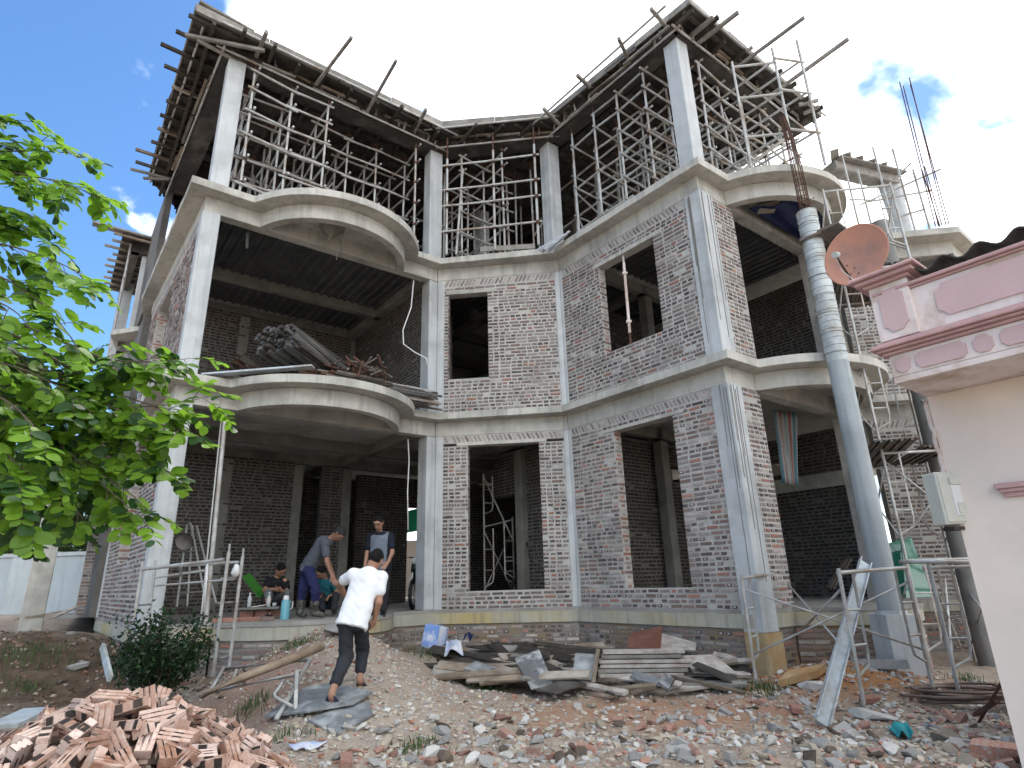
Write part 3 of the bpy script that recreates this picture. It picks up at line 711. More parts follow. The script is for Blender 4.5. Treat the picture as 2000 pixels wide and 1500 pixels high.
# a wide board hanging out at the left corner and one at the right corner
q0, q1, q2, q3 = atz(390, 2, 11.0), atz(497, 62, 11.0), atz(485, 82, 10.88), atz(380, 42, 10.88)
MB().hexa([q0, q1, q2, q3], [p + Vector((0, 0, 0.04)) for p in (q0, q1, q2, q3)]).build('corner_board', M['timber_grey'], roof)

# shoring: props with ledgers and braces, one scaffold under each wing
def clampbox(mb, p, d=None): mb.box(p, (0.085, 0.085, 0.055))
def shoring(label, cells, z0, z1, us, vs, fronts):
    """grid of props at P(us, vs) kept where cells(p) is true"""
    th = thing('shoring_scaffold', v3(P(us[0], vs[0]), z0), label, 'scaffold', None)
    ok = {}
    for i, s in enumerate(us):
        for j, t in enumerate(vs):
            p = P(s + random.uniform(-0.05, 0.05), t + random.uniform(-0.05, 0.05))
            if not cells(p) or any((p - c_).length < 0.36 for c_ in (cA, cD, cE, cF)): continue
            ok[i, j] = p; lean = Vector((random.uniform(-0.03, 0.03), random.uniform(-0.03, 0.03)))
            zt = z1 - 0.28
            MB().tube(v3(p, z0), v3(p + lean, zt), 0.025, 8).build('prop', M['galv'], th, smooth=True, autos=True)
            MB().tube(v3(p + lean, zt - 0.15), v3(p + lean, z1 + 0.02), 0.017, 6).box(v3(p + lean, z1 - 0.1), (0.14, 0.10, 0.02)).build('jack_head', M['rust'], th)
    zl = [z0 + 0.28, z0 + 0.82, z0 + 1.38, z0 + 1.95, z0 + 2.5, z0 + 2.95]
    for (i, j), p in ok.items():
        for k, z in enumerate(zl):
            for (di, dj) in ((1, 0), (0, 1)):
                q = ok.get((i + di, j + dj))
                if q is None or random.random() < 0.06 or (j > 2 and k % 2) or j > 5: continue
                e = (q - p).normalized() * 0.12; zz = z + (0.06 if dj else 0) + random.uniform(-0.02, 0.02)
                nn = Vector((e.y, -e.x)).normalized() * 0.045
                MB().tube(v3(p - e + nn, zz), v3(q + e + nn, zz + random.uniform(-0.02, 0.02)), 0.0235, 8).build('ledger', M['galv'], th, smooth=True, autos=True)
            if j <= 1: 
                mb = MB(); clampbox(mb, v3(p, z + 0.03)); mb.build('coupler', M['coupler'], th)
        for (di, dj) in ((1, 0), (0, 1)):
            q = ok.get((i + di, j + dj))
            if q is not None and random.random() < 0.10:
                zz = random.choice((z0 + 0.1, z0 + 1.0, z0 + 1.2)); 
                if random.random() < 0.5: p, q = q, p
                MB().tube(v3(p, zz), v3(q, zz + random.uniform(1.1, 1.6)), 0.022, 8).build('brace', M['galv'], th, smooth=True, autos=True)
                p = ok[i, j]
    return th, ok
inb = lambda poly: (lambda p: inside(p, poly))
mid_poly = [pd + Vector((0.1, -0.1)), pe + Vector((-0.1, -0.1)), pe + VV * 6, pd + VV * 6]
left_poly = [pa - VV * 0.1, pd - VV * 0.05 + Vector((-0.1, 0)), P(0.2, 6.2), P(-4.9, 6.2)]
right_poly = [pf - VV * 0.05 - UU * 0.1, ph - VV * 0.05, P(6.8, -1.4), P(2.0, 2.5), pe + VV * 0.1]
shoring('shoring scaffold of galvanised tubes filling the left wing above the round balcony', lambda p: inside(p, left_poly), Z3T, zd - 0.18, [-4.26 + 0.74 * i for i in range(7)], [0.0 + 0.72 * j for j in range(8)], 0)
shoring('shoring scaffold of galvanised tubes in the recessed bay between the two wings', lambda p: inside(p, mid_poly), Z3T, zd - 0.18, [-1.0 + 0.72 * i for i in range(6)], [-1.75 + 0.75 * j for j in range(9)], 0)
shR, okR = shoring('shoring scaffold of galvanised tubes under the tall right wing formwork', lambda p: inside(p, right_poly), Z3T, zd - 0.18, [2.10 + 0.76 * i for i in range(7)], [-5.42 + 0.74 * j for j in range(10)], 0)
# front standards of the recessed bay with their four rails
thm = thing('shoring_scaffold', v3(pd, Z3T), 'four-rail tube frame between the two slim columns of the middle bay', 'scaffold')
fr = [(atz(872, 497, Z3T), 9.95), (atz(967, 488, Z3T), 10.05), (atz(1052, 478, Z3T), 10.05)]
ts = []
for p, zt in fr:
    MB().tube(p, Vector((p.x, p.y, zt)), 0.028, 8).build('prop', M['galv'], thm, smooth=True, autos=True); ts.append(p)
    MB().tube(Vector((p.x, p.y, zt)), Vector((p.x, p.y, 10.55)), 0.018, 6).build('jack_head', M['rust'], thm)
for z in (7.95, 8.62, 9.05, 9.72):
    for a, b in ((0, 1), (1, 2)):
        MB().tube(Vector((ts[a].x - 0.1, ts[a].y - 0.05, z)), Vector((ts[b].x + 0.1, ts[b].y - 0.05, z + 0.01)), 0.024, 8).build('ledger', M['galv'], thm, smooth=True, autos=True)
    for p in ts: MB().box(Vector((p.x, p.y - 0.02, z)), (0.09, 0.1, 0.06)).build('coupler', M['coupler'], thm)
p0, p1 = atz(891, 497, Z3T), aty(904, 330, 11.75); MB().tube(p0, p1, 0.026, 8).build('leaning_tube', M['galv'], thm, smooth=True, autos=True)
# outer tubes standing on the right-hand balcony
tho = thing('balcony_scaffold', atz(1556, 330, Z3T), 'open tube scaffold standing on the upper right-hand balcony', 'scaffold')
def vtube(u, v, z0, z1, th, r=0.025):
    p = atz(u, v, z0); MB().tube(p, Vector((p.x, p.y, z1)), r, 8).build('standard', M['galv'], th, smooth=True, autos=True); return p
o1 = vtube(1556, 322, Z3T, 10.1, tho); o2 = vtube(1612, 322, Z3T, 10.3, tho); o3 = vtube(1468, 332, Z3T, 9.9, tho)
for z in (8.1, 9.0, 9.75):
    MB().tube(v3(o1 - Vector((0.05, 0.1, 0)), z), v3(o2 + Vector((0.05, 0, 0)), z), 0.023, 8).build('ledger', M['galv'], tho, smooth=True, autos=True)
    MB().tube(v3(o1, z + 0.05), v3(o1 + v3(VV, 0) * 1.6, z + 0.05), 0.023, 8).build('ledger', M['galv'], tho, smooth=True, autos=True)
    MB().tube(v3(o2, z + 0.05), v3(o2 + v3(VV, 0) * 1.4, z + 0.05), 0.023, 8).build('ledger', M['galv'], tho, smooth=True, autos=True)
    MB().tube(v3(o3, z + 0.02), v3(o1, z), 0.023, 8).build('ledger', M['galv'], tho, smooth=True, autos=True)
MB().bar(atz(1437, 343, Z3T + 0.05), aty(1545, 262, 10.2), 0.06, 0.06).build('leaning_plank', M['timber_grey'], tho)

# formwork of the block beyond the left side wall
rl = thing('roof_formwork', (-11, 16, 10.3), 'smaller dark roof formwork far left beyond the side wall', 'formwork')
q = Vector((-11.25, 15.05)); qr = q + UU * 2.6; qb = q + VV * 4.2
MB().prism([q, qr, qr + VV * 4.2, qb], 10.45, 10.5).build('deck', M['plyfilm'], rl)
MB().prism([q + VV * 0.3 + UU * 0.3, qr + VV * 0.3, qr + VV * 0.5, q + VV * 0.5 + UU * 0.3], 10.1, 10.44).build('edge_board', M['plyfilm'], rl)
MB().prism([q + VV * 0.3 + UU * 0.3, q + VV * 0.3 + UU * 0.5, qb + UU * 0.5, qb + UU * 0.3], 10.1, 10.44).build('edge_board', M['plyfilm'], rl)
MB().bar(v3(q - UU * 0.75, 10.5), v3(q + UU * 2.0, 10.5), 0.25, 0.05).build('long_board', M['timber_grey'], rl)
for t in np.arange(0, 4.2, 0.45): MB().bar(v3(q + VV * t - UU * random.uniform(0.1, 0.4), 10.38), v3(q + VV * t + UU * 0.9, 10.38), 0.055, 0.07).build('batten', M['timber'], rl)
for i, (s_, t_) in enumerate(((0.25, 0.35), (0.3, 1.5), (0.3, 2.7), (1.5, 0.35))):
    p = q + UU * s_ + VV * t_; MB().tube(v3(p, Z3T), v3(p, 10.35), 0.03, 8).build('prop', M['galv'], rl)
for z in (8.2, 9.2): MB().tube(v3(q + UU * 0.25 + VV * 0.2, z), v3(q + UU * 0.3 + VV * 3, z), 0.025, 8).build('ledger', M['galv'], rl)
MB().tube(v3(q + UU * 0.25 + VV * 0.35, 8.2), v3(q + UU * 0.3 + VV * 1.5, 9.6), 0.025, 8).build('brace', M['galv'], rl)
column(q + UU * 0.75 + VV * 0.55, 0.3, 0.3, Z3T, 10.45); column(q + UU * 0.75 + VV * 0.55, 0.3, 0.3, Z2T, B3); column(q + UU * 0.5 + VV * 3.4, 0.3, 0.3, Z3T, 10.45)
beam(q + VV * 4 + UU * 0.4, q + UU * 0.4 + VV * 0.35, B3, Z3L - 0.001); beam(q + UU * 0.4 + VV * 0.35, q + UU * 2.4 + VV * 0.35, B3, Z3L - 0.001)
# ------------------------------------------------------------------ neighbour's pink house at the right edge
pm('cream', (0.83, 0.72, 0.64), (0.79, 0.685, 0.605), 2.0, rough=0.8, bump=0.06, bscale=60, c3=(0.74, 0.645, 0.57), scale3=1.3)
pm('pink_panel', (0.60, 0.43, 0.43), (0.56, 0.40, 0.40), 3, rough=0.75, bump=0.05, bscale=80, streak=0.1)
pm('pink_mold', (0.56, 0.36, 0.355), (0.47, 0.295, 0.29), 4, rough=0.7, bump=0.05, streak=0.25)
pm('pale_stucco', (0.78, 0.69, 0.665), (0.70, 0.61, 0.58), 4, rough=0.8, bump=0.08, streak=0.25, c3=(0.50, 0.38, 0.30), scale3=2.5)
pm('fibro', (0.075, 0.075, 0.072), (0.045, 0.045, 0.043), 6, rough=0.9, bump=0.3)
HC = aty(1748, 750, 4.6); fd = -VV; fd3 = Vector((fd.x, fd.y, 0)); od3 = Vector((-UU.x, -UU.y, 0))     # along the front, outwards
nh = thing('neighbour_house', (HC.x + 0.5, HC.y + 0.2, -1.0), 'cream house with pink moulded parapet at the right edge', 'house')
def F(s, o, z): return Vector((HC.x, HC.y, 0)) + fd3 * s + od3 * o + Vector((0, 0, z))
def fbox(s0, s1, o0, o1, z0, z1, name, mat, bev=0.004, par=None):
    return MB().hexa([F(s0, o0, z0), F(s1, o0, z0), F(s1, o1, z0), F(s0, o1, z0)], [F(s0, o0, z1), F(s1, o0, z1), F(s1, o1, z1), F(s0, o1, z1)]).build(name, M[mat], par or nh, bevel=bev)
z0 = HC.z; OVH = 0.66; LEN = 5.0
fbox(0.0, LEN, -OVH - 3.0, -OVH, -1.2, z0 - 0.001, 'wall', 'cream', 0)
fbox(-0.002, LEN, -OVH - 3, -0.001, z0, z0 + 0.05, 'eave_soffit', 'pale_stucco')
fa = fbox(0.0, LEN, -0.14, 0.0, z0 + 0.052, z0 + 0.235, 'fascia', 'pale_stucco')
for i, (o, za, zb) in enumerate(((0.03, 0.237, 0.262), (0.065, 0.263, 0.285), (0.095, 0.286, 0.315), (0.06, 0.316, 0.335), (0.03, 0.336, 0.355))):
    fbox(-o, LEN, -0.15, o, z0 + za, z0 + zb, 'cornice', 'pink_mold', 0.006)
fbox(0.0, LEN, -0.16, 0.0, z0 + 0.356, z0 + 0.74, 'parapet', 'pale_stucco')
for i, (o, za, zb) in enumerate(((0.02, 0.741, 0.76), (0.045, 0.761, 0.79))): fbox(0.0, LEN, -0.17, o, z0 + za, z0 + zb, 'coping', 'pink_mold', 0.006)
def panel(s0, s1, za, zb, o, ch, par):
    pts = [(s0 + ch, za), (s1 - ch, za), (s1 - ch * 0.6, za + ch * 0.6), (s1, za + ch), (s1, zb - ch), (s1 - ch * 0.6, zb - ch * 0.6), (s1 - ch, zb), (s0 + ch, zb), (s0 + ch * 0.6, zb - ch * 0.6), (s0, zb - ch), (s0, za + ch), (s0 + ch * 0.6, za + ch * 0.6)]
    n = len(pts); vs = [F(s, o + 0.012, z) for s, z in pts] + [F(s, o - 0.02, z) for s, z in pts]
    MB().add(vs, [tuple(range(n))] + [(i, n + i, n + (i + 1) % n, (i + 1) % n) for i in range(n)]).build('panel', M['pink_panel'], nh)
panel(0.42, 3.6, z0 + 0.43, z0 + 0.70, 0.0, 0.06, nh)
x = 0.04
for l in (0.10, 0.34, 0.12, 0.34, 0.12, 0.34, 0.12, 0.34, 0.12): panel(x, x + l, z0 + 0.075, z0 + 0.205, 0.0, 0.03, nh); x += l + 0.045
# corner post with moulded cap
fbox(-0.02, 0.27, -0.27, 0.035, z0 + 0.357, z0 + 0.84, 'corner_post', 'pale_stucco')
panel(0.04, 0.22, z0 + 0.42, z0 + 0.78, 0.036, 0.05, nh)
for o, za, zb in ((0.03, 0.842, 0.87), (0.075, 0.871, 0.905), (0.11, 0.906, 0.935)): fbox(-0.02 - o, 0.27 + o, -0.27 - o, 0.035 + o, z0 + za, z0 + zb, 'post_cap', 'pink_mold', 0.006)
# corrugated roof sheets behind the parapet
mb = MB(); nseg = 120
for i in range(nseg):
    s0, s1 = 0.34 + i * 0.03, 0.34 + (i + 1) * 0.03; w0, w1 = 0.035 * math.sin(s0 * 2 * math.pi / 0.24), 0.035 * math.sin(s1 * 2 * math.pi / 0.24)
    b = z0 + 0.86; k = 0.30
    for zo, fl in ((0.0, (0, 1, 2, 3)), (0.012, (3, 2, 1, 0))):
        mb.add([F(s0, 0.05, b + w0 + zo), F(s1, 0.05, b + w1 + zo), F(s1, -2.6, b + w1 + k + zo), F(s0, -2.6, b + w0 + k + zo)], [fl])
    mb.add([F(s0, 0.05, b + w0), F(s1, 0.05, b + w1), F(s1, 0.05, b + w1 + 0.012), F(s0, 0.05, b + w0 + 0.012)], [(0, 1, 2, 3)])
mb.build('roof_sheet', M['fibro'], nh)
# small window-head moulding low on the wall
pq = atpl(1990, 960, (F(0, -OVH, 0).x, F(0, -OVH, 0).y), (UU.x, UU.y)); sq = (pq - F(0, -OVH, 0)).dot(fd3)
for i, (o, za, zb) in enumerate(((0.07, 0.03, 0.07), (0.05, 0.0, 0.03), (0.03, -0.035, 0.0))): fbox(sq - 0.06 - o, sq + 2, -OVH - 0.01, -OVH + o, pq.z + za, pq.z + zb, 'window_moulding', 'pink_mold', 0.004)
# electricity meter cabinet on the end of the wall
pm('cabinet', (0.60, 0.60, 0.54), (0.54, 0.54, 0.48), 3, rough=0.55, bump=0.02, streak=0.1)
pm('white_plastic', (0.72, 0.73, 0.72), (0.66, 0.67, 0.66), 3, rough=0.4, bump=0.0, spec=0.5)
pm('dark_metal', (0.06, 0.058, 0.055), (0.09, 0.06, 0.045), 8, rough=0.6, bump=0.1, metal=0.4)
pm('steel_paint', (0.42, 0.47, 0.47), (0.34, 0.38, 0.385), 5, rough=0.55, bump=0.06, metal=0.2, streak=0.3)
mp0, mp1, mp2 = aty(1826, 925, 5.05), aty(1894, 918, 5.05), aty(1836, 1026, 5.05)
mc = thing('meter_cabinet', mp2, 'pale electricity meter cabinet hung on the cream wall', 'cabinet')
cx = (mp1 - mp0); cx.z = 0; wd = cx.length; cx.normalize(); hh_ = mp0.z - mp2.z; cyv = Vector((-cx.y, cx.x, 0))
rotm = Matrix((cx, cyv, Vector((0, 0, 1)))).transposed()
cc = Vector((mp2.x, mp2.y, mp2.z)) + cx * wd / 2 + Vector((0, 0, hh_ / 2))
MB().box(cc, (wd, 0.16, hh_), rotm).build('body', M['cabinet'], mc, bevel=0.006)
dr = MB().box(cc - cyv * 0.085, (wd * 0.9, 0.012, hh_ * 0.92), rotm).build('door', M['cabinet'], mc, bevel=0.004)
MB().box(cc - cyv * 0.094 + Vector((0, 0, hh_ * 0.02)), (wd * 0.36, 0.01, hh_ * 0.72), rotm).build('meter_window', M['white_plastic'], mc, bevel=0.003)
MB().box(cc - cyv * 0.10 + Vector((0, 0, hh_ * 0.31)), (wd * 0.38, 0.025, hh_ * 0.13), rotm).build('hood', M['cabinet'], mc, bevel=0.003)
MB().box(cc - cyv * 0.10 - Vector((0, 0, hh_ * 0.2)), (wd * 0.22, 0.012, hh_ * 0.2), rotm).build('label_plate', M['cabinet'], mc)
MB().tube(cc - cyv * 0.09 + cx * wd * 0.3 - Vector((0, 0, hh_ * 0.32)), cc - cyv * 0.09 + cx * wd * 0.62 - Vector((0, 0, hh_ * 0.30)), 0.028, 10).build('cable_gland', M['cabinet'], mc, smooth=True, autos=True)
MB().box(cc - Vector((0, 0, hh_ / 2 + 0.03)) + cx * 0.05, (wd * 0.9, 0.14, 0.03), rotm).build('bracket', M['dark_metal'], mc)
# service cables running down the wall corner
wc = F(0, -OVH, 0)
pts = [F(-0.02, -OVH + 0.01, z0 - 0.02 - 0.06 * i) + Vector((random.uniform(-0.012, 0.012), random.uniform(-0.01, 0.01), 0)) for i in range(12)]
tag(MB().path(pts, 0.018, 6).build('service_cable', M['pale_stucco'], org=pts[-1], smooth=True), 'knotted white cable running down the corner of the cream wall', 'cable')

# ------------------------------------------------------------------ satellite dish on the roof corner
pm('dish_paint', (0.56, 0.27, 0.18), (0.51, 0.245, 0.165), 3, rough=0.55, bump=0.03, c3=(0.34, 0.20, 0.16), scale3=2.0, spec=0.4)
pc_ = aty(1676, 500, 5.6); dth = thing('satellite_dish', pc_ - Vector((0, 0, 0.5)), 'faded orange satellite dish with feed arm beside the pink parapet', 'satellite dish')
# orientation: ellipse long axis runs up-right in view
right = Vector((1, 0, 0.10)).normalized(); view = (pc_ - camp).normalized()
axd = (-view * 0.60 + Vector((-0.55, 0, -0.15)) + Vector((0, -0.1, 0.40))).normalized()
axm = Matrix(frame_from(axd)).transposed()
prof = [(0.001, 0.0), (0.08, 0.004), (0.16, 0.014), (0.24, 0.031), (0.30, 0.048), (0.325, 0.057)]
rx, ry, _ = frame_from(axd)
def dish_ring(k, zo):
    return k
mb = MB(); n = 40
for zo in (0.0, -0.008):
    mb.lathe([(r * 1.0, z + zo) for r, z in prof], pc_, n, Matrix((rx, ry, axd)).transposed())
mb.lathe([(0.325, 0.057), (0.335, 0.053), (0.33, 0.047), (0.325, 0.049)], pc_, n, Matrix((rx, ry, axd)).transposed())
mb.build('reflector', M['dish_paint'], dth, smooth=True, autos=True)
low = aty(1662, 545, 5.45); lnb = aty(1632, 498, 5.15)
MB().path([low, low.lerp(lnb, 0.5) + Vector((0, 0, -0.005)), lnb], 0.011, 8).build('feed_arm', M['dark_metal'], dth, smooth=True)
MB().tube(lnb + (pc_ - lnb).normalized() * 0.05, lnb - (pc_ - lnb).normalized() * 0.03, 0.03, 12).build('receiver', M['steel_paint'], dth, smooth=True, autos=True)
MB().path([lnb, lnb.lerp(low, 0.5) + Vector((-0.03, 0, -0.03)), low + Vector((0.03, 0, -0.02)), aty(1693, 572, 5.3)], 0.005, 6).build('cable', M['white_plastic'], dth, smooth=True)
mst = pc_ - axd * 0.05
MB().path([mst, mst - axd * 0.12 + Vector((0, 0, -0.05)), Vector((mst.x + 0.14, mst.y + 0.12, HC.z + 0.62))], 0.02, 8).build('mast', M['steel_paint'], dth, smooth=True)
for dx, dy in ((0.05, -0.12), (0.12, -0.06), (0.02, -0.20), (0.10, -0.17)):
    q = pc_ + rx * dx + ry * dy + axd * 0.02; MB().tube(q, q + axd * 0.012, 0.007, 6).build('bolt', M['dark_metal'], dth)

# ------------------------------------------------------------------ round portico column with sheet-metal form and starter bars
pm('sheet_metal', (0.52, 0.56, 0.57), (0.36, 0.40, 0.41), 4, rough=0.6, bump=0.08, metal=0.2, spec=0.5, c3=(0.30, 0.29, 0.26), scale3=3.0)
pm('col_grey', (0.36, 0.40, 0.42), (0.28, 0.31, 0.325), 2.0, rough=0.8, bump=0.15, bscale=30, c3=(0.42, 0.47, 0.48), scale3=1.0, streak=0.5)
pm('concrete_dark', (0.22, 0.22, 0.215), (0.16, 0.16, 0.155), 2.0, bump=0.2, c3=(0.30, 0.31, 0.31), scale3=0.8, streak=0.4)
rc = Vector((5.06, 8.70)); RR = 0.152
pil = thing('round_column', v3(rc, -1.0), 'round concrete portico column with ringed sheet-metal form and starter bars on top', 'column')
MB().lathe([(0.19, -1.1), (0.19, -0.03)], v3(rc, 0), 16).prism([rc + Vector((x, y)) for x, y in ((-0.21, -0.21), (0.21, -0.21), (0.21, 0.21), (-0.21, 0.21))], -1.1, -0.08).build('pier', M['concrete_smooth'], pil, bevel=0.01)
MB().lathe([(RR, -0.08), (RR, 1.2), (RR * 0.99, 2.3), (RR, 3.62), (0.001, 3.62)], v3(rc, 0), 28).build('shaft', M['col_grey'], pil, smooth=True, autos=True)
pr = [(RR + 0.002, 3.56)]; z = 3.56
while z < 6.2:
    h = random.uniform(0.09, 0.15); pr += [(RR + 0.004, z + 0.01), (RR + 0.004, z + h - 0.012), (RR + 0.013, z + h - 0.006), (RR + 0.013, z + h)]; z += h
pr += [(RR + 0.004, z), (RR - 0.02, z), (RR - 0.03, z - 0.06), (0.001, z - 0.06)]
MB().lathe(pr, v3(rc, 0), 28).build('sheet_form', M['sheet_metal'], pil, smooth=True, autos=True)
for zz in np.arange(3.7, 6.2, 0.33): MB().lathe([(RR + 0.014, zz), (RR + 0.019, zz + 0.003), (RR + 0.014, zz + 0.006)], v3(rc, 0), 24).build('tie_wire', M['dark_metal'], pil)
for i in range(6):
    a = i * math.pi / 3 + 0.3; q = rc + Vector((math.cos(a), math.sin(a))) * 0.08
    MB().path([v3(q, 6.1), v3(q, 7.2), v3(q * 0.7 + rc * 0.3 + Vector((-0.03, 0.0)), 7.9), v3(q * 0.6 + rc * 0.4 + Vector((-0.06, 0.02)), 8.3)], 0.011, 6).build('starter_bar', M['rust'], pil)
for zz in np.arange(6.22, 7.1, 0.11): MB().path([v3(rc + Vector((math.cos(a), math.sin(a))) * 0.088, zz) for a in np.linspace(0, 6.28, 11)[:-1]], 0.005, 5, closed=True).build('stirrup', M['rust'], pil)
# twin darker round columns deeper in the portico
for i, (x, y, zt) in enumerate(((7.35, 10.25, 7.0), (8.0, 10.9, 3.6))):
    q = thing('round_column', (x, y, -1.0), ('slim round grey column behind the scaffold tower', 'second grey round column against the right-hand brick wall')[i], 'column')
    MB().lathe([(0.17, -1.0), (0.17, zt), (0.001, zt)], (x, y, 0), 20).build('shaft', M['concrete_dark'], q, smooth=True, autos=True)

# ------------------------------------------------------------------ frame scaffolds
def hframe(th, p0, p1, z0, h, r=0.021, name='frame', mat='galv', ladder=True, lean=Vector((0, 0, 0))):
    """one welded ladder frame: two legs, head bar, inner hoop with rungs"""
    a, b = Vector((p0[0], p0[1], z0)), Vector((p1[0], p1[1], p1[2] if len(p1) > 2 else z0)); up = Vector((0, 0, h)) + lean; d = (b - a); d.z = 0; d.normalize()
    mb = MB(); mb.tube(a, a + up, r, 8).tube(b, b + up, r, 8).tube(a + up * 0.965 - d * 0.02, b + up * 0.965 + d * 0.02, r, 8)
    if ladder:
        for e, s in ((a, 1), (b, -1)):
            q = e + d * s * 0.24
            mb.path([q + up * 0.955, q + up * 0.36, q + up * 0.27 - d * s * 0.03, e + up * 0.20], r * 0.75, 6)
            for t in (0.42, 0.68): mb.tube(e + up * t, q + up * t, r * 0.7, 6)
    return mb.build(name, M[mat], th, smooth=True, autos=True)
def xbrace(th, a, b, za, zb, r=0.014):
    MB().tube(v3(a, za), v3(b, zb), r, 6).build('brace', M['galv'], th, smooth=True); MB().tube(v3(a, zb), v3(b, za), r, 6).build('brace', M['galv'], th, smooth=True)
def steelplank(th, p0, p1, w, z, name='platform'):
    p0, p1 = Vector(p0), Vector(p1); d = (p1 - p0).normalized(); n = Vector((-d.y, d.x)); mb = MB(); k = 9
    for i in range(k):
        a, b = -w / 2 + i * w / k, -w / 2 + (i + 0.62) * w / k
        mb.prism([p0 + n * a, p1 + n * a, p1 + n * b, p0 + n * b], z - (0.03 if i % 2 else 0.012), z)
    mb.prism([p0 - n * w / 2, p1 - n * w / 2, p1 + n * w / 2, p0 + n * w / 2], z + 0.001, z + 0.006)
    return mb.build(name, M['dark_plate'], th)
pm('dark_plate', (0.16, 0.155, 0.145), (0.10, 0.095, 0.09), 5, rough=0.6, bump=0.1, metal=0.3, c3=(0.20, 0.14, 0.10), scale3=2)
tw = thing('scaffold_tower', (6.3, 9.8, -0.9), 'tall frame scaffold tower between the round column and the pink house', 'scaffold')
T0, T1 = Vector((5.80, 9.30)), Vector((6.95, 9.16)); T2, T3 = Vector((6.15, 10.75)), Vector((7.35, 10.6))
for k in range(5):
    z = -0.95 + 1.62 * k
    hframe(tw, T0, T1, z, 1.62); hframe(tw, T2, T3, z, 1.62)
    xbrace(tw, T0, T2, z + 0.25, z + 1.4); xbrace(tw, T1, T3, z + 0.25, z + 1.4)
    if k in (1, 3): xbrace(tw, T0, T1, z + 0.2, z + 1.45)
for z, w in ((2.32, 0.6), (5.55, 0.75)):
    steelplank(tw, T0.lerp(T1, 0.3) - Vector((0.5, 0.6)), T2.lerp(T3, 0.3) + Vector((0.1, 0.35)), w, z); steelplank(tw, T0.lerp(T1, 0.8), T2.lerp(T3, 0.8) + Vector((0.1, 0.3)), w, z + 0.01)
q0, q1 = atpl(1588, 478, (5.2, 8.4), (0, 1)), Vector((7.0, 10.4, 5.75))
MB().bar(Vector((4.95, 8.55, 5.72)), Vector((6.9, 10.5, 5.62)), 0.34, 0.04).build('corrugated_sheet', M['dark_plate'], tw)
MB().bar(Vector((5.15, 8.35, 5.76)), Vector((7.3, 10.1, 5.66)), 0.34, 0.04).build('corrugated_sheet', M['dark_plate'], tw)
# low frame pairs standing on the rubble in front of the corner
fA = thing('ladder_scaffold', atz(1520, 1318, -0.85), 'low scaffold frame in front of the stained corner column', 'scaffold')
a0, a1 = atz(1478, 1338, -0.85), atz(1560, 1296, -0.78); hframe(fA, a0, a1, -0.85, 1.33, r=0.022)
fB = thing('ladder_scaffold', atz(1750, 1365, -0.9), 'low scaffold frame beside the leaning steel channel', 'scaffold')
b0, b1 = atz(1688, 1378, -0.9), atz(1822, 1345, -0.86); hframe(fB, b0, b1, -0.9, 1.42, r=0.023)
for (p, q) in ((a1, b0), (a0, b1)):
    MB().tube(v3(p, p.z + 1.15), v3(q, q.z + 0.42), 0.014, 6).build('brace', M['galv'], fB, smooth=True)
    MB().tube(v3(p, p.z + 0.35), v3(q, q.z + 1.2), 0.014, 6).build('brace', M['galv'], fB, smooth=True)
MB().tube(aty(1757, 1097, 7.6), aty(1935, 1098, 7.4), 0.024, 8).build('rail', M['galv'], fB, smooth=True)
c0, c1 = atz(1830, 1352, -0.88), atz(1975, 1335, -0.85)
fC = thing('ladder_scaffold', c0, 'scaffold frame in the shade next to the cream wall', 'scaffold')
hframe(fC, Vector((5.0, 7.6, -0.9)), Vector((5.9, 7.5, -0.9)), -0.9, 1.45); xbrace(fC, Vector((5.0, 7.6)), Vector((6.1, 9.0)), -0.6, 0.35); xbrace(fC, Vector((5.9, 7.5)), Vector((6.6, 9.1)), -0.6, 0.35)

# leaning steel channel
pm('channel_paint', (0.50, 0.56, 0.60), (0.40, 0.45, 0.48), 6, rough=0.5, bump=0.08, metal=0.15, c3=(0.34, 0.33, 0.31), scale3=3, streak=0.3)
l0, l1 = atz(1603, 1412, -0.93), aty(1688, 1098, 8.3)
ch = thing('steel_channel', l0, 'pale blue-grey steel channel leaning from the rubble to the porch', 'steel beam')
dd = (l1 - l0); x_, y_, d_ = frame_from(dd, Vector((0, -1, 0.3)))
for (o, w, h, nm) in ((0.0, 0.13, 0.012, 'web'),):
    MB().bar(l0, l1, w, h, y_).build(nm, M['channel_paint'], ch)
for s in (-1, 1): MB().bar(l0 + x_ * s * 0.065 + y_ * 0.03, l1 + x_ * s * 0.065 + y_ * 0.03, 0.012, 0.07, y_).build('flange', M['channel_paint'], ch)
# green glass sheets leaning at the back of the porch
gm_ = bpy.data.materials.new('green_glass'); gm_.use_nodes = True; gb = gm_.node_tree.nodes['Principled BSDF']; gb.inputs['Base Color'].default_value = (0.03, 0.16, 0.11, 1); gb.inputs['Roughness'].default_value = 0.12; gb.inputs['Coat Weight'].default_value = 0.5
M['green_glass'] = gm_
for i, (a, b, c, d, lb) in enumerate((((1742, 1168), (1800, 1165), (1765, 1052), (1738, 1062), 'darker green sheet leaning behind the round column'), ((1770, 1168), (1822, 1165), (1780, 1050), (1760, 1053), 'bright green sheet leaning in front of the brick wall'))):
    yb = 9.9 - 0.25 * i; q = [aty(*a, yb), aty(*b, yb), aty(*c, yb + 0.35), aty(*d, yb + 0.35)]
    o = MB().hexa(q, [p + Vector((0.0, 0.02, 0.012)) for p in q]).build('glass_sheet', M['green_glass'], org=q[0]); tag(o, lb, 'glass sheet')
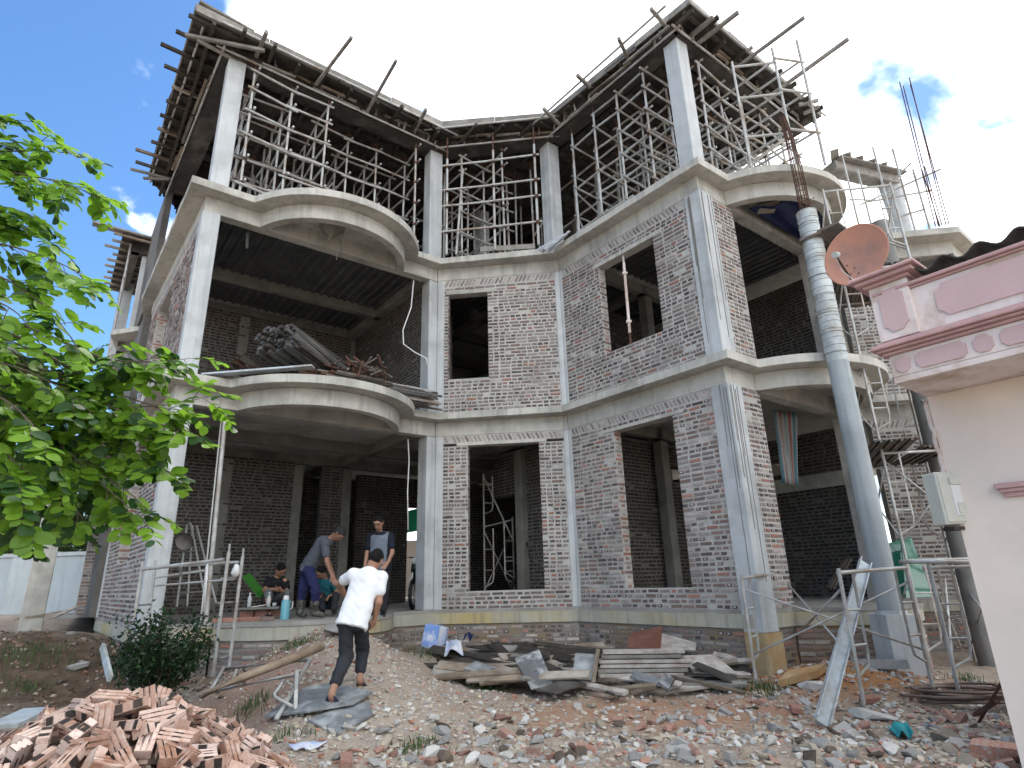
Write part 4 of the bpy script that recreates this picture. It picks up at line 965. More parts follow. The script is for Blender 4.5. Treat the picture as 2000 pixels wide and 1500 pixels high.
# dark boards and a striped tarpaulin inside the right-hand porch
for i, (a, b) in enumerate((((1618, 1150), (1652, 1095)), ((1624, 1150), (1660, 1092)))):
    p, q = aty(*a, 10.2), aty(*b, 10.5); o = MB().bar(p, q, 0.07, 0.05).build('plank', M['timber_dark'], org=p); tag(o, ('left of two dark planks leaning inside the right-hand porch', 'right of two dark planks leaning inside the right-hand porch')[i], 'plank')
def stripes():
    m = bpy.data.materials.new('striped_tarp'); m.use_nodes = True; t = m.node_tree; N = t.nodes; b = N['Principled BSDF']; b.inputs['Roughness'].default_value = 0.6
    tc = N.new('ShaderNodeTexCoord'); s = N.new('ShaderNodeSeparateXYZ'); t.links.new(tc.outputs['UV'], s.inputs[0]); r = N.new('ShaderNodeValToRGB'); t.links.new(s.outputs[0], r.inputs[0]); r.color_ramp.interpolation = 'CONSTANT'
    e = r.color_ramp.elements; cols = [(0.05, 0.12, 0.16), (0.24, 0.24, 0.23), (0.2, 0.06, 0.045), (0.24, 0.24, 0.23), (0.04, 0.12, 0.13), (0.24, 0.24, 0.23), (0.2, 0.07, 0.05), (0.22, 0.22, 0.22), (0.05, 0.13, 0.16), (0.22, 0.22, 0.22)]  # stripe colours darkened to put the porch shade into the cloth
    e[0].color = (*cols[0], 1); e[1].position = 0.1; e[1].color = (*cols[1], 1)
    for i, c in enumerate(cols[2:]): q = e.new(0.2 + 0.1 * i); q.color = (*c, 1)
    t.links.new(r.outputs[0], b.inputs['Base Color']); M['striped_tarp'] = m; return m
stripes()
def cloth(name, c00, c10, c11, c01, nu, nv, amp, fr, mat, label, cat, thick=0.006, seed=0.0, uv=False, sag=0.0):
    vs = []; n3 = ((c10 - c00).cross(c01 - c00)).normalized()
    for j in range(nv + 1):
        for i in range(nu + 1):
            u, v = i / nu, j / nv; p = (c00 * (1 - u) + c10 * u) * (1 - v) + (c01 * (1 - u) + c11 * u) * v
            w = amp * math.sin(u * fr * 6.28 + seed + 1.5 * v) * (0.35 + 0.65 * v) + amp * 0.6 * mnoise.noise(Vector((u * 4 + seed, v * 4, seed)))
            vs.append(p + n3 * w - Vector((0, 0, sag * 4 * u * (1 - u) * 4 * v * (1 - v))))
    fs = [(j * (nu + 1) + i, j * (nu + 1) + i + 1, (j + 1) * (nu + 1) + i + 1, (j + 1) * (nu + 1) + i) for j in range(nv) for i in range(nu)]
    o = MB().add(vs, fs).build(name, M[mat], org=c01, smooth=True); tag(o, label, cat)
    so = o.modifiers.new('thickness', 'SOLIDIFY'); so.thickness = thick
    if uv:
        ul = o.data.uv_layers.new(name='UVMap')
        for lp in o.data.loops: ul.data[lp.index].uv = ((lp.vertex_index % (nu + 1)) / nu, (lp.vertex_index // (nu + 1)) / nv)
    return o
cloth('striped_tarpaulin', aty(1510, 800, 10.9), aty(1556, 806, 11.1), aty(1560, 950, 11.1), aty(1530, 943, 10.9), 24, 12, 0.03, 4, 'striped_tarp', 'red, white and teal striped tarpaulin hanging in the right-hand porch', 'tarpaulin', uv=True)
pm('blue_tarp', (0.012, 0.022, 0.10), (0.008, 0.015, 0.07), 4, rough=0.5, bump=0.2, bscale=12, spec=0.4)
o = cloth('blue_tarpaulin', atz(1462, 408, 7.0), atz(1590, 385, 7.0), atz(1630, 450, 6.98), atz(1560, 470, 6.98), 20, 20, 0.05, 2, 'blue_tarp', 'dark blue tarpaulin stretched under the upper right-hand balcony', 'tarpaulin', sag=-0.1)
pl = [atz(1465, 412, 7.05), atz(1527, 386, 7.05), atz(1511, 416, 6.96), atz(1475, 418, 7.0)]
tag(MB().hexa(pl, [p + Vector((0, 0, 0.02)) for p in pl]).build('plywood_offcut', M['timber'], org=pl[0]), 'plywood offcut wedged under the upper right-hand balcony', 'plywood')
# formwork, round column and bars on the block beyond
fw = thing('roof_formwork', atz(1745, 330, 10.0), 'pale formwork deck on a round column far right beyond the balcony', 'formwork')
qa = [atz(1622, 318, 10.4), atz(1655, 302, 10.4), atz(1752, 340, 10.4), atz(1745, 347, 10.4)]
fwp = [(8.6, 14.6), (11.4, 13.6), (12.0, 14.4), (9.2, 15.6)]
k0 = atz(1735, 352, 10.2); k1 = atz(1620, 322, 10.2); k2v = (k1 - k0)
MB().bar(k0 + Vector((0.15, 0, 0)), k1, 0.75, 0.05).build('deck', M['timber_grey'], fw); MB().bar(k0 + Vector((0.1, -0.2, -0.14)), k1 + Vector((0, -0.2, -0.14)), 0.06, 0.22).build('edge_board', M['timber_grey'], fw)
for i in range(5): q = k0.lerp(k1, 0.1 + 0.2 * i); MB().bar(q + Vector((-0.3, -0.55, 0.06)), q + Vector((0.3, 0.5, 0.06)), 0.18, 0.03).build('board', M['timber_grey'], fw)
kc = Vector((k0.x + 0.05, k0.y + 0.05, 0)); MB().lathe([(0.22, Z3T), (0.22, 9.4), (0.27, 10.1), (0.001, 10.1)], kc, 20).build('round_column', M['concrete_smooth'], fw, smooth=True, autos=True)
for (u, v, zt) in ((1690, 452, 9.6), (1715, 452, 9.2), (1760, 455, 9.9), (1800, 452, 9.8), (1830, 450, 9.2)):
    p = atz(u, v, Z3T); p = p + Vector((0.1, 0.3, 0)); MB().tube(p, Vector((p.x, p.y, zt)), 0.024, 6).build('prop', M['galv'], fw)
for (a, b, z) in (((1680, 400), (1838, 330), 9.1), ((1690, 395), (1820, 372), 8.7), ((1735, 430), (1808, 408), 8.2), ((1660, 390), (1720, 391), 8.6), ((1745, 350), (1780, 318), 9.8)):
    MB().tube(atz(*a, z), atz(*b, z), 0.022, 6).build('ledger', M['galv'], fw)
sb = thing('starter_bars', atz(1838, 442, Z3T), 'cluster of tall rusty starter bars rising from the far right slab', 'rebar')
for (u, v, u2, v2) in ((1827, 442, 1757, 160), (1833, 442, 1764, 168), (1848, 441, 1776, 152), (1854, 440, 1778, 165), (1840, 441, 1806, 325), (1836, 443, 1800, 330)):
    p = atz(u, v, Z3T); d = ray(u2, v2); t = math.hypot(p.x, p.y) / math.hypot(d.x, d.y); q = Vector((d.x * t, d.y * t, CAM_Z + d.z * t)); MB().tube(p, q, 0.012, 5).build('bar', M['rust'], sb)
# ------------------------------------------------------------------ left side: portico pillar, boundary wall, trees beyond
pm('wall_blue', (0.52, 0.57, 0.59), (0.45, 0.50, 0.52), 1.5, rough=0.85, bump=0.08, c3=(0.40, 0.43, 0.44), scale3=0.6, streak=0.3)
pm('wall_blue_panel', (0.44, 0.50, 0.53), (0.39, 0.44, 0.47), 1.5, rough=0.85, bump=0.08, streak=0.3)
bw = thing('boundary_wall', (-16, 20, -0.5), 'pale blue-grey rendered boundary wall with panels at far left', 'wall')
w0, w1 = Vector((-32, 20.5)), Vector((-8.5, 19.2)); dw = (w1 - w0).normalized(); nw = Vector((dw.y, -dw.x))
MB().prism([w0, w1, w1 - nw * 0.2, w0 - nw * 0.2], -1.2, 1.62).build('wall', M['wall_blue_panel'], bw)
MB().prism([w0 + nw * 0.06, w1 + nw * 0.06, w1 - nw * 0.26, w0 - nw * 0.26], 1.621, 1.74).build('coping', M['wall_blue'], bw, bevel=0.01)
s = 0.4
while s < (w1 - w0).length:
    p = w0 + dw * s; MB().prism([p + nw * 0.05, p + dw * 0.75 + nw * 0.05, p + dw * 0.75 - nw * 0.02, p - nw * 0.02], -1.2, 1.62).build('pilaster', M['wall_blue'], bw, bevel=0.01)
    s += 2.6
pp = aty(58, 1228, 12.6); pt = thing('portico_pillar', (pp.x, pp.y, -0.4), 'square grey concrete pillar standing in the earth at far left', 'pillar')
MB().prism([Vector((pp.x, pp.y)) + UU * i * 0.19 + VV * j * 0.19 for i, j in ((-1, -1), (1, -1), (1, 1), (-1, 1))], -0.7, 3.35).build('shaft', M['concrete'], pt, bevel=0.012)
MB().prism([Vector((pp.x, pp.y)) + UU * i * 0.3 + VV * j * 0.3 for i, j in ((-1, -1), (1, -1), (1, 1), (-1, 1))], -0.75, -0.42).build('footing', M['concrete_dark'], pt, bevel=0.02)
cs = thing('portico_canopy', (pp.x, pp.y, 3.35), 'concrete canopy slab with timber form boards above the far left pillar', 'canopy')
c0 = Vector((pp.x, pp.y)) - UU * 0.7 - VV * 0.5
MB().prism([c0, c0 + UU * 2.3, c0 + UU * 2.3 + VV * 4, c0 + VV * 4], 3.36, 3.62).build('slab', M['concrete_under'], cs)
MB().prism([c0 - VV * 0.02, c0 + UU * 2.3 - VV * 0.02, c0 + UU * 2.3 - VV * 0.06, c0 - VV * 0.06], 3.3, 3.66).build('form_board', M['timber'], cs)
MB().prism([c0 - UU * 0.02, c0 - UU * 0.06, c0 + VV * 4 - UU * 0.06, c0 + VV * 4 - UU * 0.02], 3.3, 3.66).build('form_board', M['timber_grey'], cs)
# pier of the far block: brick with a plastered reveal
brick_wall(pa2 + VV * 1.9 - UU * 0.3, pa2 + VV * 1.9 + UU * 0.5, 0.0, B2, mort='mortar', hdr=0.4, jamb=False)
brick_wall(pa2 + VV * 3.2, pa2 + VV * 1.9, 0, B2, jamb=False, hdr=0.4)
part(MB().prism([pa2 + VV * 0.02 + UU * 0.2, pa2 + VV * 0.02 - UU * 0.02, pa2 - VV * 0.12 - UU * 0.02, pa2 - VV * 0.12 + UU * 0.2], 0, B2 - 0.003), 'plaster_edge', 'concrete_smooth')

# ------------------------------------------------------------------ leaves and trees
def leafmat(name, c1, c2, tr=0.35, rough=0.45, rnd=0.0):
    m = pm(name, c1, c2, 6.0, rough=rough, bump=0.0, spec=0.4, trans=tr, rnd=rnd, lo=0.3, hi=0.7); return m
leafmat('leaf_far', (0.055, 0.10, 0.03), (0.030, 0.06, 0.018)); leafmat('leaf_far2', (0.075, 0.13, 0.03), (0.045, 0.085, 0.02))
leafmat('leaf_bush', (0.020, 0.055, 0.018), (0.012, 0.032, 0.011), 0.2, 0.35); leafmat('leaf_bush2', (0.036, 0.085, 0.024), (0.02, 0.05, 0.015), 0.25, 0.35)
leafmat('leaf_bright', (0.235, 0.43, 0.04), (0.18, 0.35, 0.032), 0.55); leafmat('leaf_mid', (0.15, 0.29, 0.028), (0.105, 0.22, 0.022), 0.5); leafmat('leaf_deep', (0.030, 0.085, 0.018), (0.02, 0.06, 0.014), 0.35)
leafmat('grass', (0.085, 0.15, 0.035), (0.05, 0.10, 0.025), 0.3, 0.6)
pm('bark', (0.13, 0.105, 0.08), (0.075, 0.06, 0.048), 8, rough=0.95, bump=0.8, bscale=30)
def leaf_cloud(pts, sizes, mats, up=0.5, name='crown', parent=None, fold=0.25, tri=False):
    """one mesh of small bent leaves at given points"""
    n = len(pts); pts = np.array(pts); rng = np.random.RandomState(int(abs(pts[0].sum()) * 100) % 9999)
    nrm = rng.normal(size=(n, 3)); nrm[:, 2] += up * 2; nrm /= np.linalg.norm(nrm, axis=1)[:, None]
    t = rng.normal(size=(n, 3)); t -= (t * nrm).sum(1)[:, None] * nrm; t /= np.linalg.norm(t, axis=1)[:, None]; b = np.cross(nrm, t)
    L = np.array(sizes)[:, None]; W = L * 0.55
    v = np.stack([pts - t * L / 2, pts + b * W / 2 + nrm * L * fold * 0.3, pts + t * L / 2 - nrm * L * 0.12, pts - b * W / 2 + nrm * L * fold * 0.3], 1).reshape(-1, 3)
    f = np.arange(4 * n).reshape(n, 4)
    mb = MB(); mb.v = [tuple(x) for x in v]; mb.f = [(a[0], a[1], a[2]) for a in f] + [(a[0], a[2], a[3]) for a in f]
    mi = rng.randint(0, len(mats), n).tolist(); mb.m = mi + mi
    return mb.build(name, [M[x] for x in mats], parent)
def blob_points(c, r, n, shell=0.75, clumps=14, seed=0):
    rng = np.random.RandomState(seed); out = []
    cc = rng.normal(size=(clumps, 3)); cc /= np.linalg.norm(cc, axis=1)[:, None]; cc = cc * np.array(r) * (shell * rng.uniform(0.45, 1, (clumps, 1)))
    for k in range(clumps):
        m = n // clumps; q = rng.normal(size=(m, 3)) * np.array(r) * rng.uniform(0.15, 0.26); out.append(np.array(c) + cc[k] + q)
    return np.concatenate(out), [Vector(c) + Vector(x) for x in cc]
def far_tree(c, r, n, seed, label, mats=('leaf_far', 'leaf_far2'), leaf=0.22):
    base = Vector((c[0], c[1], gz(c[0], c[1]))); th = thing('tree', base, label, 'tree', 'trees beyond the boundary wall')
    pts, cl = blob_points(c, r, n, seed=seed); rng = random.Random(seed)
    leaf_cloud(pts, [leaf * rng.uniform(0.6, 1.4) for _ in range(len(pts))], mats, parent=th)
    mb = MB(); top = Vector(c); mb.path([base, base.lerp(top, 0.5) + Vector((0.1, 0, 0)), top], 0.2, 8, rr=[0.24, 0.16, 0.08])
    for q in cl[:9]: mb.path([base.lerp(top, 0.55), base.lerp(q, 0.8) + Vector((0, 0, 0.2)), q], 0.06, 6, rr=[0.09, 0.06, 0.02])
    mb.build('trunk', M['bark'], th, smooth=True)
far_tree((-16.5, 24, 3.3), (3.4, 2.2, 2.4), 7000, 1, 'dark leafy tree behind the boundary wall, nearest the house')
far_tree((-21.0, 25, 3.6), (3.2, 2.4, 2.8), 7000, 2, 'second dark leafy tree behind the boundary wall, left of the first')
far_tree((-26.5, 27, 4.2), (3.6, 2.6, 3.2), 6000, 3, 'leafy tree behind the boundary wall at the far left')
far_tree((-12.2, 26, 2.4), (2.2, 2.0, 1.9), 4000, 4, 'low leafy tree behind the boundary wall, right of the pillar')

# dark shrub before the porch
bs_ = aty(318, 1300, 7.3); base = Vector((bs_.x, 7.3, gz(bs_.x, 7.3)))
sh = thing('shrub', base, 'dense dark green shrub in front of the porch', 'shrub')
rng = random.Random(5); pts = []; sz = []; twg = MB()
ctr = aty(318, 1262, 7.3)
for k in range(46):
    a = rng.uniform(0, 6.28); e = rng.uniform(-0.2, 1.0); d = Vector((math.cos(a) * math.cos(e), math.sin(a) * math.cos(e), math.sin(e) * 1.0))
    tip = ctr + Vector((d.x * 0.52, d.y * 0.5, d.z * 0.52 - 0.10)) * rng.uniform(0.65, 1.12)
    mid = base.lerp(tip, 0.5) + Vector((rng.uniform(-0.08, 0.08), rng.uniform(-0.08, 0.08), 0.1)); twg.path([base + Vector((rng.uniform(-0.1, 0.1), rng.uniform(-0.1, 0.1), 0)), mid, tip], 0.008, 5, rr=[0.014, 0.009, 0.003])
    for i in range(95):
        t = rng.uniform(0.35, 1.05); p = base.lerp(mid, min(1, t * 2)) if t < 0.5 else mid.lerp(tip, (t - 0.5) * 2)
        p = p + Vector((rng.gauss(0, 0.07), rng.gauss(0, 0.07), rng.gauss(0, 0.06))); pts.append(tuple(p)); sz.append(rng.uniform(0.035, 0.075))
leaf_cloud(pts, sz, ('leaf_bush', 'leaf_bush', 'leaf_bush2'), up=0.4, parent=sh); twg.build('stems', M['bark'], sh)

# ------------------------------------------------------------------ scaffold frames around the shrub
fl = thing('ladder_scaffold', atz(430, 1312, -0.95), 'upright galvanised ladder frame at the porch edge beside the shrub', 'scaffold')
A0, A1 = aty(415, 1322, 8.0), aty(447, 1305, 8.55); zb = A0.z; zt = aty(438, 1078, 8.0).z; zt1 = aty(468, 1086, 8.55).z
MB().tube(A0, Vector((A0.x + 0.02, A0.y, zt)), 0.023, 8).tube(A0 + Vector((0.02, 0, zt - A0.z)), A0 + Vector((0.02, 0, zt - A0.z + 0.1)), 0.014, 6).build('leg', M['galv'], fl, smooth=True, autos=True)
MB().tube(A1, Vector((A1.x + 0.02, A1.y, zt1)), 0.023, 8).tube(A1 + Vector((0.02, 0, zt1 - A1.z)), A1 + Vector((0.02, 0, zt1 - A1.z + 0.1)), 0.014, 6).build('leg', M['galv'], fl, smooth=True, autos=True)
for k, v in enumerate((1130, 1178, 1228, 1284)):
    p = aty(432 - (v - 1130) * 0.11, v, 8.0); q = aty(463 - (v - 1130) * 0.11, v - 2, 8.55); MB().path([p, p.lerp(q, 0.5) + Vector((0, 0, -0.015 if k == 3 else 0)), q], 0.015, 6).build('rung', M['galv'], fl, smooth=True)
B0, B1 = aty(277, 1112, 8.2), aty(302, 1108, 9.0)
for nm, p, q, r in (('head_bar', B0, aty(437, 1093, 8.0), 0.023), ('head_bar', B1, aty(466, 1098, 8.55), 0.020), ('rail', aty(302, 1128, 8.9), aty(405, 1114, 8.9), 0.016), ('rail', aty(303, 1144, 8.9), aty(460, 1131, 8.6), 0.014), ('leg', B0 + Vector((0, 0, 0.1)), aty(262, 1210, 8.2), 0.023), ('leg', B1 + Vector((0, 0, 0.1)), aty(290, 1215, 9.0), 0.02), ('rung', aty(268, 1182, 8.2), aty(294, 1180, 9.0), 0.015), ('post', aty(353, 1106, 8.4), aty(353, 1122, 8.8), 0.016)):
    MB().tube(p, q, r, 8).build(nm, M['galv'], fl, smooth=True, autos=True)
MB().tube(aty(406, 1102, 8.7), aty(398, 1195, 8.7), 0.016, 8).build('rung', M['white_plastic'], fl, smooth=True)
# a plastic bag snagged on the frame
bgp = aty(461, 1112, 8.5); mb = MB()
mb.lathe([(0.012, 0.07), (0.03, 0.05), (0.05, 0.0), (0.055, -0.05), (0.03, -0.09), (0.001, -0.1)], bgp, 10)
vs = [Vector(v) for v in mb.v]; mb.v = [tuple(v + Vector((mnoise.noise(v * 30) * 0.02, mnoise.noise(v * 27 + Vector((5, 0, 0))) * 0.02, 0))) for v in vs]
tag(mb.build('plastic_bag', M['white_plastic'], org=bgp, smooth=True), 'small crumpled white plastic bag snagged on the ladder frame', 'plastic bag')
# fallen frame and log on the ramp's left flank
def gp(u, v, lift=0.0):
    """pixel to ground point"""
    d = ray(u, v); t = 2.0
    for _ in range(400):
        p = Vector((d.x * t, d.y * t, CAM_Z + d.z * t))
        if p.z < gz(p.x, p.y): break
        t += 0.05
    return Vector((p.x, p.y, gz(p.x, p.y) + lift))
ff = thing('fallen_scaffold', gp(500, 1350), 'galvanised scaffold frame lying on the slope below the log', 'scaffold')
def lay(pts, r, nm, dy=(0, 0)):
    MB().path(pts, r, 8).build(nm, M['galv'], ff, smooth=True)
G = lambda u, v, y: aty(u, v, y)
lay([G(412, 1348, 6.9), G(438, 1303, 7.2)], 0.022, 'leg'); lay([G(437, 1306, 7.2), G(607, 1288, 7.3)], 0.022, 'leg'); lay([G(606, 1288, 7.3), G(540, 1405, 6.4)], 0.022, 'leg')
lay([G(408, 1352, 6.9), G(575, 1318, 6.8)], 0.022, 'head_bar'); lay([G(580, 1310, 6.8), G(577, 1385, 6.5)], 0.022, 'leg')
lay([G(555, 1328, 6.8), G(536, 1355, 6.65), G(538, 1362, 6.6), G(572, 1380, 6.5)], 0.016, 'brace'); lay([G(540, 1322, 6.85), G(575, 1340, 6.7)], 0.015, 'brace'); lay([G(462, 1308, 7.1), G(450, 1345, 6.9)], 0.015, 'brace')
pm('log_wood', (0.32, 0.245, 0.175), (0.22, 0.165, 0.115), 7, rough=0.9, bump=0.6, bscale=25, c3=(0.40, 0.34, 0.27), scale3=2)
lg = [aty(392, 1358, 6.35), aty(470, 1325, 6.7), aty(560, 1290, 7.1), aty(630, 1262, 7.5)]
tag(MB().path(lg, 0.055, 10, rr=[0.036, 0.042, 0.044, 0.047]).build('log', M['log_wood'], org=lg[0], smooth=True), 'long bare wooden log lying up the slope to the porch', 'log')
p, q = aty(215, 1325, 5.9), aty(200, 1262, 6.6)
tag(MB().bar(p, q, 0.06, 0.03, Vector((0, -1, 0))).build('steel_strip', M['channel_paint'], org=p), 'pale blue steel strip leaning behind the brick heap', 'steel strip')
# plywood sheets used as a walkway
pm('ply_weather', (0.20, 0.215, 0.225), (0.115, 0.125, 0.135), 5, rough=0.7, bump=0.3, bscale=30, c3=(0.36, 0.38, 0.39), scale3=3.0)
def sheet_on_ground(pix, lift, th, name, mat, label, cat, ys=None):
    q = [gp(u, v) + Vector((0, 0, lift)) for u, v in pix]
    o = MB().add(q + [p + Vector((0, 0, th)) for p in q], [tuple(range(len(q) - 1, -1, -1)), tuple(range(len(q), 2 * len(q)))] + [(i, (i + 1) % len(q), len(q) + (i + 1) % len(q), len(q) + i) for i in range(len(q))]).build(name, M[mat], org=q[0]); return tag(o, label, cat)
sheet_on_ground([(512, 1420), (600, 1412), (690, 1392), (727, 1368), (700, 1362), (640, 1352), (590, 1362), (560, 1385)], 0.06, 0.018, 'plywood_sheet', 'ply_weather', 'weathered grey plywood sheet under the walking man', 'plywood')
sheet_on_ground([(600, 1418), (660, 1443), (727, 1405), (722, 1378), (650, 1395)], 0.015, 0.02, 'plywood_sheet', 'ply_weather', 'lower plywood sheet with a dark edge under the walkway', 'plywood')

# ------------------------------------------------------------------ porch things
pm('aluminium', (0.60, 0.60, 0.58), (0.50, 0.50, 0.48), 5, rough=0.4, bump=0.02, metal=0.6)
lp = [aty(345, 1185, 10.2), aty(365, 1025, 10.6), aty(373, 1025, 10.6), aty(403, 1180, 10.0)]
sl = thing('step_ladder', (lp[0].x, lp[0].y, 0.0), 'aluminium step ladder standing on the left of the porch', 'ladder')
for a, b in ((0, 1), (3, 2)):
    for dy in (0, 0.32): MB().tube(lp[a] + Vector((0, dy if a == 0 else dy, 0)), lp[b] + Vector((0, dy * 0.6, 0)), 0.018, 8).build('rail', M['aluminium'], sl, smooth=True, autos=True)
MB().path([lp[1], lp[1].lerp(lp[2], 0.5) + Vector((0, 0, 0.03)), lp[2]], 0.018, 8).build('top_hoop', M['aluminium'], sl, smooth=True)
for t in (0.15, 0.4, 0.65):
    p, q = lp[0].lerp(lp[1], t), lp[3].lerp(lp[2], t); MB().bar(p, q, 0.02, 0.02).build('step', M['aluminium'], sl)
hb = aty(360, 1058, 10.35); hm = Matrix(frame_from(Vector((0.15, -1, -0.35)))).transposed()
x_, y_, d_ = frame_from(Vector((0.15, -1, -0.35)))
tag(MB().lathe([(0.145, 0.0), (0.15, 0.01), (0.13, -0.03), (0.09, -0.075), (0.03, -0.095), (0.001, -0.097)], hb, 20, Matrix((x_, y_, d_)).transposed()).lathe([(0.140, 0.0), (0.12, -0.03), (0.085, -0.065), (0.001, -0.085)], hb, 20, Matrix((x_, y_, d_)).transposed()).build('basin', M['timber_grey'], org=hb, smooth=True), 'dusty round basin hung on the step ladder', 'basin')
stp = aty(432, 800, 9.6); sp = Vector((stp.x, stp.y))
tag(MB().tube(v3(aty(410, 1150, 9.75), 0.0), v3(aty(440, 812, 9.75), 3.33), 0.036, 12).build('steel_prop', M['galv'], org=v3(aty(410, 1150, 9.75), 0.0), smooth=True, autos=True), 'tall galvanised steel prop standing at the left of the porch', 'prop')
tag(MB().tube(v3(aty(400, 1150, 9.9), 0.0), v3(aty(433, 812, 9.9), 3.33), 0.012, 8).build('conduit', M['white_plastic'], org=v3(aty(400, 1150, 9.9), 0), smooth=True, autos=True), 'thin white conduit running up beside the steel prop', 'pipe')
# low tea table of a plank on bricks
tb = thing('low_table', aty(520, 1205, 10.4), 'low plank table on stacked bricks where the men sit', 'table')
t0, t1 = aty(478, 1188, 10.45), aty(556, 1186, 10.45)
MB().bar(t0, t1, 0.5, 0.03).build('plank_top', M['timber_grey'], tb)
for q in (t0.lerp(t1, 0.12), t0.lerp(t1, 0.5), t0.lerp(t1, 0.85)):
    for k in range(2):
        b = Vector((q.x, q.y - 0.05, 0.03 + 0.062 * k)); MB().box(b, (0.21, 0.1, 0.06)).build('brick', M[random.choice(('brick_red', 'brick_brown'))], tb)
pm('thermos_blue', (0.16, 0.42, 0.50), (0.14, 0.38, 0.46), 5, rough=0.35, bump=0.0, spec=0.5)
tp = aty(557, 1196, 10.15); tp.z = 0.0
tm = thing('thermos_flask', tp, 'light blue thermos flask with white cap on the porch floor', 'thermos')
MB().lathe([(0.001, 0), (0.07, 0.0), (0.072, 0.02), (0.072, 0.26), (0.062, 0.285), (0.04, 0.30), (0.001, 0.30)], tp, 18).build('body', M['thermos_blue'], tm, smooth=True, autos=True)
MB().lathe([(0.045, 0.295), (0.045, 0.335), (0.03, 0.36), (0.001, 0.362)], tp, 14).build('cap', M['white_plastic'], tm, smooth=True, autos=True)
MB().path([tp + Vector((0.07, -0.01, 0.25)), tp + Vector((0.115, -0.01, 0.27)), tp + Vector((0.11, -0.01, 0.17)), tp + Vector((0.07, -0.01, 0.14))], 0.009, 6).build('handle', M['white_plastic'], tm, smooth=True)
gl = bpy.data.materials.new('clear_plastic'); gl.use_nodes = True; b_ = gl.node_tree.nodes['Principled BSDF']; b_.inputs['Base Color'].default_value = (0.8, 0.88, 0.9, 1); b_.inputs['Roughness'].default_value = 0.08; b_.inputs['Alpha'].default_value = 0.45; M['clear_plastic'] = gl
for i, (u, v, lb) in enumerate(((486, 1186, 'clear plastic bottle at the left end of the low table'), (524, 1184, 'clear plastic bottle nearer the thermos on the low table'))):
    q = aty(u, v, 10.4); q.z = t0.z + 0.016; bt = thing('bottle', q, lb, 'bottle')
    MB().lathe([(0.001, 0), (0.032, 0), (0.033, 0.12), (0.025, 0.16), (0.013, 0.19), (0.013, 0.21)], q, 12).build('body', M['clear_plastic'], bt, smooth=True); MB().lathe([(0.016, 0.205), (0.016, 0.225), (0.001, 0.226)], q, 10).build('cap', M['white_plastic'], bt)
q = aty(510, 1187, 10.35); q.z = t0.z + 0.016
tag(MB().bar(q + Vector((-0.14, 0.0, 0.005)), q + Vector((0.06, 0.03, 0.03)), 0.12, 0.012).build('folded_paper', M['white_plastic'], org=q), 'crumpled white paper lying on the low table', 'paper')
q = aty(536, 1182, 10.3); q.z = t0.z + 0.016
tag(MB().lathe([(0.001, 0.0), (0.03, 0.0), (0.035, 0.06), (0.031, 0.06), (0.027, 0.006), (0.001, 0.006)], q, 12).build('cup', M['steel_paint'], org=q, smooth=True), 'small steel cup on the low table', 'cup')
# loose bricks on the floor beside the table
for i, (u, v) in enumerate(((436, 1196), (444, 1205), (462, 1207), (480, 1206), (500, 1204), (522, 1203), (430, 1208), (452, 1199))):
    q = aty(u, v, 10.0 - 0.03 * i); q.z = 0.031
    tag(MB().box(q, (0.21, 0.1, 0.06), Matrix.Rotation(random.uniform(-0.5, 0.5), 3, 'Z')).build('loose_brick', M[random.choice(('brick_red', 'brick_brown', 'brick_grey'))], org=q, bevel=0.004), 'loose brick lying on the porch floor by the low table', 'brick', 'bricks on the porch floor')
# folding camp chair in green canvas
pm('green_canvas', (0.05, 0.22, 0.03), (0.035, 0.16, 0.022), 6, rough=0.8, bump=0.1)
ch0 = aty(498, 1150, 11.2); cc_ = thing('camp_chair', Vector((ch0.x, ch0.y, 0)), 'green canvas folding chair behind the seated man in black', 'chair')
qs = [aty(473, 1128, 11.2), aty(487, 1120, 11.5), aty(520, 1160, 11.3), aty(507, 1170, 11.0)]
MB().hexa(qs, [p + Vector((0, 0.01, 0.015)) for p in qs]).build('backrest', M['green_canvas'], cc_)
for a, b in ((aty(470, 1128, 11.1), aty(512, 1195, 11.0)), (aty(486, 1120, 11.5), aty(530, 1190, 11.4)), (aty(505, 1172, 11.0), aty(488, 1200, 10.9)), (aty(520, 1160, 11.3), aty(500, 1195, 11.3))):
    b.z = max(b.z, 0.0); MB().tube(a, b, 0.011, 6).build('leg', M['dark_metal'], cc_, smooth=True)
# hanging cables and the tarpaulin drooping under the upper left balcony
pts = [aty(808, 548, 11.6), aty(803, 600, 11.6), aty(787, 645, 11.5), aty(788, 672, 11.45), aty(810, 688, 11.4), aty(833, 700, 11.4), aty(834, 712, 11.4)]
tag(MB().path(pts, 0.014, 6).build('cable', M['white_plastic'], org=pts[-1], smooth=True), 'white cable looping down the middle-storey loggia', 'cable')
pts = [aty(797, 858, 11.7), aty(799, 900, 11.7), aty(796, 960, 11.7), aty(797, 1035, 11.7)]
tag(MB().path(pts, 0.012, 6).build('cable', M['white_plastic'], org=pts[-1], smooth=True), 'white cable hanging straight down in the ground-floor porch', 'cable')
pm('old_tarp', (0.34, 0.33, 0.28), (0.26, 0.25, 0.21), 4, rough=0.6, bump=0.15, bscale=15, trans=0.15)
cc0 = aty(650, 452, 10.25); mb = MB(); n = 20; prof = [(0.42, 0.26), (0.36, 0.19), (0.27, 0.12), (0.17, 0.02), (0.08, -0.10), (0.03, -0.22), (0.012, -0.27), (0.001, -0.28)]
mb.lathe(prof, cc0, n); mb.v = [tuple(Vector(v) + Vector((mnoise.noise(Vector(v) * 5) * 0.09, mnoise.noise(Vector(v) * 5 + Vector((3, 1, 2))) * 0.09, mnoise.noise(Vector(v) * 4) * 0.06))) for v in mb.v]
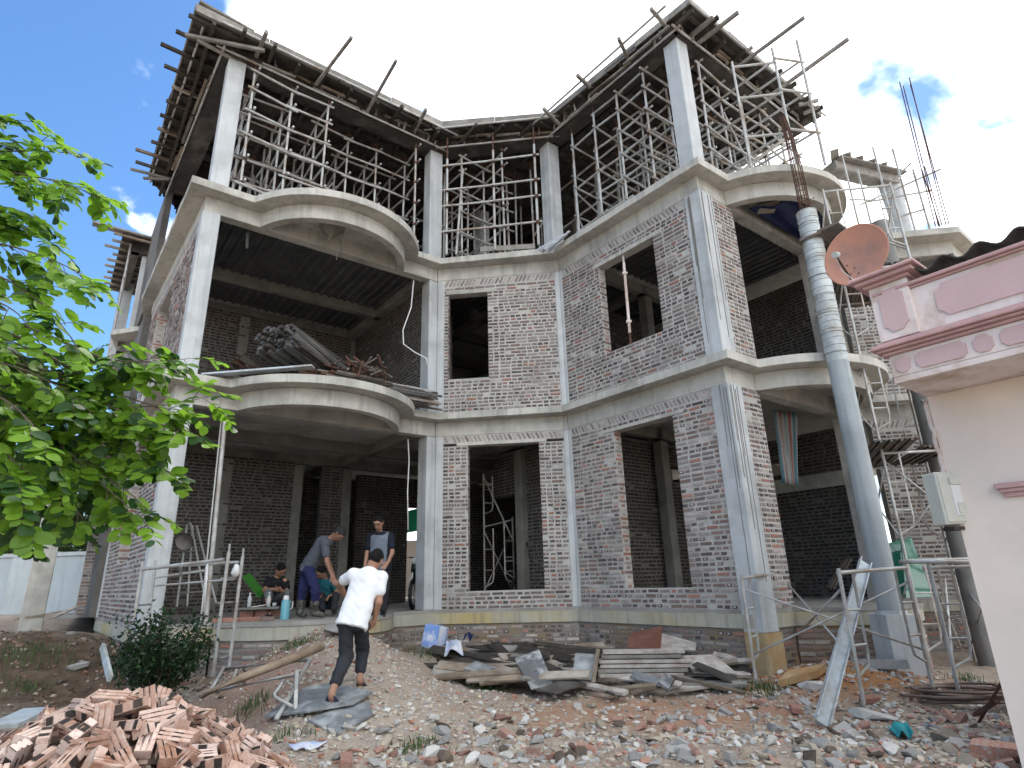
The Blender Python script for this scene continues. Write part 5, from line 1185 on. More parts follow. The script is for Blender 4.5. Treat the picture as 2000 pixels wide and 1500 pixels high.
o = mb.build('drooping_tarpaulin', M['old_tarp'], org=cc0, smooth=True); tag(o, 'grey tarpaulin sagging to a point under the upper left balcony', 'tarpaulin'); o.modifiers.new('s', 'SOLIDIFY').thickness = 0.004
pts = [aty(664, 470, 10.2), aty(660, 490, 10.2), aty(657, 508, 10.2)]
tag(MB().path(pts, 0.008, 6).build('rope', M['old_tarp'], org=pts[-1], smooth=True), 'short rope end dangling beside the sagging tarpaulin', 'rope')
p, q = aty(484, 447, 10.3), aty(482, 484, 10.3)
tag(MB().tube(p, q, 0.028, 10).build('drain_pipe', M['concrete_smooth'], org=q, smooth=True, autos=True), 'short grey drain pipe stub under the upper left ceiling', 'pipe')
# plastic sheet draped on the upper slab edge and scraps
pm('poly_sheet', (0.62, 0.66, 0.70), (0.50, 0.54, 0.58), 5, rough=0.3, bump=0.3, bscale=12, trans=0.3, spec=0.5)
cloth('plastic_sheet', aty(1115, 452, 11.0), aty(1090, 462, 11.2), aty(1052, 490, 11.35), aty(1075, 490, 11.15), 14, 14, 0.07, 2, 'poly_sheet', 'crumpled clear plastic sheet on the slab edge between middle bay and right wing', 'plastic sheet')
pw = [aty(938, 487, 11.7), aty(1045, 481, 11.6)]
tag(MB().bar(pw[0], pw[1], 0.03, 0.12).build('toe_board', M['timber_grey'], org=pw[0]), 'weathered toe board lying along the middle bay slab edge', 'board')

# ------------------------------------------------------------------ timber and pipe stacks on the first-floor balcony
def bundle(name, label, cat, c0, c1, w, h, n, L, mats, shape, jit, zb, r=0.024, groups=None, square=False, tilt=0.0):
    """stack of n bars lying from c0 towards c1 (front ends at c0)"""
    th = thing(name, v3(c0, zb), label, cat); d = (Vector(c1) - Vector(c0)); d.normalize(); s = Vector((d.y, -d.x, 0)).normalized()
    k = 0; rng = random.Random(int(c0[0] * 77)); row = 0; z = zb + r
    while k < n:
        frac = row * 2 * r / h; cols = max(1, int((w * shape(min(1, frac))) / (2 * r)))
        for i in range(cols):
            if k >= n: break
            x = (i - (cols - 1) / 2) * 2 * r * 1.04
            p = v3(c0, z) + s * (x + rng.gauss(0, 0.006)) + d * rng.gauss(0, jit) ; q = p + d * L * rng.uniform(0.85, 1.1) + s * rng.gauss(0, 0.05) + Vector((0, 0, rng.gauss(0, 0.01)))
            p = p + Vector((0, 0, tilt * L))
            m = M[rng.choice(mats)]
            if square: MB().bar(p, q, r * 1.85, r * 1.85).build('batten', m, th)
            else: MB().tube(p, q, r, 8, caps=False).tube(p, q, r * 0.78, 8, caps=False).build('tube', m, th, smooth=True, autos=True)
            k += 1
        row += 1; z += 2 * r * 0.96
    return th
pm('old_tube', (0.20, 0.17, 0.145), (0.11, 0.095, 0.085), 7, rough=0.55, bump=0.1, metal=0.4, rnd=0.3)
pm('box_steel', (0.15, 0.15, 0.145), (0.085, 0.085, 0.082), 6, rough=0.45, bump=0.08, metal=0.5, rnd=0.35, c3=(0.19, 0.18, 0.165), scale3=3)
zb2 = Z2T + 0.06
dirv = lambda u, v: None
fc = [Vector((-4.05, 9.55)), Vector((-3.2, 9.5)), Vector((-2.72, 9.75)), Vector((-2.15, 10.35))]
bundle('tube_stack', 'stack of rusty scaffold tubes at the left end of the balcony', 'tube stack', Vector((-4.75, 9.62, 0)), Vector((-4.35, 10.5, 0)), 0.46, 0.3, 26, 1.6, ('old_tube', 'rust', 'old_tube'), lambda f: 1 - f * 0.7, 0.06, zb2, 0.026, tilt=0.17)
bundle('steel_batten_stack', 'tall stack of dark square steel battens on the balcony', 'batten stack', Vector((-3.95, 9.30, 0)), Vector((-3.50, 10.2, 0)), 0.95, 0.5, 100, 1.7, ('box_steel', 'box_steel', 'timber_dark'), lambda f: 1 - f * 0.3, 0.07, zb2, 0.031, square=True, tilt=0.24)
bundle('offcut_pile', 'untidy pile of rusty scaffold couplers and short tubes on the balcony', 'scrap pile', Vector((-3.2, 9.75, 0)), Vector((-2.5, 10.3, 0)), 0.6, 0.3, 34, 0.8, ('old_tube', 'rust', 'timber_dark'), lambda f: 1 - f * 0.6, 0.22, zb2, 0.026)
th = thing('jack_pile', aty(690, 715, 9.9), 'heap of rusty screw jacks piled between the batten stack and pipes', 'scrap pile')
rng = random.Random(3)
for i in range(90):
    c = aty(rng.uniform(632, 752), rng.uniform(690, 728), 9.9 + rng.uniform(-0.2, 0.5)); 
    if c.z > Z2T + 0.55 - abs((c.x + 2.65)) * 0.35: c.z = Z2T + rng.uniform(0.05, 0.4)
    d = Vector((rng.gauss(0, 1), rng.gauss(0, 1), rng.gauss(0, 0.7))).normalized() * rng.uniform(0.09, 0.2); MB().tube(c - d, c + d, rng.uniform(0.014, 0.024), 6).build('jack', M[rng.choice(('rust', 'old_tube', 'coupler'))], th)
bundle('pipe_stack', 'bundle of grey box tubes overhanging the right end of the balcony', 'tube stack', Vector((-3.05, 10.40, 0)), Vector((-2.26, 11.01, 0)), 0.46, 0.4, 46, 1.85, ('box_steel', 'old_tube', 'galv'), lambda f: 1 - f * 0.55, 0.10, zb2 + 0.0, 0.025)
p, q = aty(398, 733, 9.25), aty(612, 716, 9.2)
tag(MB().bar(p, q, 0.16, 0.03).build('steel_plank', M['channel_paint'], org=p), 'long bright steel plank lying along the balcony front', 'plank')

# adjustable prop wedged in the upper window of the right wing wall
wp0, wp1 = atpl(1232, 672, (pe.x, pe.y + 0.12), (n34.x, n34.y)), atpl(1217, 497, (pe.x, pe.y + 0.12), (n34.x, n34.y))
wpr = thing('window_prop', wp0, 'pale adjustable steel prop wedged upright in the upper right window', 'prop')
MB().tube(wp0.lerp(wp1, 0.12), wp1.lerp(wp0, 0.1), 0.028, 10).build('outer_tube', M['pale_stucco'], wpr, smooth=True, autos=True)
MB().tube(wp0, wp0.lerp(wp1, 0.14), 0.02, 8).build('screw', M['rust'], wpr); MB().tube(wp1.lerp(wp0, 0.12), wp1, 0.02, 8).build('inner_tube', M['pale_stucco'], wpr)
for t in (0.24, 0.78): MB().box(wp0.lerp(wp1, t), (0.10, 0.07, 0.05)).build('collar', M['pale_stucco'], wpr, bevel=0.006)
MB().box(wp0, (0.12, 0.12, 0.015)).build('foot_plate', M['rust'], wpr)
# ------------------------------------------------------------------ heap of new bricks, lower left
def brickmat():
    m = bpy.data.materials.new('new_brick'); m.use_nodes = True; t = m.node_tree; N = t.nodes; Lk = t.links; b = N['Principled BSDF']; b.inputs['Roughness'].default_value = 0.85; b.inputs['Specular IOR Level'].default_value = 0.2
    tc = N.new('ShaderNodeTexCoord'); oi = N.new('ShaderNodeObjectInfo')
    def noise(sc, det=5, off=True):
        n = N.new('ShaderNodeTexNoise'); n.noise_dimensions = '4D'; n.inputs['Scale'].default_value = sc; n.inputs['Detail'].default_value = det; Lk.new(tc.outputs['Object'], n.inputs['Vector'])
        w = N.new('ShaderNodeMath'); w.operation = 'MULTIPLY'; w.inputs[1].default_value = 40; Lk.new(oi.outputs['Random'], w.inputs[0]); Lk.new(w.outputs[0], n.inputs['W']); return n.outputs['Fac']
    def rng(f, a, c, lo=0, hi=1):
        r = N.new('ShaderNodeMapRange'); r.inputs[1].default_value = a; r.inputs[2].default_value = c; r.inputs[3].default_value = lo; r.inputs[4].default_value = hi; Lk.new(f, r.inputs[0]); return r.outputs[0]
    def mix(f, A, B):
        x = N.new('ShaderNodeMix'); x.data_type = 'RGBA'; Lk.new(f, x.inputs['Factor'])
        for k, c in ((6, A), (7, B)):
            if isinstance(c, tuple): x.inputs[k].default_value = (*c, 1)
            else: Lk.new(c, x.inputs[k])
        return x.outputs[2]
    def math_(op, a, c):
        x = N.new('ShaderNodeMath'); x.operation = op; Lk.new(a, x.inputs[0])
        if isinstance(c, (int, float)): x.inputs[1].default_value = c
        else: Lk.new(c, x.inputs[1])
        return x.outputs[0]
    r7 = math_('FRACT', math_('MULTIPLY', oi.outputs['Random'], 7.31), 0)
    base = mix(r7, (0.46, 0.315, 0.26), (0.38, 0.245, 0.19)); base = mix(rng(math_('FRACT', math_('MULTIPLY', oi.outputs['Random'], 13.7), 0), 0.55, 1), base, (0.60, 0.49, 0.45))
    r3 = math_('FRACT', math_('MULTIPLY', oi.outputs['Random'], 31.7), 0); base = mix(rng(r3, 0.70, 0.80), base, (0.27, 0.15, 0.105)); base = mix(math_('MULTIPLY', rng(noise(14), 0.45, 0.7), 0.7), base, (0.62, 0.52, 0.47))
    base = mix(rng(noise(60, 3), 0.55, 0.75), base, (0.36, 0.17, 0.11))
    # kiln scorch: alternating dark bands across the two narrow faces
    sp = N.new('ShaderNodeSeparateXYZ'); Lk.new(tc.outputs['Object'], sp.inputs[0])
    wv = math_('SINE', math_('ADD', math_('MULTIPLY', sp.outputs[0], 2 * math.pi / 0.115), math_('MULTIPLY', r7, 6.0)), 0)
    nm = N.new('ShaderNodeSeparateXYZ'); Lk.new(tc.outputs['Normal'], nm.inputs[0])
    fy = rng(math_('ABSOLUTE', nm.outputs[1], 0), 0.8, 0.95)
    sc = math_('MULTIPLY', rng(math_('ADD', wv, math_('MULTIPLY', noise(22), 0.9)), 0.2, 0.75), fy)
    sc = math_('MULTIPLY', sc, rng(math_('FRACT', math_('MULTIPLY', oi.outputs['Random'], 23.1), 0), 0.12, 0.25))
    base = mix(sc, base, (0.035, 0.028, 0.026))
    Lk.new(base, b.inputs['Base Color'])
    bp = N.new('ShaderNodeBump'); bp.inputs['Strength'].default_value = 0.4; bp.inputs['Distance'].default_value = 0.004; Lk.new(noise(90), bp.inputs['Height']); Lk.new(bp.outputs[0], b.inputs['Normal'])
    M['new_brick'] = m; return m
brickmat()
pm('brick_hole', (0.03, 0.018, 0.014), None, 10, bump=0)
def grooved_brick():
    L, W, H = 0.205, 0.097, 0.060; g = 0.009; gw = 0.0055
    prof = []
    for s in (1, -1):
        xs = [-W / 2 + 0.003] + [c + d for c in (-W / 6, W / 6) for d in (-gw, -gw * 0.5, gw * 0.5, gw)] + [W / 2 - 0.003]
        zs = [H / 2] + [H / 2, H / 2 - g, H / 2 - g, H / 2] * 2 + [H / 2]
        pp = list(zip(xs, zs)); pp = pp if s == 1 else [(-x, -z) for x, z in pp]
        prof += pp; prof.append((s * W / 2, s * (H / 2 - 0.003)));
        prof.append((s * W / 2, -s * (H / 2 - 0.003)))
    n = len(prof); mb = MB()
    vs = [(-L / 2, y, z) for y, z in prof] + [(L / 2, y, z) for y, z in prof]
    mb.add(vs, [tuple(range(n)), tuple(range(2 * n - 1, n - 1, -1))] + [(i, n + i, n + (i + 1) % n, (i + 1) % n) for i in range(n)])
    return mb.mesh('brick', [M['new_brick'], M['brick_hole']])
gbm = grooved_brick()
def heap_z(x, y):
    px = (x / max(0.5, y) * 1163 * 1.0 + 1000)
    return None
rng = random.Random(21)
HX, HY = -2.72, 4.5
def heap_h(x, y):
    dx, dy = (x - HX) / 1.15, (y - HY) / 1.0
    r = math.sqrt(dx * dx + dy * dy)
    return -1.02 + 0.80 * max(0.0, 1 - r ** 1.5 * 0.72) if r < 1.25 else -1.1
cnt = 0
def put_brick(p, rot, label):
    global cnt
    o = bpy.data.objects.new('heap_brick', gbm); COL.objects.link(o); o.location = p; o.rotation_euler = rot
    tag(o, label, 'brick', 'new bricks tipped in a heap at the lower left'); cnt += 1; return o
lab = 'new grooved orange-pink brick in the tipped heap at the lower left'
spots = []
tries = 0
while len(spots) < 295 and tries < 20000:
    tries += 1
    x = HX + rng.uniform(-1.5, 1.45); y = HY + rng.uniform(-1.15, 0.7)
    z = heap_h(x, y)
    if z < -1.0: continue
    if any((x - a) ** 2 + (y - b) ** 2 + (z - c) ** 2 < 0.080 ** 2 for a, b, c in spots): continue
    spots.append((x, y, z))
for (x, y, z) in spots:
    e = 0.05; nx_, ny_ = (heap_h(x - e, y) - heap_h(x + e, y)) / (2 * e), (heap_h(x, y - e) - heap_h(x, y + e)) / (2 * e)
    nrm = Vector((nx_, ny_, 1)).normalized(); q = nrm.to_track_quat('Z', 'Y').to_matrix().to_4x4()
    R_ = q @ Matrix.Rotation(rng.uniform(0, 6.28), 4, 'Z') @ Matrix.Rotation(rng.gauss(0, 0.6) + (1.57 if rng.random() < 0.45 else 0), 4, 'X') @ Matrix.Rotation(rng.gauss(0, 0.5), 4, 'Y')
    wh = 'along the crest' if z > -0.5 else ('at the near foot' if y < HY - 0.45 else ('on the left flank' if x < HX - 0.2 else 'on the right flank'))
    put_brick(Vector((x, y, z + rng.uniform(-0.01, 0.05))), R_.to_euler(), 'grooved orange-pink brick %s of the tipped heap at the lower left' % wh)
# bricks buried inside the heap, seen only through the gaps
mb = MB()
for i in range(520):
    x = HX + rng.uniform(-1.5, 1.4); y = HY + rng.uniform(-1.15, 0.9); z = heap_h(x, y) - rng.uniform(0.06, 0.16)
    if z < -1.1: continue
    mb.box((x, y, z), (0.205, 0.097, 0.06), Matrix.Rotation(rng.uniform(0, 6.28), 3, 'Z') @ Matrix.Rotation(rng.gauss(0, 0.5), 3, 'X') @ Matrix.Rotation(rng.gauss(0, 0.4), 3, 'Y'))
tag(mb.build('buried_bricks', M['new_brick'], org=(HX, HY, -1.0)), 'bricks buried inside the tipped brick heap', 'brick', kind='stuff')

# ------------------------------------------------------------------ rubble
pm('stone_tan', (0.42, 0.37, 0.30), (0.31, 0.265, 0.21), 9, bump=0.6, bscale=50, rnd=0.3, coords='obj')
pm('stone_grey', (0.40, 0.39, 0.375), (0.28, 0.275, 0.265), 9, bump=0.6, bscale=50, rnd=0.3, coords='obj')
pm('stone_white', (0.56, 0.55, 0.52), (0.44, 0.425, 0.40), 8, bump=0.5, bscale=40, rnd=0.2, coords='obj')
pm('stone_red', (0.36, 0.175, 0.125), (0.27, 0.13, 0.095), 9, bump=0.5, bscale=50, rnd=0.3, coords='obj', c3=(0.40, 0.36, 0.33), scale3=9)
pm('stone_dark', (0.14, 0.11, 0.085), (0.09, 0.07, 0.055), 9, bump=0.6, bscale=50, rnd=0.3, coords='obj')
STM = ['stone_tan', 'stone_grey', 'stone_white', 'stone_red', 'stone_dark']
def chunk(seed, flat=0.6, pts=13, brick=False):
    rr = random.Random(seed); bm = bmesh.new()
    for i in range(pts):
        if brick: v = Vector((rr.choice((-1, 1)) * rr.uniform(0.7, 1), rr.choice((-1, 1)) * rr.uniform(0.42, 0.52), rr.choice((-1, 1)) * rr.uniform(0.28, 0.33)))
        else: v = Vector((rr.gauss(0, 1), rr.gauss(0, 0.8), rr.gauss(0, 1))).normalized(); v = Vector((v.x, v.y * rr.uniform(0.6, 0.95), v.z * flat))
        bm.verts.new(v)
    bmesh.ops.convex_hull(bm, input=bm.verts); 
    for v in [v for v in bm.verts if not v.link_faces]: bm.verts.remove(v)
    vs = [tuple(v.co) for v in bm.verts]; bm.verts.index_update(); fs = [tuple(v.index for v in f.verts) for f in bm.faces]; bm.free(); return vs, fs
CH = [chunk(i, 0.4 + 0.35 * (i % 3) / 2, 12 + i % 5) for i in range(9)] + [chunk(30 + i, brick=True, pts=14) for i in range(4)]
CHM = {}
def chunk_mesh(k, mat):
    if (k, mat) not in CHM:
        mb = MB(); mb.add([Vector(v) for v in CH[k][0]], CH[k][1]); CHM[k, mat] = mb.mesh('rubble_stone', M[mat])
    return CHM[k, mat]
rng = random.Random(44)
def rubble_spot(zone):
    for _ in range(50):
        u = rng.uniform(*zone[0]); v = rng.uniform(*zone[1]); p = gp(u, v)
        return u, v, p
zones = [((600, 2000), (1405, 1500), 150, 0.035, 0.10), ((930, 1700), (1375, 1500), 70, 0.04, 0.085), ((860, 1900), (1360, 1500), 70, 0.03, 0.06)]
lbl = {'stone_tan': 'tan broken stone in the rubble strewn across the foreground', 'stone_grey': 'grey mortar lump in the rubble strewn across the foreground', 'stone_white': 'pale concrete lump in the rubble strewn across the foreground', 'stone_red': 'broken red brick in the rubble strewn across the foreground', 'stone_dark': 'dark clod in the rubble strewn across the foreground'}
for zu, zv, n, s0, s1 in zones:
    for _ in range(n):
        u, v, p = rubble_spot((zu, zv)); 
        if u < 760 and v < 1430: continue
        k = rng.randrange(len(CH)); s = rng.uniform(s0, s1) * (1.3 if rng.random() < 0.1 else 1)
        mat = 'stone_red' if k >= 9 else rng.choice(('stone_tan', 'stone_tan', 'stone_grey', 'stone_white', 'stone_grey', 'stone_red', 'stone_dark'))
        if k >= 9 and rng.random() < 0.4: mat = 'stone_grey'
        o = bpy.data.objects.new('rubble_stone', chunk_mesh(k, mat)); COL.objects.link(o)
        o.location = p + Vector((0, 0, s * 0.22)); o.scale = (s, s, s * rng.uniform(0.7, 1.1)); o.rotation_euler = (rng.gauss(0, 0.35), rng.gauss(0, 0.35), rng.uniform(0, 6.28))
        wh = 'bottom centre' if u < 1000 else ('rubble right of centre' if u < 1450 else 'rubble at the lower right')
        tag(o, {'stone_tan': 'tan broken stone', 'stone_grey': 'grey mortar lump', 'stone_white': 'pale concrete lump', 'stone_red': 'broken red brick', 'stone_dark': 'dark clod'}[mat] + ' lying in the ' + wh + (' of the foreground' if u < 1000 else ''), 'stone', 'rubble: %s, %s' % (mat.replace('_', ' '), wh))
# gravel and chips too small to count
def scatter(n, samp, smin, smax, mats, name, label, org):
    mb = MB(); VS = []; FS = []; MI = []; base = 0
    for _ in range(n):
        x, y = samp(); k = rng.randrange(len(CH)); s = smin + (smax - smin) * rng.random() ** 2.2
        vs = np.array(CH[k][0]) * s; a = rng.uniform(0, 6.28); c_, s_ = math.cos(a), math.sin(a); b = rng.gauss(0, 0.4); cb, sb_ = math.cos(b), math.sin(b)
        v = vs @ np.array([[c_, s_, 0], [-s_, c_, 0], [0, 0, 1]]); v = v @ np.array([[1, 0, 0], [0, cb, sb_], [0, -sb_, cb]])
        VS.append((v, x, y, s)); FS += [tuple(i + base for i in f) for f in CH[k][1]]; base += len(vs); MI += [rng.choice(mats)] * len(CH[k][1])
    gzs = ground_z(np.array([q[1] for q in VS]), np.array([q[2] for q in VS]))
    mb.v = np.concatenate([q[0] + np.array([q[1], q[2], g + q[3] * 0.2]) for q, g in zip(VS, gzs)]).tolist(); mb.f = FS; mb.m = MI
    o = mb.build(name, [M[x] for x in STM], org=org); tag(o, label, 'gravel', kind='stuff'); return o
def samp_fg():
    while True:
        u, v = rng.uniform(560, 2000), 1330 + 175 * rng.random(); p = atz(u, v, -0.93); return p.x + rng.gauss(0, 0.1), p.y + rng.gauss(0, 0.1)
scatter(5200, samp_fg, 0.008, 0.045, (0, 0, 1, 1, 2, 3, 0), 'rubble_chips', 'small chips of stone, mortar and brick across the foreground', (1, 6, -1))
def samp_ramp():
    y = rng.uniform(5.2, 9.6); return -1.75 - 0.3 * (y - 6) + rng.gauss(0, 0.9), y
scatter(3200, samp_ramp, 0.005, 0.028, (0, 0, 1, 3, 2, 0), 'ramp_gravel', 'fine gravel and brick grit on the earth ramp', (-2, 7, -0.6))
def samp_left():
    return rng.uniform(-9, -3.2), rng.uniform(5.2, 11)
scatter(2600, samp_left, 0.008, 0.05, (4, 4, 4, 0, 3), 'earth_clods', 'dark clods of loose earth at the left', (-6, 8, -0.8))
def samp_right():
    return rng.uniform(2.4, 6.0), rng.uniform(5.8, 9.6)
scatter(2200, samp_right, 0.006, 0.05, (0, 1, 3, 2, 0, 3), 'rubble_chips', 'small rubble under the low scaffold frames at the right', (4, 8, -0.9))
# a few stand-out pieces
def lump(u, v, s, k, mat, label, sc=(1, 1, 0.7), y=None):
    p = gp(u, v); o = bpy.data.objects.new('rubble_block', chunk_mesh(k, mat)); COL.objects.link(o); o.location = p + Vector((0, 0, s * 0.25)); o.scale = (s * sc[0], s * sc[1], s * sc[2]); o.rotation_euler = (0.1, 0.05, rng.uniform(0, 6)); tag(o, label, 'stone')
lump(1585, 1345, 0.16, 2, 'stone_white', 'large pale rock under the low scaffold frame by the corner column')
lump(1190, 1350, 0.13, 10, 'stone_grey', 'grey concrete block in front of the leaning boards', (1.2, 0.8, 0.9))
lump(1700, 1405, 0.2, 4, 'stone_white', 'long pale slab of stone at the foot of the steel channel', (1.4, 0.7, 0.4))
lump(985, 1340, 0.15, 6, 'stone_tan', 'large tan rock at the foot of the ramp by the grass')
lump(1850, 1450, 0.13, 5, 'stone_tan', 'dark tan stone at the lower right beside the teal cloth')
lump(1965, 1490, 0.2, 11, 'stone_red', 'broken red brick block at the lower right corner', (1.2, 0.8, 1.2))
lump(660, 1240, 0.3, 3, 'stone_grey', 'grey cement heap spilling over the porch edge behind the walking man', (1.1, 0.8, 0.6))
lump(1735, 1310, 0.3, 9, 'stone_grey', 'broken concrete footing beside the round column pier', (0.9, 0.8, 0.6))
sheet_on_ground([(1525, 1352), (1600, 1335), (1615, 1318), (1540, 1330)], 0.04, 0.08, 'ochre_block', 'stained', 'ochre-stained flat block on the ground by the corner column', 'block')

# ------------------------------------------------------------------ boards and formwork sheets dumped against the wall
pm('board_red', (0.16, 0.065, 0.045), (0.115, 0.05, 0.038), 4, rough=0.7, bump=0.1, c3=(0.20, 0.10, 0.07), scale3=2)
pm('board_white', (0.50, 0.47, 0.43), (0.36, 0.33, 0.30), 7, rough=0.8, bump=0.3, bscale=25, c3=(0.28, 0.22, 0.19), scale3=5)
pm('board_splash', (0.075, 0.08, 0.088), (0.13, 0.135, 0.14), 3, rough=0.6, bump=0.15, c3=(0.42, 0.43, 0.44), scale3=4.5)
def board(pix, ys, th, name, mat, label, cat='board'):
    q = [aty(u, v, y) for (u, v), y in zip(pix, ys)]; n = (q[1] - q[0]).cross(q[3] - q[0]).normalized(); n = n if n.y > 0 else -n
    return tag(MB().hexa(q, [p + n * th for p in q]).build(name, M[mat], org=q[0]), label, cat)
board([(1225, 1265), (1290, 1267), (1293, 1222), (1228, 1238)], [9.9, 9.7, 10.3, 10.4], 0.02, 'formwork_board', 'board_red', 'dark red formwork board leaning on the plinth')
board([(1290, 1268), (1358, 1270), (1360, 1255), (1293, 1237)], [9.7, 9.5, 9.7, 10.1], 0.02, 'formwork_board', 'board_white', 'chipped white board right of the dark red board')
board([(1005, 1286), (1038, 1346), (1082, 1338), (1053, 1268)], [9.0, 8.5, 8.6, 9.1], 0.02, 'formwork_board', 'board_splash', 'black board splashed with white, tilted left of the grey upright board')
board([(1046, 1347), (1082, 1353), (1145, 1335), (1112, 1322)], [8.4, 8.2, 8.5, 8.7], 0.02, 'formwork_board', 'plyfilm', 'dark plywood piece lying flat below the splashed black board')
board([(1117, 1325), (1155, 1328), (1164, 1278), (1124, 1275)], [8.7, 8.7, 9.0, 9.0], 0.02, 'formwork_board', 'ply_weather', 'grey upright board with a wooden edge in front of the plank stack')
board([(1155, 1332), (1163, 1332), (1172, 1268), (1165, 1266)], [8.65, 8.65, 8.95, 8.95], 0.03, 'edge_batten', 'timber', 'short upright batten at the edge of the grey upright board')
board([(1330, 1280), (1395, 1278), (1440, 1315), (1355, 1312)], [9.0, 9.0, 8.6, 8.6], 0.02, 'formwork_board', 'board_white', 'pale sheet lying on top of the right end of the pile')
board([(1352, 1297), (1448, 1342), (1440, 1322), (1362, 1292)], [8.5, 8.3, 8.6, 8.8], 0.02, 'formwork_board', 'plyfilm', 'dark board propped against the pale sheet')
board([(1020, 1300), (1085, 1325), (1130, 1320), (1050, 1285)], [8.9, 8.7, 8.8, 9.1], 0.02, 'formwork_board', 'timber_dark', 'dark plank sheet sloping behind the splashed black board')
board([(1230, 1322), (1290, 1338), (1295, 1325), (1240, 1310)], [8.5, 8.4, 8.5, 8.7], 0.02, 'formwork_board', 'ply_weather', 'grey plank lying before the plank stack')
board([(1285, 1330), (1305, 1345), (1318, 1325), (1298, 1315)], [8.4, 8.3, 8.4, 8.5], 0.05, 'formwork_board', 'board_splash', 'small splashed box form at the foot of the pile')
board([(910, 1262), (1085, 1292), (1080, 1282), (985, 1255)], [10.2, 9.7, 9.9, 10.4], 0.015, 'formwork_board', 'timber_dark', 'long dark warped sheet on top of the left part of the pile')
board([(905, 1305), (1000, 1330), (1010, 1318), (930, 1290)], [9.2, 8.9, 9.1, 9.4], 0.02, 'formwork_board', 'ply_weather', 'grey sheet at the left foot of the pile')
rng = random.Random(9)
# neat stack of pale planks
for i in range(6):
    v = 1318 - i * 9; y = 8.95 + i * 0.02; x0, x1 = 1172 + rng.uniform(-6, 6), 1335 + rng.uniform(-10, 15)
    p, q = aty(x0, v, y), aty(x1, v - 2, y - 0.15)
    tag(MB().bar(p, q, 0.22, 0.042).build('plank', M[rng.choice(('board_white', 'timber_grey'))], org=p, bevel=0.003), 'pale plank in the neat stack in the middle of the pile', 'plank', 'planks of the neat stack')
# rough heap of old planks left of it, and odd ends everywhere
for i in range(64):
    u, v = rng.uniform(890, 1150), rng.uniform(1262, 1325); y = 11.0 - (v - 1245) * 0.027 + rng.uniform(-0.15, 0.15); L = rng.uniform(0.6, 1.7)
    c = aty(u, v, y); c.z = max(c.z, gz(c.x, c.y) + 0.03); a = rng.gauss(-0.12, 0.4); d = Vector((math.cos(a), math.sin(a), rng.gauss(0, 0.05))) * L / 2
    tag(MB().bar(c - d, c + d, rng.uniform(0.07, 0.22), rng.uniform(0.015, 0.035), Vector((rng.gauss(0, 0.3), -0.5, 1))).build('old_plank', M[rng.choice(('timber', 'timber_dark', 'timber_dark', 'timber_grey', 'timber'))], org=c), 'old weathered plank in the untidy heap left of the plank stack', 'plank', 'old planks of the untidy heap')
for i in range(30):
    u, v = rng.uniform(1120, 1470), rng.uniform(1285, 1345); y = 10.0 - (v - 1250) * 0.017 + rng.uniform(-0.1, 0.1); L = rng.uniform(0.4, 1.1)
    c = aty(u, v, y); c.z = max(min(c.z, gz(c.x, c.y) + 0.25), gz(c.x, c.y) + 0.02); a = rng.gauss(-0.4, 0.5); d = Vector((math.cos(a), math.sin(a), rng.gauss(0, 0.1))) * L / 2
    tag(MB().bar(c - d, c + d, rng.uniform(0.05, 0.12), rng.uniform(0.02, 0.045), Vector((0, -0.4, 1))).build('timber_offcut', M[rng.choice(('timber', 'timber_grey', 'board_white', 'timber_dark'))], org=c), 'timber offcut at the foot of the plank stack', 'offcut', 'timber offcuts at the foot of the plank stack')
# blue-white carton / sack and cloth
cy_ = min(gp(850, 1273).y, 10.45); cb = aty(850, 1273, cy_); cb.z = gz(cb.x, cb.y)
pm('blue_print', (0.16, 0.27, 0.62), (0.20, 0.33, 0.66), 6, rough=0.55, bump=0.15, bscale=10, c3=(0.62, 0.66, 0.74), scale3=7.0); pm('white_sack', (0.66, 0.68, 0.72), (0.56, 0.58, 0.63), 5, rough=0.6, bump=0.25, bscale=12, c3=(0.30, 0.38, 0.62), scale3=3.5)
ct = thing('cement_carton', cb, 'blue and white printed carton standing at the foot of the porch', 'carton')
q = [aty(822, 1262, cy_ + 0.12), aty(850, 1274, cy_), aty(858, 1224, cy_ + 0.06), aty(830, 1219, cy_ + 0.18)]; MB().hexa(q, [p_ + Vector((0.05, 0.22, 0)) for p_ in q]).build('printed_side', M['blue_print'], ct, bevel=0.01)
q = [aty(851, 1274, cy_), aty(869, 1258, cy_ + 0.14), aty(873, 1227, cy_ + 0.18), aty(859, 1224, cy_ + 0.06)]; MB().hexa(q, [p_ + Vector((0.02, 0.16, 0)) for p_ in q]).build('white_side', M['white_sack'], ct, bevel=0.01)
cloth('grey_sack', aty(872, 1250, 10.3), aty(900, 1252, 10.2), aty(904, 1274, 9.9), aty(866, 1276, 10.0), 10, 10, 0.06, 1, 'white_sack', 'limp grey-white sack beside the blue carton', 'sack')
cloth('blue_rag', aty(908, 1236, 10.6), aty(925, 1238, 10.6), aty(925, 1246, 10.4), aty(905, 1246, 10.4), 8, 8, 0.05, 1.5, 'blue_tarp', 'dark blue rag on the plank heap', 'rag')
pm('teal_cloth', (0.02, 0.30, 0.34), (0.015, 0.22, 0.26), 6, rough=0.6, bump=0.1)
g0 = gp(1760, 1442); cloth('teal_cloth', gp(1735, 1432, 0.05), gp(1775, 1428, 0.07), gp(1790, 1452, 0.05), gp(1755, 1447, 0.05), 10, 10, 0.03, 1.5, 'teal_cloth', 'crumpled teal cloth lying on the rubble at the lower right', 'cloth')
cloth('white_scrap', gp(560, 1462, 0.03), gp(640, 1458, 0.03), gp(620, 1470, 0.02), gp(575, 1472, 0.02), 8, 5, 0.015, 1.5, 'white_sack', 'flat white scrap on the ground right of the brick heap', 'scrap')
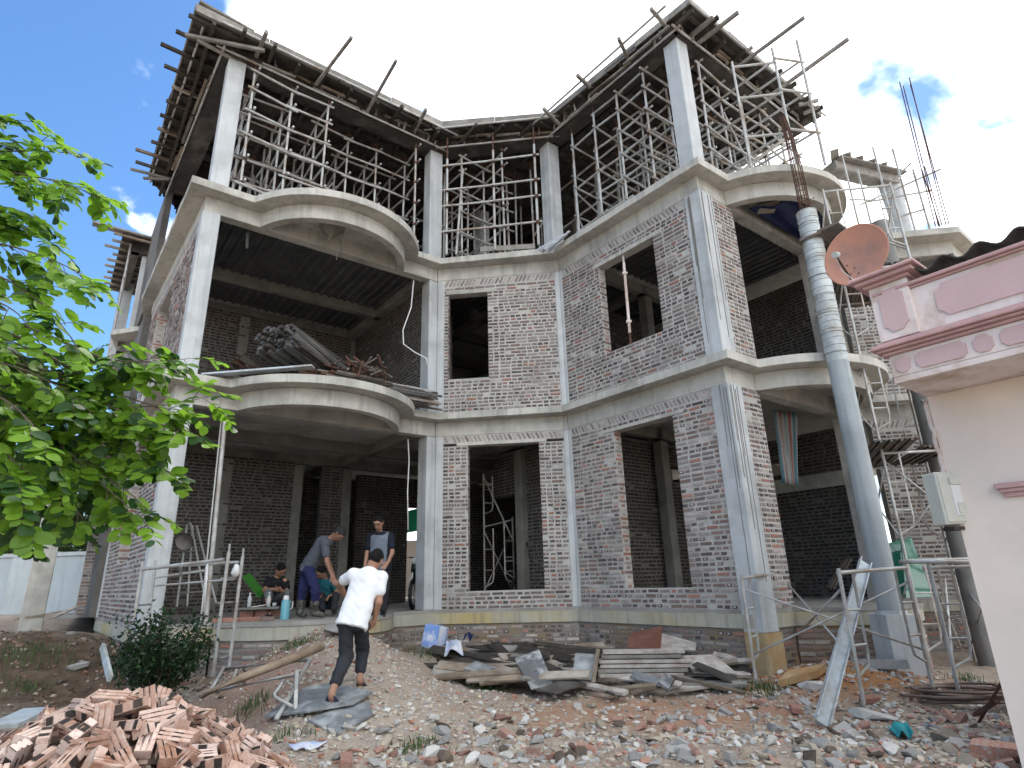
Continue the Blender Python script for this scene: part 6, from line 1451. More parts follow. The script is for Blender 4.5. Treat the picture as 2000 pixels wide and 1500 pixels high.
# coil of hose
hc = gp(1885, 1372); mb = MB(); pts = []
pm('hose_brown', (0.20, 0.145, 0.115), (0.15, 0.105, 0.085), 6, rough=0.6, bump=0.05)
for i in range(190):
    a = i * 0.235; r = 0.36 + 0.06 * math.sin(a * 0.37) + 0.02 * math.sin(i * 1.3); pts.append(hc + Vector((r * 1.45 * math.cos(a) + 0.05 * math.sin(a * 0.21), r * 0.9 * math.sin(a), 0.03 + 0.02 * (i / 34) + 0.01 * math.sin(a * 1.7))))
pts += [pts[-1] + Vector((0.15 * k, -0.05 * k, -0.01 * k)) for k in range(1, 5)]
tag(mb.path(pts, 0.016, 6).build('hose_coil', M['hose_brown'], org=hc, smooth=True), 'coil of brown hose lying at the right by the cream wall', 'hose')
# rusty tool and rag post at the lower right
p0, p1 = gp(1912, 1412), aty(1975, 1300, 6.0); rt = thing('rusty_bar', p0, 'rusty iron bar with a plate standing in the hose coil', 'iron bar')
MB().tube(p0, p1, 0.014, 6).build('bar', M['rust'], rt); MB().bar(p0.lerp(p1, 0.15) + Vector((-0.08, 0, 0)), p0.lerp(p1, 0.4) + Vector((0.06, 0, 0)), 0.09, 0.03).build('plate', M['rust'], rt)
for (u0, v0, u1, v1, lb, mt) in ((1515, 1238, 1540, 1342, None, None),): pass
for i, (u, v, w_) in enumerate(((1700, 1372, 0.1), (1555, 1395, 0.09))):
    q = gp(u, v, 0.03); tag(MB().box(q, (0.21, 0.1, 0.06), Matrix.Rotation(0.3 + i, 3, 'Z') @ Matrix.Rotation(0.2, 3, 'X')).build('loose_brick', M['brick_red'], org=q, bevel=0.004), ('red brick lying near the foot of the second low frame', 'red brick lying left of the steel channel')[i], 'brick')
# boards and clutter by the left earth bank
for i, (a, b, y0, y1, w_, m_, lb) in enumerate((((30, 1210), (145, 1190), 12.4, 12.8, 0.2, 'timber', 'brown plank on the earth bank in front of the pillar'), ((100, 1208), (150, 1185), 12.0, 12.6, 0.1, 'board_white', 'white plank end on the earth bank right of the pillar'), ((0, 1420), (75, 1385), 5.6, 6.2, 0.25, 'channel_paint', 'pale metal sheet at the left edge behind the brick heap'))):
    p, q = aty(*a, y0), aty(*b, y1); tag(MB().bar(p, q, w_, 0.03).build('plank', M[m_], org=p), lb, 'plank')
lump(150, 1310, 0.17, 7, 'stone_grey', 'pale grey rock on the dark earth left of the shrub', (1.2, 0.8, 0.6)); lump(140, 1240, 0.09, 2, 'stone_white', 'small white stone on the earth bank')

# ------------------------------------------------------------------ tufts of grass
def tuft(u, v, n, h, label, spread=0.12, mat='grass'):
    c = gp(u, v); mb = MB(); rr = random.Random(int(u + v))
    for i in range(n):
        x, y = c.x + rr.gauss(0, spread), c.y + rr.gauss(0, spread * 0.7); z = gz(x, y); a = rr.uniform(0, 6.28); l = h * rr.uniform(0.5, 1.2); d = Vector((math.cos(a), math.sin(a), 0)); w = Vector((-d.y, d.x, 0)) * 0.004
        b0 = Vector((x, y, z)); m1 = b0 + d * l * 0.25 + Vector((0, 0, l * 0.65)); t1 = b0 + d * l * 0.75 + Vector((0, 0, l * 0.85))
        mb.add([b0 - w, b0 + w, m1 + w * 0.8, m1 - w * 0.8, t1], [(0, 1, 2, 3), (3, 2, 4)])
    tag(mb.build('grass_tuft', M[mat], org=c), label, 'grass', kind='stuff')
tuft(855, 1285, 160, 0.16, 'grass tuft at the right edge of the ramp beside the carton', 0.22); tuft(955, 1350, 120, 0.10, 'grass tuft at the foot of the ramp'); tuft(1490, 1350, 170, 0.13, 'grass tuft at the foot of the first low frame', 0.16)
tuft(820, 1465, 110, 0.09, 'grass tuft in the rubble at the bottom centre'); tuft(575, 1265, 120, 0.12, 'grass tuft on the bank above the log'); tuft(490, 1385, 110, 0.12, 'weeds under the fallen scaffold frame'); tuft(580, 1440, 60, 0.08, 'grass tuft beside the plywood walkway')
tuft(60, 1290, 220, 0.22, 'weeds on the dark earth at the left', 0.35); tuft(40, 1350, 120, 0.14, 'low weeds at the left edge', 0.2); tuft(1890, 1330, 80, 0.12, 'grass tuft in the shade by the concrete footing')
# ------------------------------------------------------------------ foreground tree reaching in from the left
tr = thing('tree', (-4.6, 3.4, gz(-4.6, 3.4)), 'bright green leafy tree reaching in from the left edge', 'tree')
rng = random.Random(77)
base = Vector((-4.6, 3.4, gz(-4.6, 3.4))); fork = Vector((-4.3, 3.6, 1.2))
MB().path([base, base.lerp(fork, 0.5) + Vector((0.05, 0.03, 0)), fork], 0.1, 10, rr=[0.13, 0.10, 0.085]).build('trunk', M['bark'], tr, smooth=True)
# sprays: (start pixel, end pixel, depth start, depth end, droop, number of side shoots)
sprays = [((-60, 330), (195, 385), 3.9, 3.7, 0.06), ((-40, 300), (150, 300), 4.0, 3.9, 0.0), ((-60, 240), (40, 235), 3.8, 3.8, 0.0), ((-30, 290), (90, 275), 4.2, 4.1, 0.0),
          ((-60, 470), (185, 550), 3.7, 3.6, 0.05), ((-60, 520), (140, 660), 3.6, 3.6, 0.08), ((-40, 430), (110, 480), 4.0, 4.0, 0.04), ((-60, 400), (60, 420), 3.8, 3.8, 0.03), ((-60, 580), (60, 640), 3.4, 3.4, 0.05),
          ((-60, 700), (150, 780), 3.7, 3.8, 0.05), ((-60, 760), (110, 900), 3.6, 3.6, 0.1), ((-40, 660), (60, 720), 4.1, 4.1, 0.03), ((-60, 840), (60, 1000), 3.5, 3.5, 0.1),
          ((60, 760), (405, 775), 4.2, 4.0, -0.10), ((120, 740), (360, 840), 4.2, 4.0, -0.06), ((90, 780), (320, 915), 4.2, 4.1, -0.02), ((110, 740), (300, 700), 4.3, 4.2, 0.0), ((200, 700), (370, 700), 4.2, 4.1, -0.05),
          ((60, 800), (270, 1005), 4.1, 4.0, -0.05), ((80, 820), (250, 960), 4.2, 4.1, -0.03), ((20, 820), (160, 1010), 4.0, 4.0, 0.02), ((0, 780), (120, 940), 4.1, 4.1, 0.03),
          ((150, 760), (280, 870), 4.25, 4.15, 0.0), ((170, 740), (330, 800), 4.3, 4.2, -0.03), ((-60, 620), (30, 800), 3.9, 3.9, 0.06), ((10, 690), (130, 830), 4.1, 4.1, 0.02), ((-60, 560), (110, 560), 4.1, 4.1, 0.02),
          ((-60, 360), (100, 360), 4.1, 4.0, 0.03), ((-60, 640), (140, 730), 4.2, 4.2, 0.03), ((120, 730), (230, 690), 4.2, 4.2, 0.0), ((-60, 720), (90, 790), 4.3, 4.3, 0.03), ((-60, 800), (90, 850), 4.4, 4.4, 0.03), ((-40, 760), (180, 800), 4.6, 4.6, 0.02), ((-20, 800), (210, 880), 4.6, 4.6, 0.0), ((-40, 860), (150, 930), 4.6, 4.6, 0.0), ((0, 720), (140, 700), 4.6, 4.6, 0.0), ((-60, 900), (110, 1000), 4.6, 4.6, 0.02), ((-60, 980), (40, 1040), 4.5, 4.5, 0.02), ((60, 840), (260, 900), 4.6, 4.5, 0.0), ((-60, 680), (120, 690), 4.6, 4.6, 0.0)]
def leaf_shape():
    n = 7; up = []; dn = []
    pts = [(0, 0), (0.12, 0.22), (0.35, 0.36), (0.62, 0.35), (0.86, 0.22), (1.0, 0.0)]
    vs = [(x, y, 0.10 * y * 1.6 - 0.10 * x * x) for x, y in pts] + [(x, -y, 0.10 * y * 1.6 - 0.10 * x * x) for x, y in pts[1:-1]]
    mid = [(x, 0, -0.10 * x * x) for x, y in pts[1:-1]]
    V_ = vs + mid; k = len(pts); a = list(range(k)); b = [0] + list(range(k, k + 4)) + [k - 1]; c = [0] + list(range(k + 4, k + 8)) + [k - 1]
    f = []
    for i in range(k - 1):
        f.append(tuple(dict.fromkeys((c[i], c[i + 1], a[i + 1], a[i])))); f.append(tuple(dict.fromkeys((b[i], b[i + 1], c[i + 1], c[i]))))
    return V_, [x for x in f if len(x) > 2]
LV, LF = leaf_shape()
leaves = []          # (matrix, size, mat, camera distance)
tw = MB()
mats = ['leaf_bright', 'leaf_mid', 'leaf_deep']
def compound(p, d, L, bright):
    """a pinnate leaf: rachis with paired oval leaflets"""
    d = d.normalized(); n = int(max(4, L / 0.042)); pts = []; q = p.copy(); dd = d.copy()
    side = dd.cross(Vector((0, 0, 1)));
    if side.length < 0.1: side = Vector((1, 0, 0))
    side.normalize()
    for i in range(n + 1):
        pts.append(q.copy()); dd = (dd + Vector((0, 0, -0.10)) + side * rng.gauss(0, 0.03)).normalized(); q = q + dd * L / n
        if i < 1: continue
        s2 = dd.cross(Vector((0, 0, 1))); s2 = s2.normalized() if s2.length > 0.1 else side
        up = s2.cross(dd).normalized()
        for sg in (-1, 1):
            ld = (s2 * sg * 0.9 + dd * rng.uniform(0.15, 0.5) + up * rng.gauss(0.0, 0.3) - Vector((0, 0, 0.15))).normalized()
            ln = rng.uniform(0.070, 0.112) * (0.8 + 0.4 * math.sin(math.pi * min(1, i / n + 0.15)))
            nz_ = (up + Vector((rng.gauss(0, 0.25), rng.gauss(0, 0.25) - 0.25, 0.3))).normalized(); yv = nz_.cross(ld).normalized(); nz_ = ld.cross(yv)
            mt = Matrix((ld, yv, nz_)).transposed()
            r = rng.random(); m = 0 if r < bright else (1 if r < bright + (1 - bright) * 0.6 else 2)
            leaves.append((mt, ln, m, q.copy()))
    tw.path(pts, 0.0022, 4, rr=[0.0028] * (len(pts) - 1) + [0.001])
nodes = [Vector((-4.35 + 0.06 * k, 3.62 + 0.05 * k, 0.75 + 0.42 * k)) for k in range(7)]
tw.path([base.lerp(fork, 0.7)] + nodes, 0.05, 8, rr=[0.085, 0.075, 0.066, 0.057, 0.048, 0.038, 0.028, 0.016])
jobs = [(aty(*a, y0), aty(*b, y1), dr, b, y0, True) for (a, b, y0, y1, dr) in sprays]
for k in range(34):                       # the rest of the crown, outside the picture to the left
    n_ = nodes[k % 7]; an = rng.uniform(1.75, 4.9); L_ = rng.uniform(0.6, 1.25); q_ = n_ + Vector((math.cos(an) * L_, math.sin(an) * L_, rng.uniform(-0.35, 0.45)))
    if q_.x < -3.9: jobs.append((n_.copy(), q_, 0.05, (0, 600 if k % 3 else 800), 4.0, False))
for (p, q, dr, b, y0, att) in jobs:
    ctl = p.lerp(q, 0.5) + Vector((0, rng.uniform(-0.1, 0.1), dr * 2 + 0.02)); k = 9; pts = []
    for i in range(k + 1):
        t = i / k; pts.append(p * (1 - t) ** 2 + ctl * 2 * t * (1 - t) + q * t * t)
    tw.path(pts, 0.006, 5, rr=[0.009 - 0.007 * i / k for i in range(k + 1)])
    if att:
        nb = min(nodes, key=lambda n_: (n_ - p).length); tw.path([nb, nb.lerp(p, 0.5) + Vector((0, rng.uniform(-0.05, 0.05), 0.08)), p], 0.02, 6, rr=[0.022, 0.014, 0.009])
    L = (q - p).length; ns = max(4, int(L / 0.078)); br = 0.66 if b[1] < 690 else 0.42
    if y0 > 4.45: br = 0.10
    if 700 <= b[1] < 860 and b[0] > 200: br = 0.5
    for i in range(ns):
        t = (i + 0.5) / ns; j = min(k - 1, int(t * k)); c = pts[j].lerp(pts[j + 1], t * k - j); d = (pts[j + 1] - pts[j]).normalized()
        sd = d.cross(Vector((0, 1, 0))).normalized() * (1 if i % 2 else -1)
        cd = (d * 0.55 + Vector((rng.gauss(0, 0.45), rng.gauss(-0.1, 0.55), rng.gauss(-0.45 if b[1] > 690 else -0.15, 0.45)))).normalized()
        compound(c, cd, rng.uniform(0.14, 0.28), br)
    compound(pts[-1], (pts[-1] - pts[-2]), 0.2, br)
leaves.sort(key=lambda l: (l[3] - camp).length - 0.6 * (l[3].x > -3.2))
LM = []
for m in mats:
    mb = MB(); mb.add([Vector(v) for v in LV], LF); me = mb.mesh('leaflet', M[m], smooth=True); LM.append(me)
org = ORG[tr.name]
for (mt, ln, m, p) in leaves[:300]:
    o = bpy.data.objects.new('leaflet', LM[m]); COL.objects.link(o); o.parent = tr; o.matrix_local = Matrix.Translation(p - org) @ mt.to_4x4() @ Matrix.Diagonal((ln, ln, ln, 1))
mb = MB(); VS = []; base_i = 0; LVa = np.array(LV)
for (mt, ln, m, p) in leaves[300:]:
    VS.append((LVa * ln) @ np.array(mt).T + np.array(p)); mb.f += [tuple(i + base_i for i in f) for f in LF]; mb.m += [m] * len(LF); base_i += len(LV)
mb.v = np.concatenate(VS).tolist()
fo = mb.build('foliage', [M[x] for x in mats], tr, smooth=True); fo['kind'] = 'stuff'
tw.build('twigs', M['bark'], tr)
# ------------------------------------------------------------------ people: smooth bodies grown from joints
def surf_nets(F, org, h):
    s = F < 0; nx, ny, nz = F.shape; C = np.zeros((nx - 1, ny - 1, nz - 1, 3)); N_ = np.zeros((nx - 1, ny - 1, nz - 1))
    gi, gj, gk = np.meshgrid(np.arange(nx - 1), np.arange(ny - 1), np.arange(nz - 1), indexing='ij'); base = np.stack([gi, gj, gk], -1).astype(float)
    cor = [(a, b, c) for a in (0, 1) for b in (0, 1) for c in (0, 1)]
    sl = lambda o: (slice(o[0], nx - 1 + o[0]), slice(o[1], ny - 1 + o[1]), slice(o[2], nz - 1 + o[2]))
    for o in cor:
        for ax in range(3):
            if o[ax]: continue
            q = list(o); q[ax] = 1; A, B = F[sl(o)], F[sl(tuple(q))]; m = (A < 0) != (B < 0)
            t = np.where(m, A / np.where(A - B == 0, 1, A - B), 0)
            p = base + np.array(o); p[..., ax] += t
            C += np.where(m[..., None], p, 0); N_ += m
    ok = N_ > 0; idx = -np.ones(ok.shape, int); idx[ok] = np.arange(ok.sum()); V_ = (C[ok] / N_[ok][:, None]) * h + np.array(org)
    faces = []
    for ax in range(3):
        sl0 = [slice(1, -1)] * 3; sl0[ax] = slice(0, -1); sl1 = [slice(1, -1)] * 3; sl1[ax] = slice(1, None)
        a, b = s[tuple(sl0)], s[tuple(sl1)]; I = np.argwhere(a != b); 
        if len(I) == 0: continue
        fl = a[tuple(I.T)]; off = np.ones(3, int); off[ax] = 0; I = I + off
        u, v = [(1, 2), (2, 0), (0, 1)][ax]; du = np.zeros(3, int); du[u] = 1; dv_ = np.zeros(3, int); dv_[v] = 1
        q = [idx[tuple((I - du - dv_).T)], idx[tuple((I - dv_).T)], idx[tuple(I.T)], idx[tuple((I - du).T)]]
        Q = np.stack(q, 1); Q = np.where(fl[:, None], Q, Q[:, ::-1]); faces.append(Q[(Q >= 0).all(1)])
    return V_, (np.concatenate(faces) if faces else np.zeros((0, 4), int))
def smin(a, b, k):
    h = np.clip(0.5 + 0.5 * (b - a) / k, 0, 1); return b * (1 - h) + a * h - k * h * (1 - h)
class Sdf:
    def __init__(s): s.p = []; s.cuts = []
    def cap(s, a, b, r1, r2=None, k=0.03, sq=None): s.p.append(('c', np.array(a, float), np.array(b, float), r1, r1 if r2 is None else r2, k, sq)); return s
    def ell(s, c, rad, k=0.03, rot=None): s.p.append(('e', np.array(c, float), np.array(rad, float), rot, 0, k, None)); return s
    def cut(s, p, n): s.cuts.append((np.array(p, float), np.array(n, float) / np.linalg.norm(n))); return s      # keep the side n points away from
    def eval(s, X):
        d = None
        for q in s.p:
            if q[0] == 'c':
                _, a, b, r1, r2, k, sq = q; ab = b - a; L2 = max(1e-9, ab @ ab); t = np.clip(((X - a) @ ab) / L2, 0, 1); e = np.linalg.norm(X - a - t[..., None] * ab, axis=-1) - (r1 + (r2 - r1) * t)
            else:
                _, c, rad, rot, _, k, _ = q; Y = X - c
                if rot is not None: Y = Y @ rot
                n = np.linalg.norm(Y / rad, axis=-1); g = np.linalg.norm(Y / rad ** 2, axis=-1); e = n * (n - 1) / np.maximum(g, 1e-6)
            d = e if d is None else smin(d, e, k)
        for p, n in s.cuts: d = np.maximum(d, (X - p) @ n)
        return d
    def mesh(s, h, wr=0.0, seed=0.0, lim=None):
        lo = np.min([np.minimum(q[1] - max(q[3], q[4]), q[2] - max(q[3], q[4])) if q[0] == 'c' else q[1] - q[2].max() for q in s.p], 0) - 3 * h
        hi = np.max([np.maximum(q[1] + max(q[3], q[4]), q[2] + max(q[3], q[4])) if q[0] == 'c' else q[1] + q[2].max() for q in s.p], 0) + 3 * h
        if lim is not None: lo, hi = np.maximum(lo, lim[0]), np.minimum(hi, lim[1])
        n = np.ceil((hi - lo) / h).astype(int) + 1
        g = np.stack(np.meshgrid(*[lo[i] + np.arange(n[i]) * h for i in range(3)], indexing='ij'), -1); F = s.eval(g)
        if wr: F = F + wr * (np.sin(g[..., 0] * 31 + g[..., 2] * 23 + seed) * np.sin(g[..., 2] * 37 - g[..., 1] * 19 + seed * 2) + 0.7 * np.sin(g[..., 2] * 70 + g[..., 0] * 18 + 3 * np.sin(g[..., 0] * 25 + seed)))
        return surf_nets(F, lo, h)
def add_mesh(parts, name, mats, parent, kind=None):
    V_ = np.concatenate([p[0] for p in parts]); off = 0; fs = []
    for v, f in parts: fs.append(f + off); off += len(v)
    fs = np.concatenate(fs); o = np.array(ORG[parent.name])
    me = bpy.data.meshes.new(name); me.from_pydata((V_ - o).tolist(), [], fs.tolist()); me.materials.append(M[mats]); me.polygons.foreach_set('use_smooth', [True] * len(me.polygons))
    ob = bpy.data.objects.new(name, me); COL.objects.link(ob); ob.parent = parent; ORG[ob.name] = ORG[parent.name].copy()
    return ob
pm('skin', (0.36, 0.20, 0.135), (0.32, 0.17, 0.11), 12, rough=0.5, bump=0.05, spec=0.4); pm('skin_dark', (0.25, 0.13, 0.085), (0.21, 0.105, 0.07), 12, rough=0.5, bump=0.05, spec=0.4)
pm('hair', (0.006, 0.0055, 0.0055), (0.010, 0.009, 0.009), 40, rough=0.75, bump=0.6, bscale=120, spec=0.15); pm('hair_grey', (0.04, 0.04, 0.04), (0.014, 0.014, 0.014), 60, rough=0.75, bump=0.6, bscale=120, spec=0.15)
pm('cotton_white', (0.78, 0.80, 0.83), (0.72, 0.74, 0.78), 5, rough=0.85, bump=0.15, bscale=25); pm('trouser_charcoal', (0.030, 0.033, 0.040), (0.022, 0.024, 0.03), 6, rough=0.85, bump=0.2, bscale=40)
pm('shirt_grey', (0.085, 0.095, 0.115), (0.065, 0.072, 0.088), 30, rough=0.9, bump=0.2, bscale=40); pm('trouser_blue', (0.018, 0.022, 0.085), (0.013, 0.016, 0.06), 6, rough=0.85, bump=0.2)
pm('boot_camo', (0.075, 0.075, 0.06), (0.03, 0.03, 0.026), 18, rough=0.8, bump=0.1, c3=(0.14, 0.135, 0.12), scale3=14); pm('vest_grey', (0.16, 0.19, 0.235), (0.13, 0.155, 0.195), 6, rough=0.85, bump=0.15)
pm('polo_navy', (0.012, 0.015, 0.028), (0.009, 0.011, 0.02), 6, rough=0.85, bump=0.1); pm('shirt_black', (0.008, 0.008, 0.010), (0.012, 0.012, 0.014), 6, rough=0.9, bump=0.1); pm('shirt_teal', (0.010, 0.10, 0.13), (0.008, 0.08, 0.10), 6, rough=0.85, bump=0.1)
pm('shorts_grey', (0.13, 0.14, 0.15), (0.10, 0.11, 0.12), 6, rough=0.9, bump=0.15); pm('sandal', (0.06, 0.06, 0.11), (0.04, 0.04, 0.08), 6, rough=0.6, bump=0.05); pm('black_shoe', (0.012, 0.012, 0.013), None, 6, rough=0.5, bump=0.05)
def nv(v): v = np.array(v, float); return v / np.linalg.norm(v)
def hand(el, wr, tip_dir, spread_dir, curl, flip=1):
    """palm with four bent fingers of unequal length and a thumb from its side"""
    d = nv(tip_dir); s = nv(np.array(spread_dir) - np.dot(spread_dir, d) * d); n = np.cross(d, s) * flip; wr = np.array(wr); S_ = Sdf()
    S_.cap(wr - d * 0.05, wr + d * 0.02, 0.027, 0.028, 0.02)
    for x in (-0.026, -0.009, 0.009, 0.026): S_.cap(wr + d * 0.015 + s * x * 0.7, wr + d * 0.085 + s * x, 0.015, 0.0125, 0.014)
    for i, (x, L) in enumerate(((-0.029, 0.068), (-0.010, 0.080), (0.010, 0.076), (0.028, 0.058))):
        p = wr + d * 0.088 + s * x; c = curl * (0.85 + 0.12 * i); d1 = nv(d * math.cos(c * 0.6) + n * math.sin(c * 0.6) + s * x * 2); d2 = nv(d * math.cos(c * 1.5) + n * math.sin(c * 1.5)); d3 = nv(d * math.cos(c * 2.1) + n * math.sin(c * 2.1))
        S_.cap(p, p + d1 * L * 0.45, 0.0098, 0.009, 0.006); S_.cap(p + d1 * L * 0.45, p + d1 * L * 0.45 + d2 * L * 0.32, 0.009, 0.0082, 0.005); S_.cap(p + d1 * L * 0.45 + d2 * L * 0.32, p + d1 * L * 0.45 + d2 * L * 0.32 + d3 * L * 0.25, 0.0082, 0.0072, 0.005)
    t0 = wr + d * 0.025 - s * 0.03; t1 = t0 + nv(d * 0.7 - s * 0.6 + n * 0.35) * 0.042; t2 = t1 + nv(d * 0.9 - s * 0.15 + n * 0.5) * 0.032
    S_.cap(t0, t1, 0.014, 0.011, 0.012); S_.cap(t1, t2, 0.0105, 0.0085, 0.006)
    return S_.mesh(0.0048)
def person(label, base, J, face, skin, hair, shirt, trouser, shirt_hem=0.0, sleeve=0.5, leg_end=0.95, shoe=None, scale=1.0, sitting=False, trunk=1.0, extra=None, handdirs=None, sh_wr=0.004, hairback=False, curls=(0.5, 0.5), loose=1.0):
    """J: joint name -> world point. l/r sides, face: unit direction the face looks"""
    th = thing('person', base, label, 'person'); J = {k: np.array(v, float) for k, v in J.items()}; k = scale; f = nv(face)
    up = nv(J['head'] - J['neck']); f = nv(f - np.dot(f, up) * up); sd = np.cross(f, up)            # sd: person's right... as seen
    body = Sdf(); hc = J['head']
    body.ell(hc + up * 0.02 * k, (0.076 * k, 0.097 * k, 0.105 * k), 0.02, np.stack([sd, f, up], 1)); body.ell(hc - up * 0.05 * k + f * 0.025 * k, (0.056 * k, 0.064 * k, 0.062 * k), 0.03, np.stack([sd, f, up], 1))
    body.cap(hc + f * 0.098 * k + up * 0.012 * k, hc + f * 0.112 * k - up * 0.018 * k, 0.010 * k, 0.014 * k, 0.012)                    # nose
    body.cap(hc + f * 0.084 * k - up * 0.052 * k - sd * 0.016 * k, hc + f * 0.084 * k - up * 0.052 * k + sd * 0.016 * k, 0.011 * k, None, 0.008)   # lips
    body.cap(hc + f * 0.088 * k + up * 0.040 * k - sd * 0.035 * k, hc + f * 0.088 * k + up * 0.040 * k + sd * 0.035 * k, 0.010 * k, None, 0.012)   # brow
    for s in (-1, 1): body.cap(hc + sd * s * 0.080 * k + up * 0.022 * k - f * 0.01 * k, hc + sd * s * 0.079 * k - up * 0.018 * k - f * 0.004 * k, 0.014 * k, 0.011 * k, 0.006)
    body.cap(hc - up * 0.06 * k - f * 0.015 * k, J['neck'], 0.052 * k, 0.056 * k, 0.03)
    hipc = (J['lhip'] + J['rhip']) / 2; shc = (J['lsho'] + J['rsho']) / 2
    body.cap(J['neck'], shc, 0.055 * k, 0.06 * k, 0.02); body.cap(shc, hipc, 0.075 * k * trunk, 0.075 * k * trunk, 0.03)
    arms = {}
    for s in 'lr':
        body.cap(J[s + 'sho'], J[s + 'elb'], 0.045 * k, 0.038 * k, 0.015); body.cap(J[s + 'elb'], J[s + 'wri'], 0.039 * k, 0.026 * k, 0.015)
        body.cap(J[s + 'hip'], J[s + 'kne'], 0.07 * k, 0.052 * k, 0.02); m = J[s + 'kne'] * 0.68 + J[s + 'ank'] * 0.32
        body.cap(J[s + 'kne'], m, 0.052 * k, 0.054 * k, 0.03); body.cap(m, J[s + 'ank'], 0.054 * k, 0.034 * k, 0.02)
        body.cap(J[s + 'ank'] - np.array((0, 0, 0.03)), J[s + 'toe'] * 0.35 + J[s + 'ank'] * 0.65 - np.array((0, 0, 0.035)), 0.034 * k, 0.036 * k, 0.02); body.cap(J[s + 'ank'] - np.array((0, 0, 0.035)), J[s + 'toe'], 0.034 * k, 0.026 * k, 0.02)
    parts = [body.mesh(0.0125)]
    for i, s in enumerate('lr'):
        dft = J[s + 'wri'] - J[s + 'elb']; hd = (handdirs or {}).get(s, (dft, f)); parts.append(hand(J[s + 'elb'], J[s + 'wri'], hd[0], hd[1], curls[i], 1 if s == 'l' else -1))
    add_mesh(parts, 'body', skin, th)
    # eyes
    if not hairback:
        mb = MB()
        for s in (-1, 1): mb.lathe([(0.001, 0.006), (0.010, 0.002), (0.013, -0.004)], Vector(hc + sd * s * 0.031 * k + f * 0.089 * k + up * 0.021 * k), 8, Matrix(frame_from(Vector(f))).transposed())
        mb.build('eyes', M['black_shoe'], th)
    H = Sdf(); H.ell(hc + up * 0.028 * k - f * 0.008 * k, (0.082 * k, 0.101 * k, 0.108 * k), 0.02, np.stack([sd, f, up], 1)); H.cut(hc + up * 0.045 * k + f * 0.05 * k, -up * 1.0 + f * 0.95 if not hairback else -up * 0.75 + f * 0.9)
    H.cut(hc - up * (0.075 if hairback else 0.035) * k, -up + f * 0.25)
    add_mesh([H.mesh(0.009, 0.002, 1.0)], 'hair', hair, th)
    # shirt
    T = Sdf(); lat = nv(J['rsho'] - J['lsho']); ax = nv(shc - hipc); fr = np.cross(lat, ax)
    T.cap(J['lsho'] + ax * 0.01, J['rsho'] + ax * 0.01, 0.068 * k, None, 0.05); T.cap(J['neck'] - ax * 0.03, shc, 0.075 * k, 0.10 * k, 0.05)
    w2 = 0.075 * k * trunk
    T.cap(shc - ax * 0.02, hipc, 0.112 * k * trunk, 0.118 * k * trunk, 0.06)
    for sx in (-1, 1):
        T.cap(shc - ax * 0.08 + lat * sx * w2 * 1.05, hipc + ax * 0.12 + lat * sx * w2 * 0.9, 0.108 * k * trunk, 0.105 * k * trunk * loose, 0.05); T.cap(hipc + ax * 0.12 + lat * sx * w2 * 0.9, hipc - ax * 0.13 + lat * sx * w2 * 0.95, 0.108 * k * trunk * loose, 0.128 * k * trunk * loose, 0.04)
    for s in 'lr':
        e = J[s + 'sho'] * (1 - sleeve) + J[s + 'elb'] * sleeve; T.cap(J[s + 'sho'], e, 0.070 * k, 0.066 * k, 0.04)
    T.cut(hipc - ax * (0.02 + shirt_hem), -ax * 1.0); T.cut(J['neck'] + ax * 0.012, ax)
    for s in 'lr':
        da = nv(J[s + 'elb'] - J[s + 'sho']); e = J[s + 'sho'] * (1 - sleeve) + J[s + 'elb'] * sleeve
    sm_ = T.mesh(0.0125, sh_wr, 1.3 + base[0])
    add_mesh([sm_], 'shirt', shirt, th)
    # trousers
    P_ = Sdf(); P_.cap(J['lhip'] + ax * 0.04, J['rhip'] + ax * 0.04, 0.066 * k, None, 0.04); P_.cap(J['lhip'] - ax * 0.03, J['rhip'] - ax * 0.03, 0.088 * k, None, 0.04)
    for s in 'lr':
        P_.cap(J[s + 'hip'] * 0.93 + J[s + 'kne'] * 0.07, J[s + 'kne'], 0.088 * k, 0.073 * k, 0.035)
        if leg_end > 0: e = J[s + 'kne'] * (1 - leg_end) + J[s + 'ank'] * leg_end; P_.cap(J[s + 'kne'], e, 0.074 * k, 0.062 * k, 0.03)
    add_mesh([P_.mesh(0.0125, 0.0045, 2.1 + base[0])], 'trousers', trouser, th)
    if shoe:
        for s in 'lr':
            Z = Sdf(); a, t = J[s + 'ank'], J[s + 'toe']; dn = np.array((0, 0, 0.04))
            if shoe[1] == 'boot': Z.cap(J[s + 'kne'] * 0.42 + a * 0.58, a, 0.078 * k, 0.056 * k, 0.03); Z.cap(a - dn * 0.6, t, 0.050 * k, 0.042 * k, 0.03)
            elif shoe[1] == 'shoe': Z.cap(a - dn * 0.9, t, 0.043 * k, 0.036 * k, 0.02); Z.cap(a - dn * 0.5, a - dn, 0.042 * k, None, 0.02)
            else:
                q = nv(t - a); Z.ell((a + t) / 2 - np.array((0, 0, 0.052)) + (t - a) * 0.03, (0.052, 0.145, 0.013), 0.01, np.stack([np.cross(nv(np.array((q[0], q[1], q[2]))), (0, 0, 1)), q, np.cross(np.cross(q, (0, 0, 1)), q)], 1))
            add_mesh([Z.mesh(0.011)], {'boot': 'boot', 'shoe': 'shoe'}.get(shoe[1], 'sandal'), shoe[0], th)
    if extra: extra(th, J, hc, f, up, sd, k, T)
    return th
A_ = lambda u, v, y: tuple(aty(u, v, y))
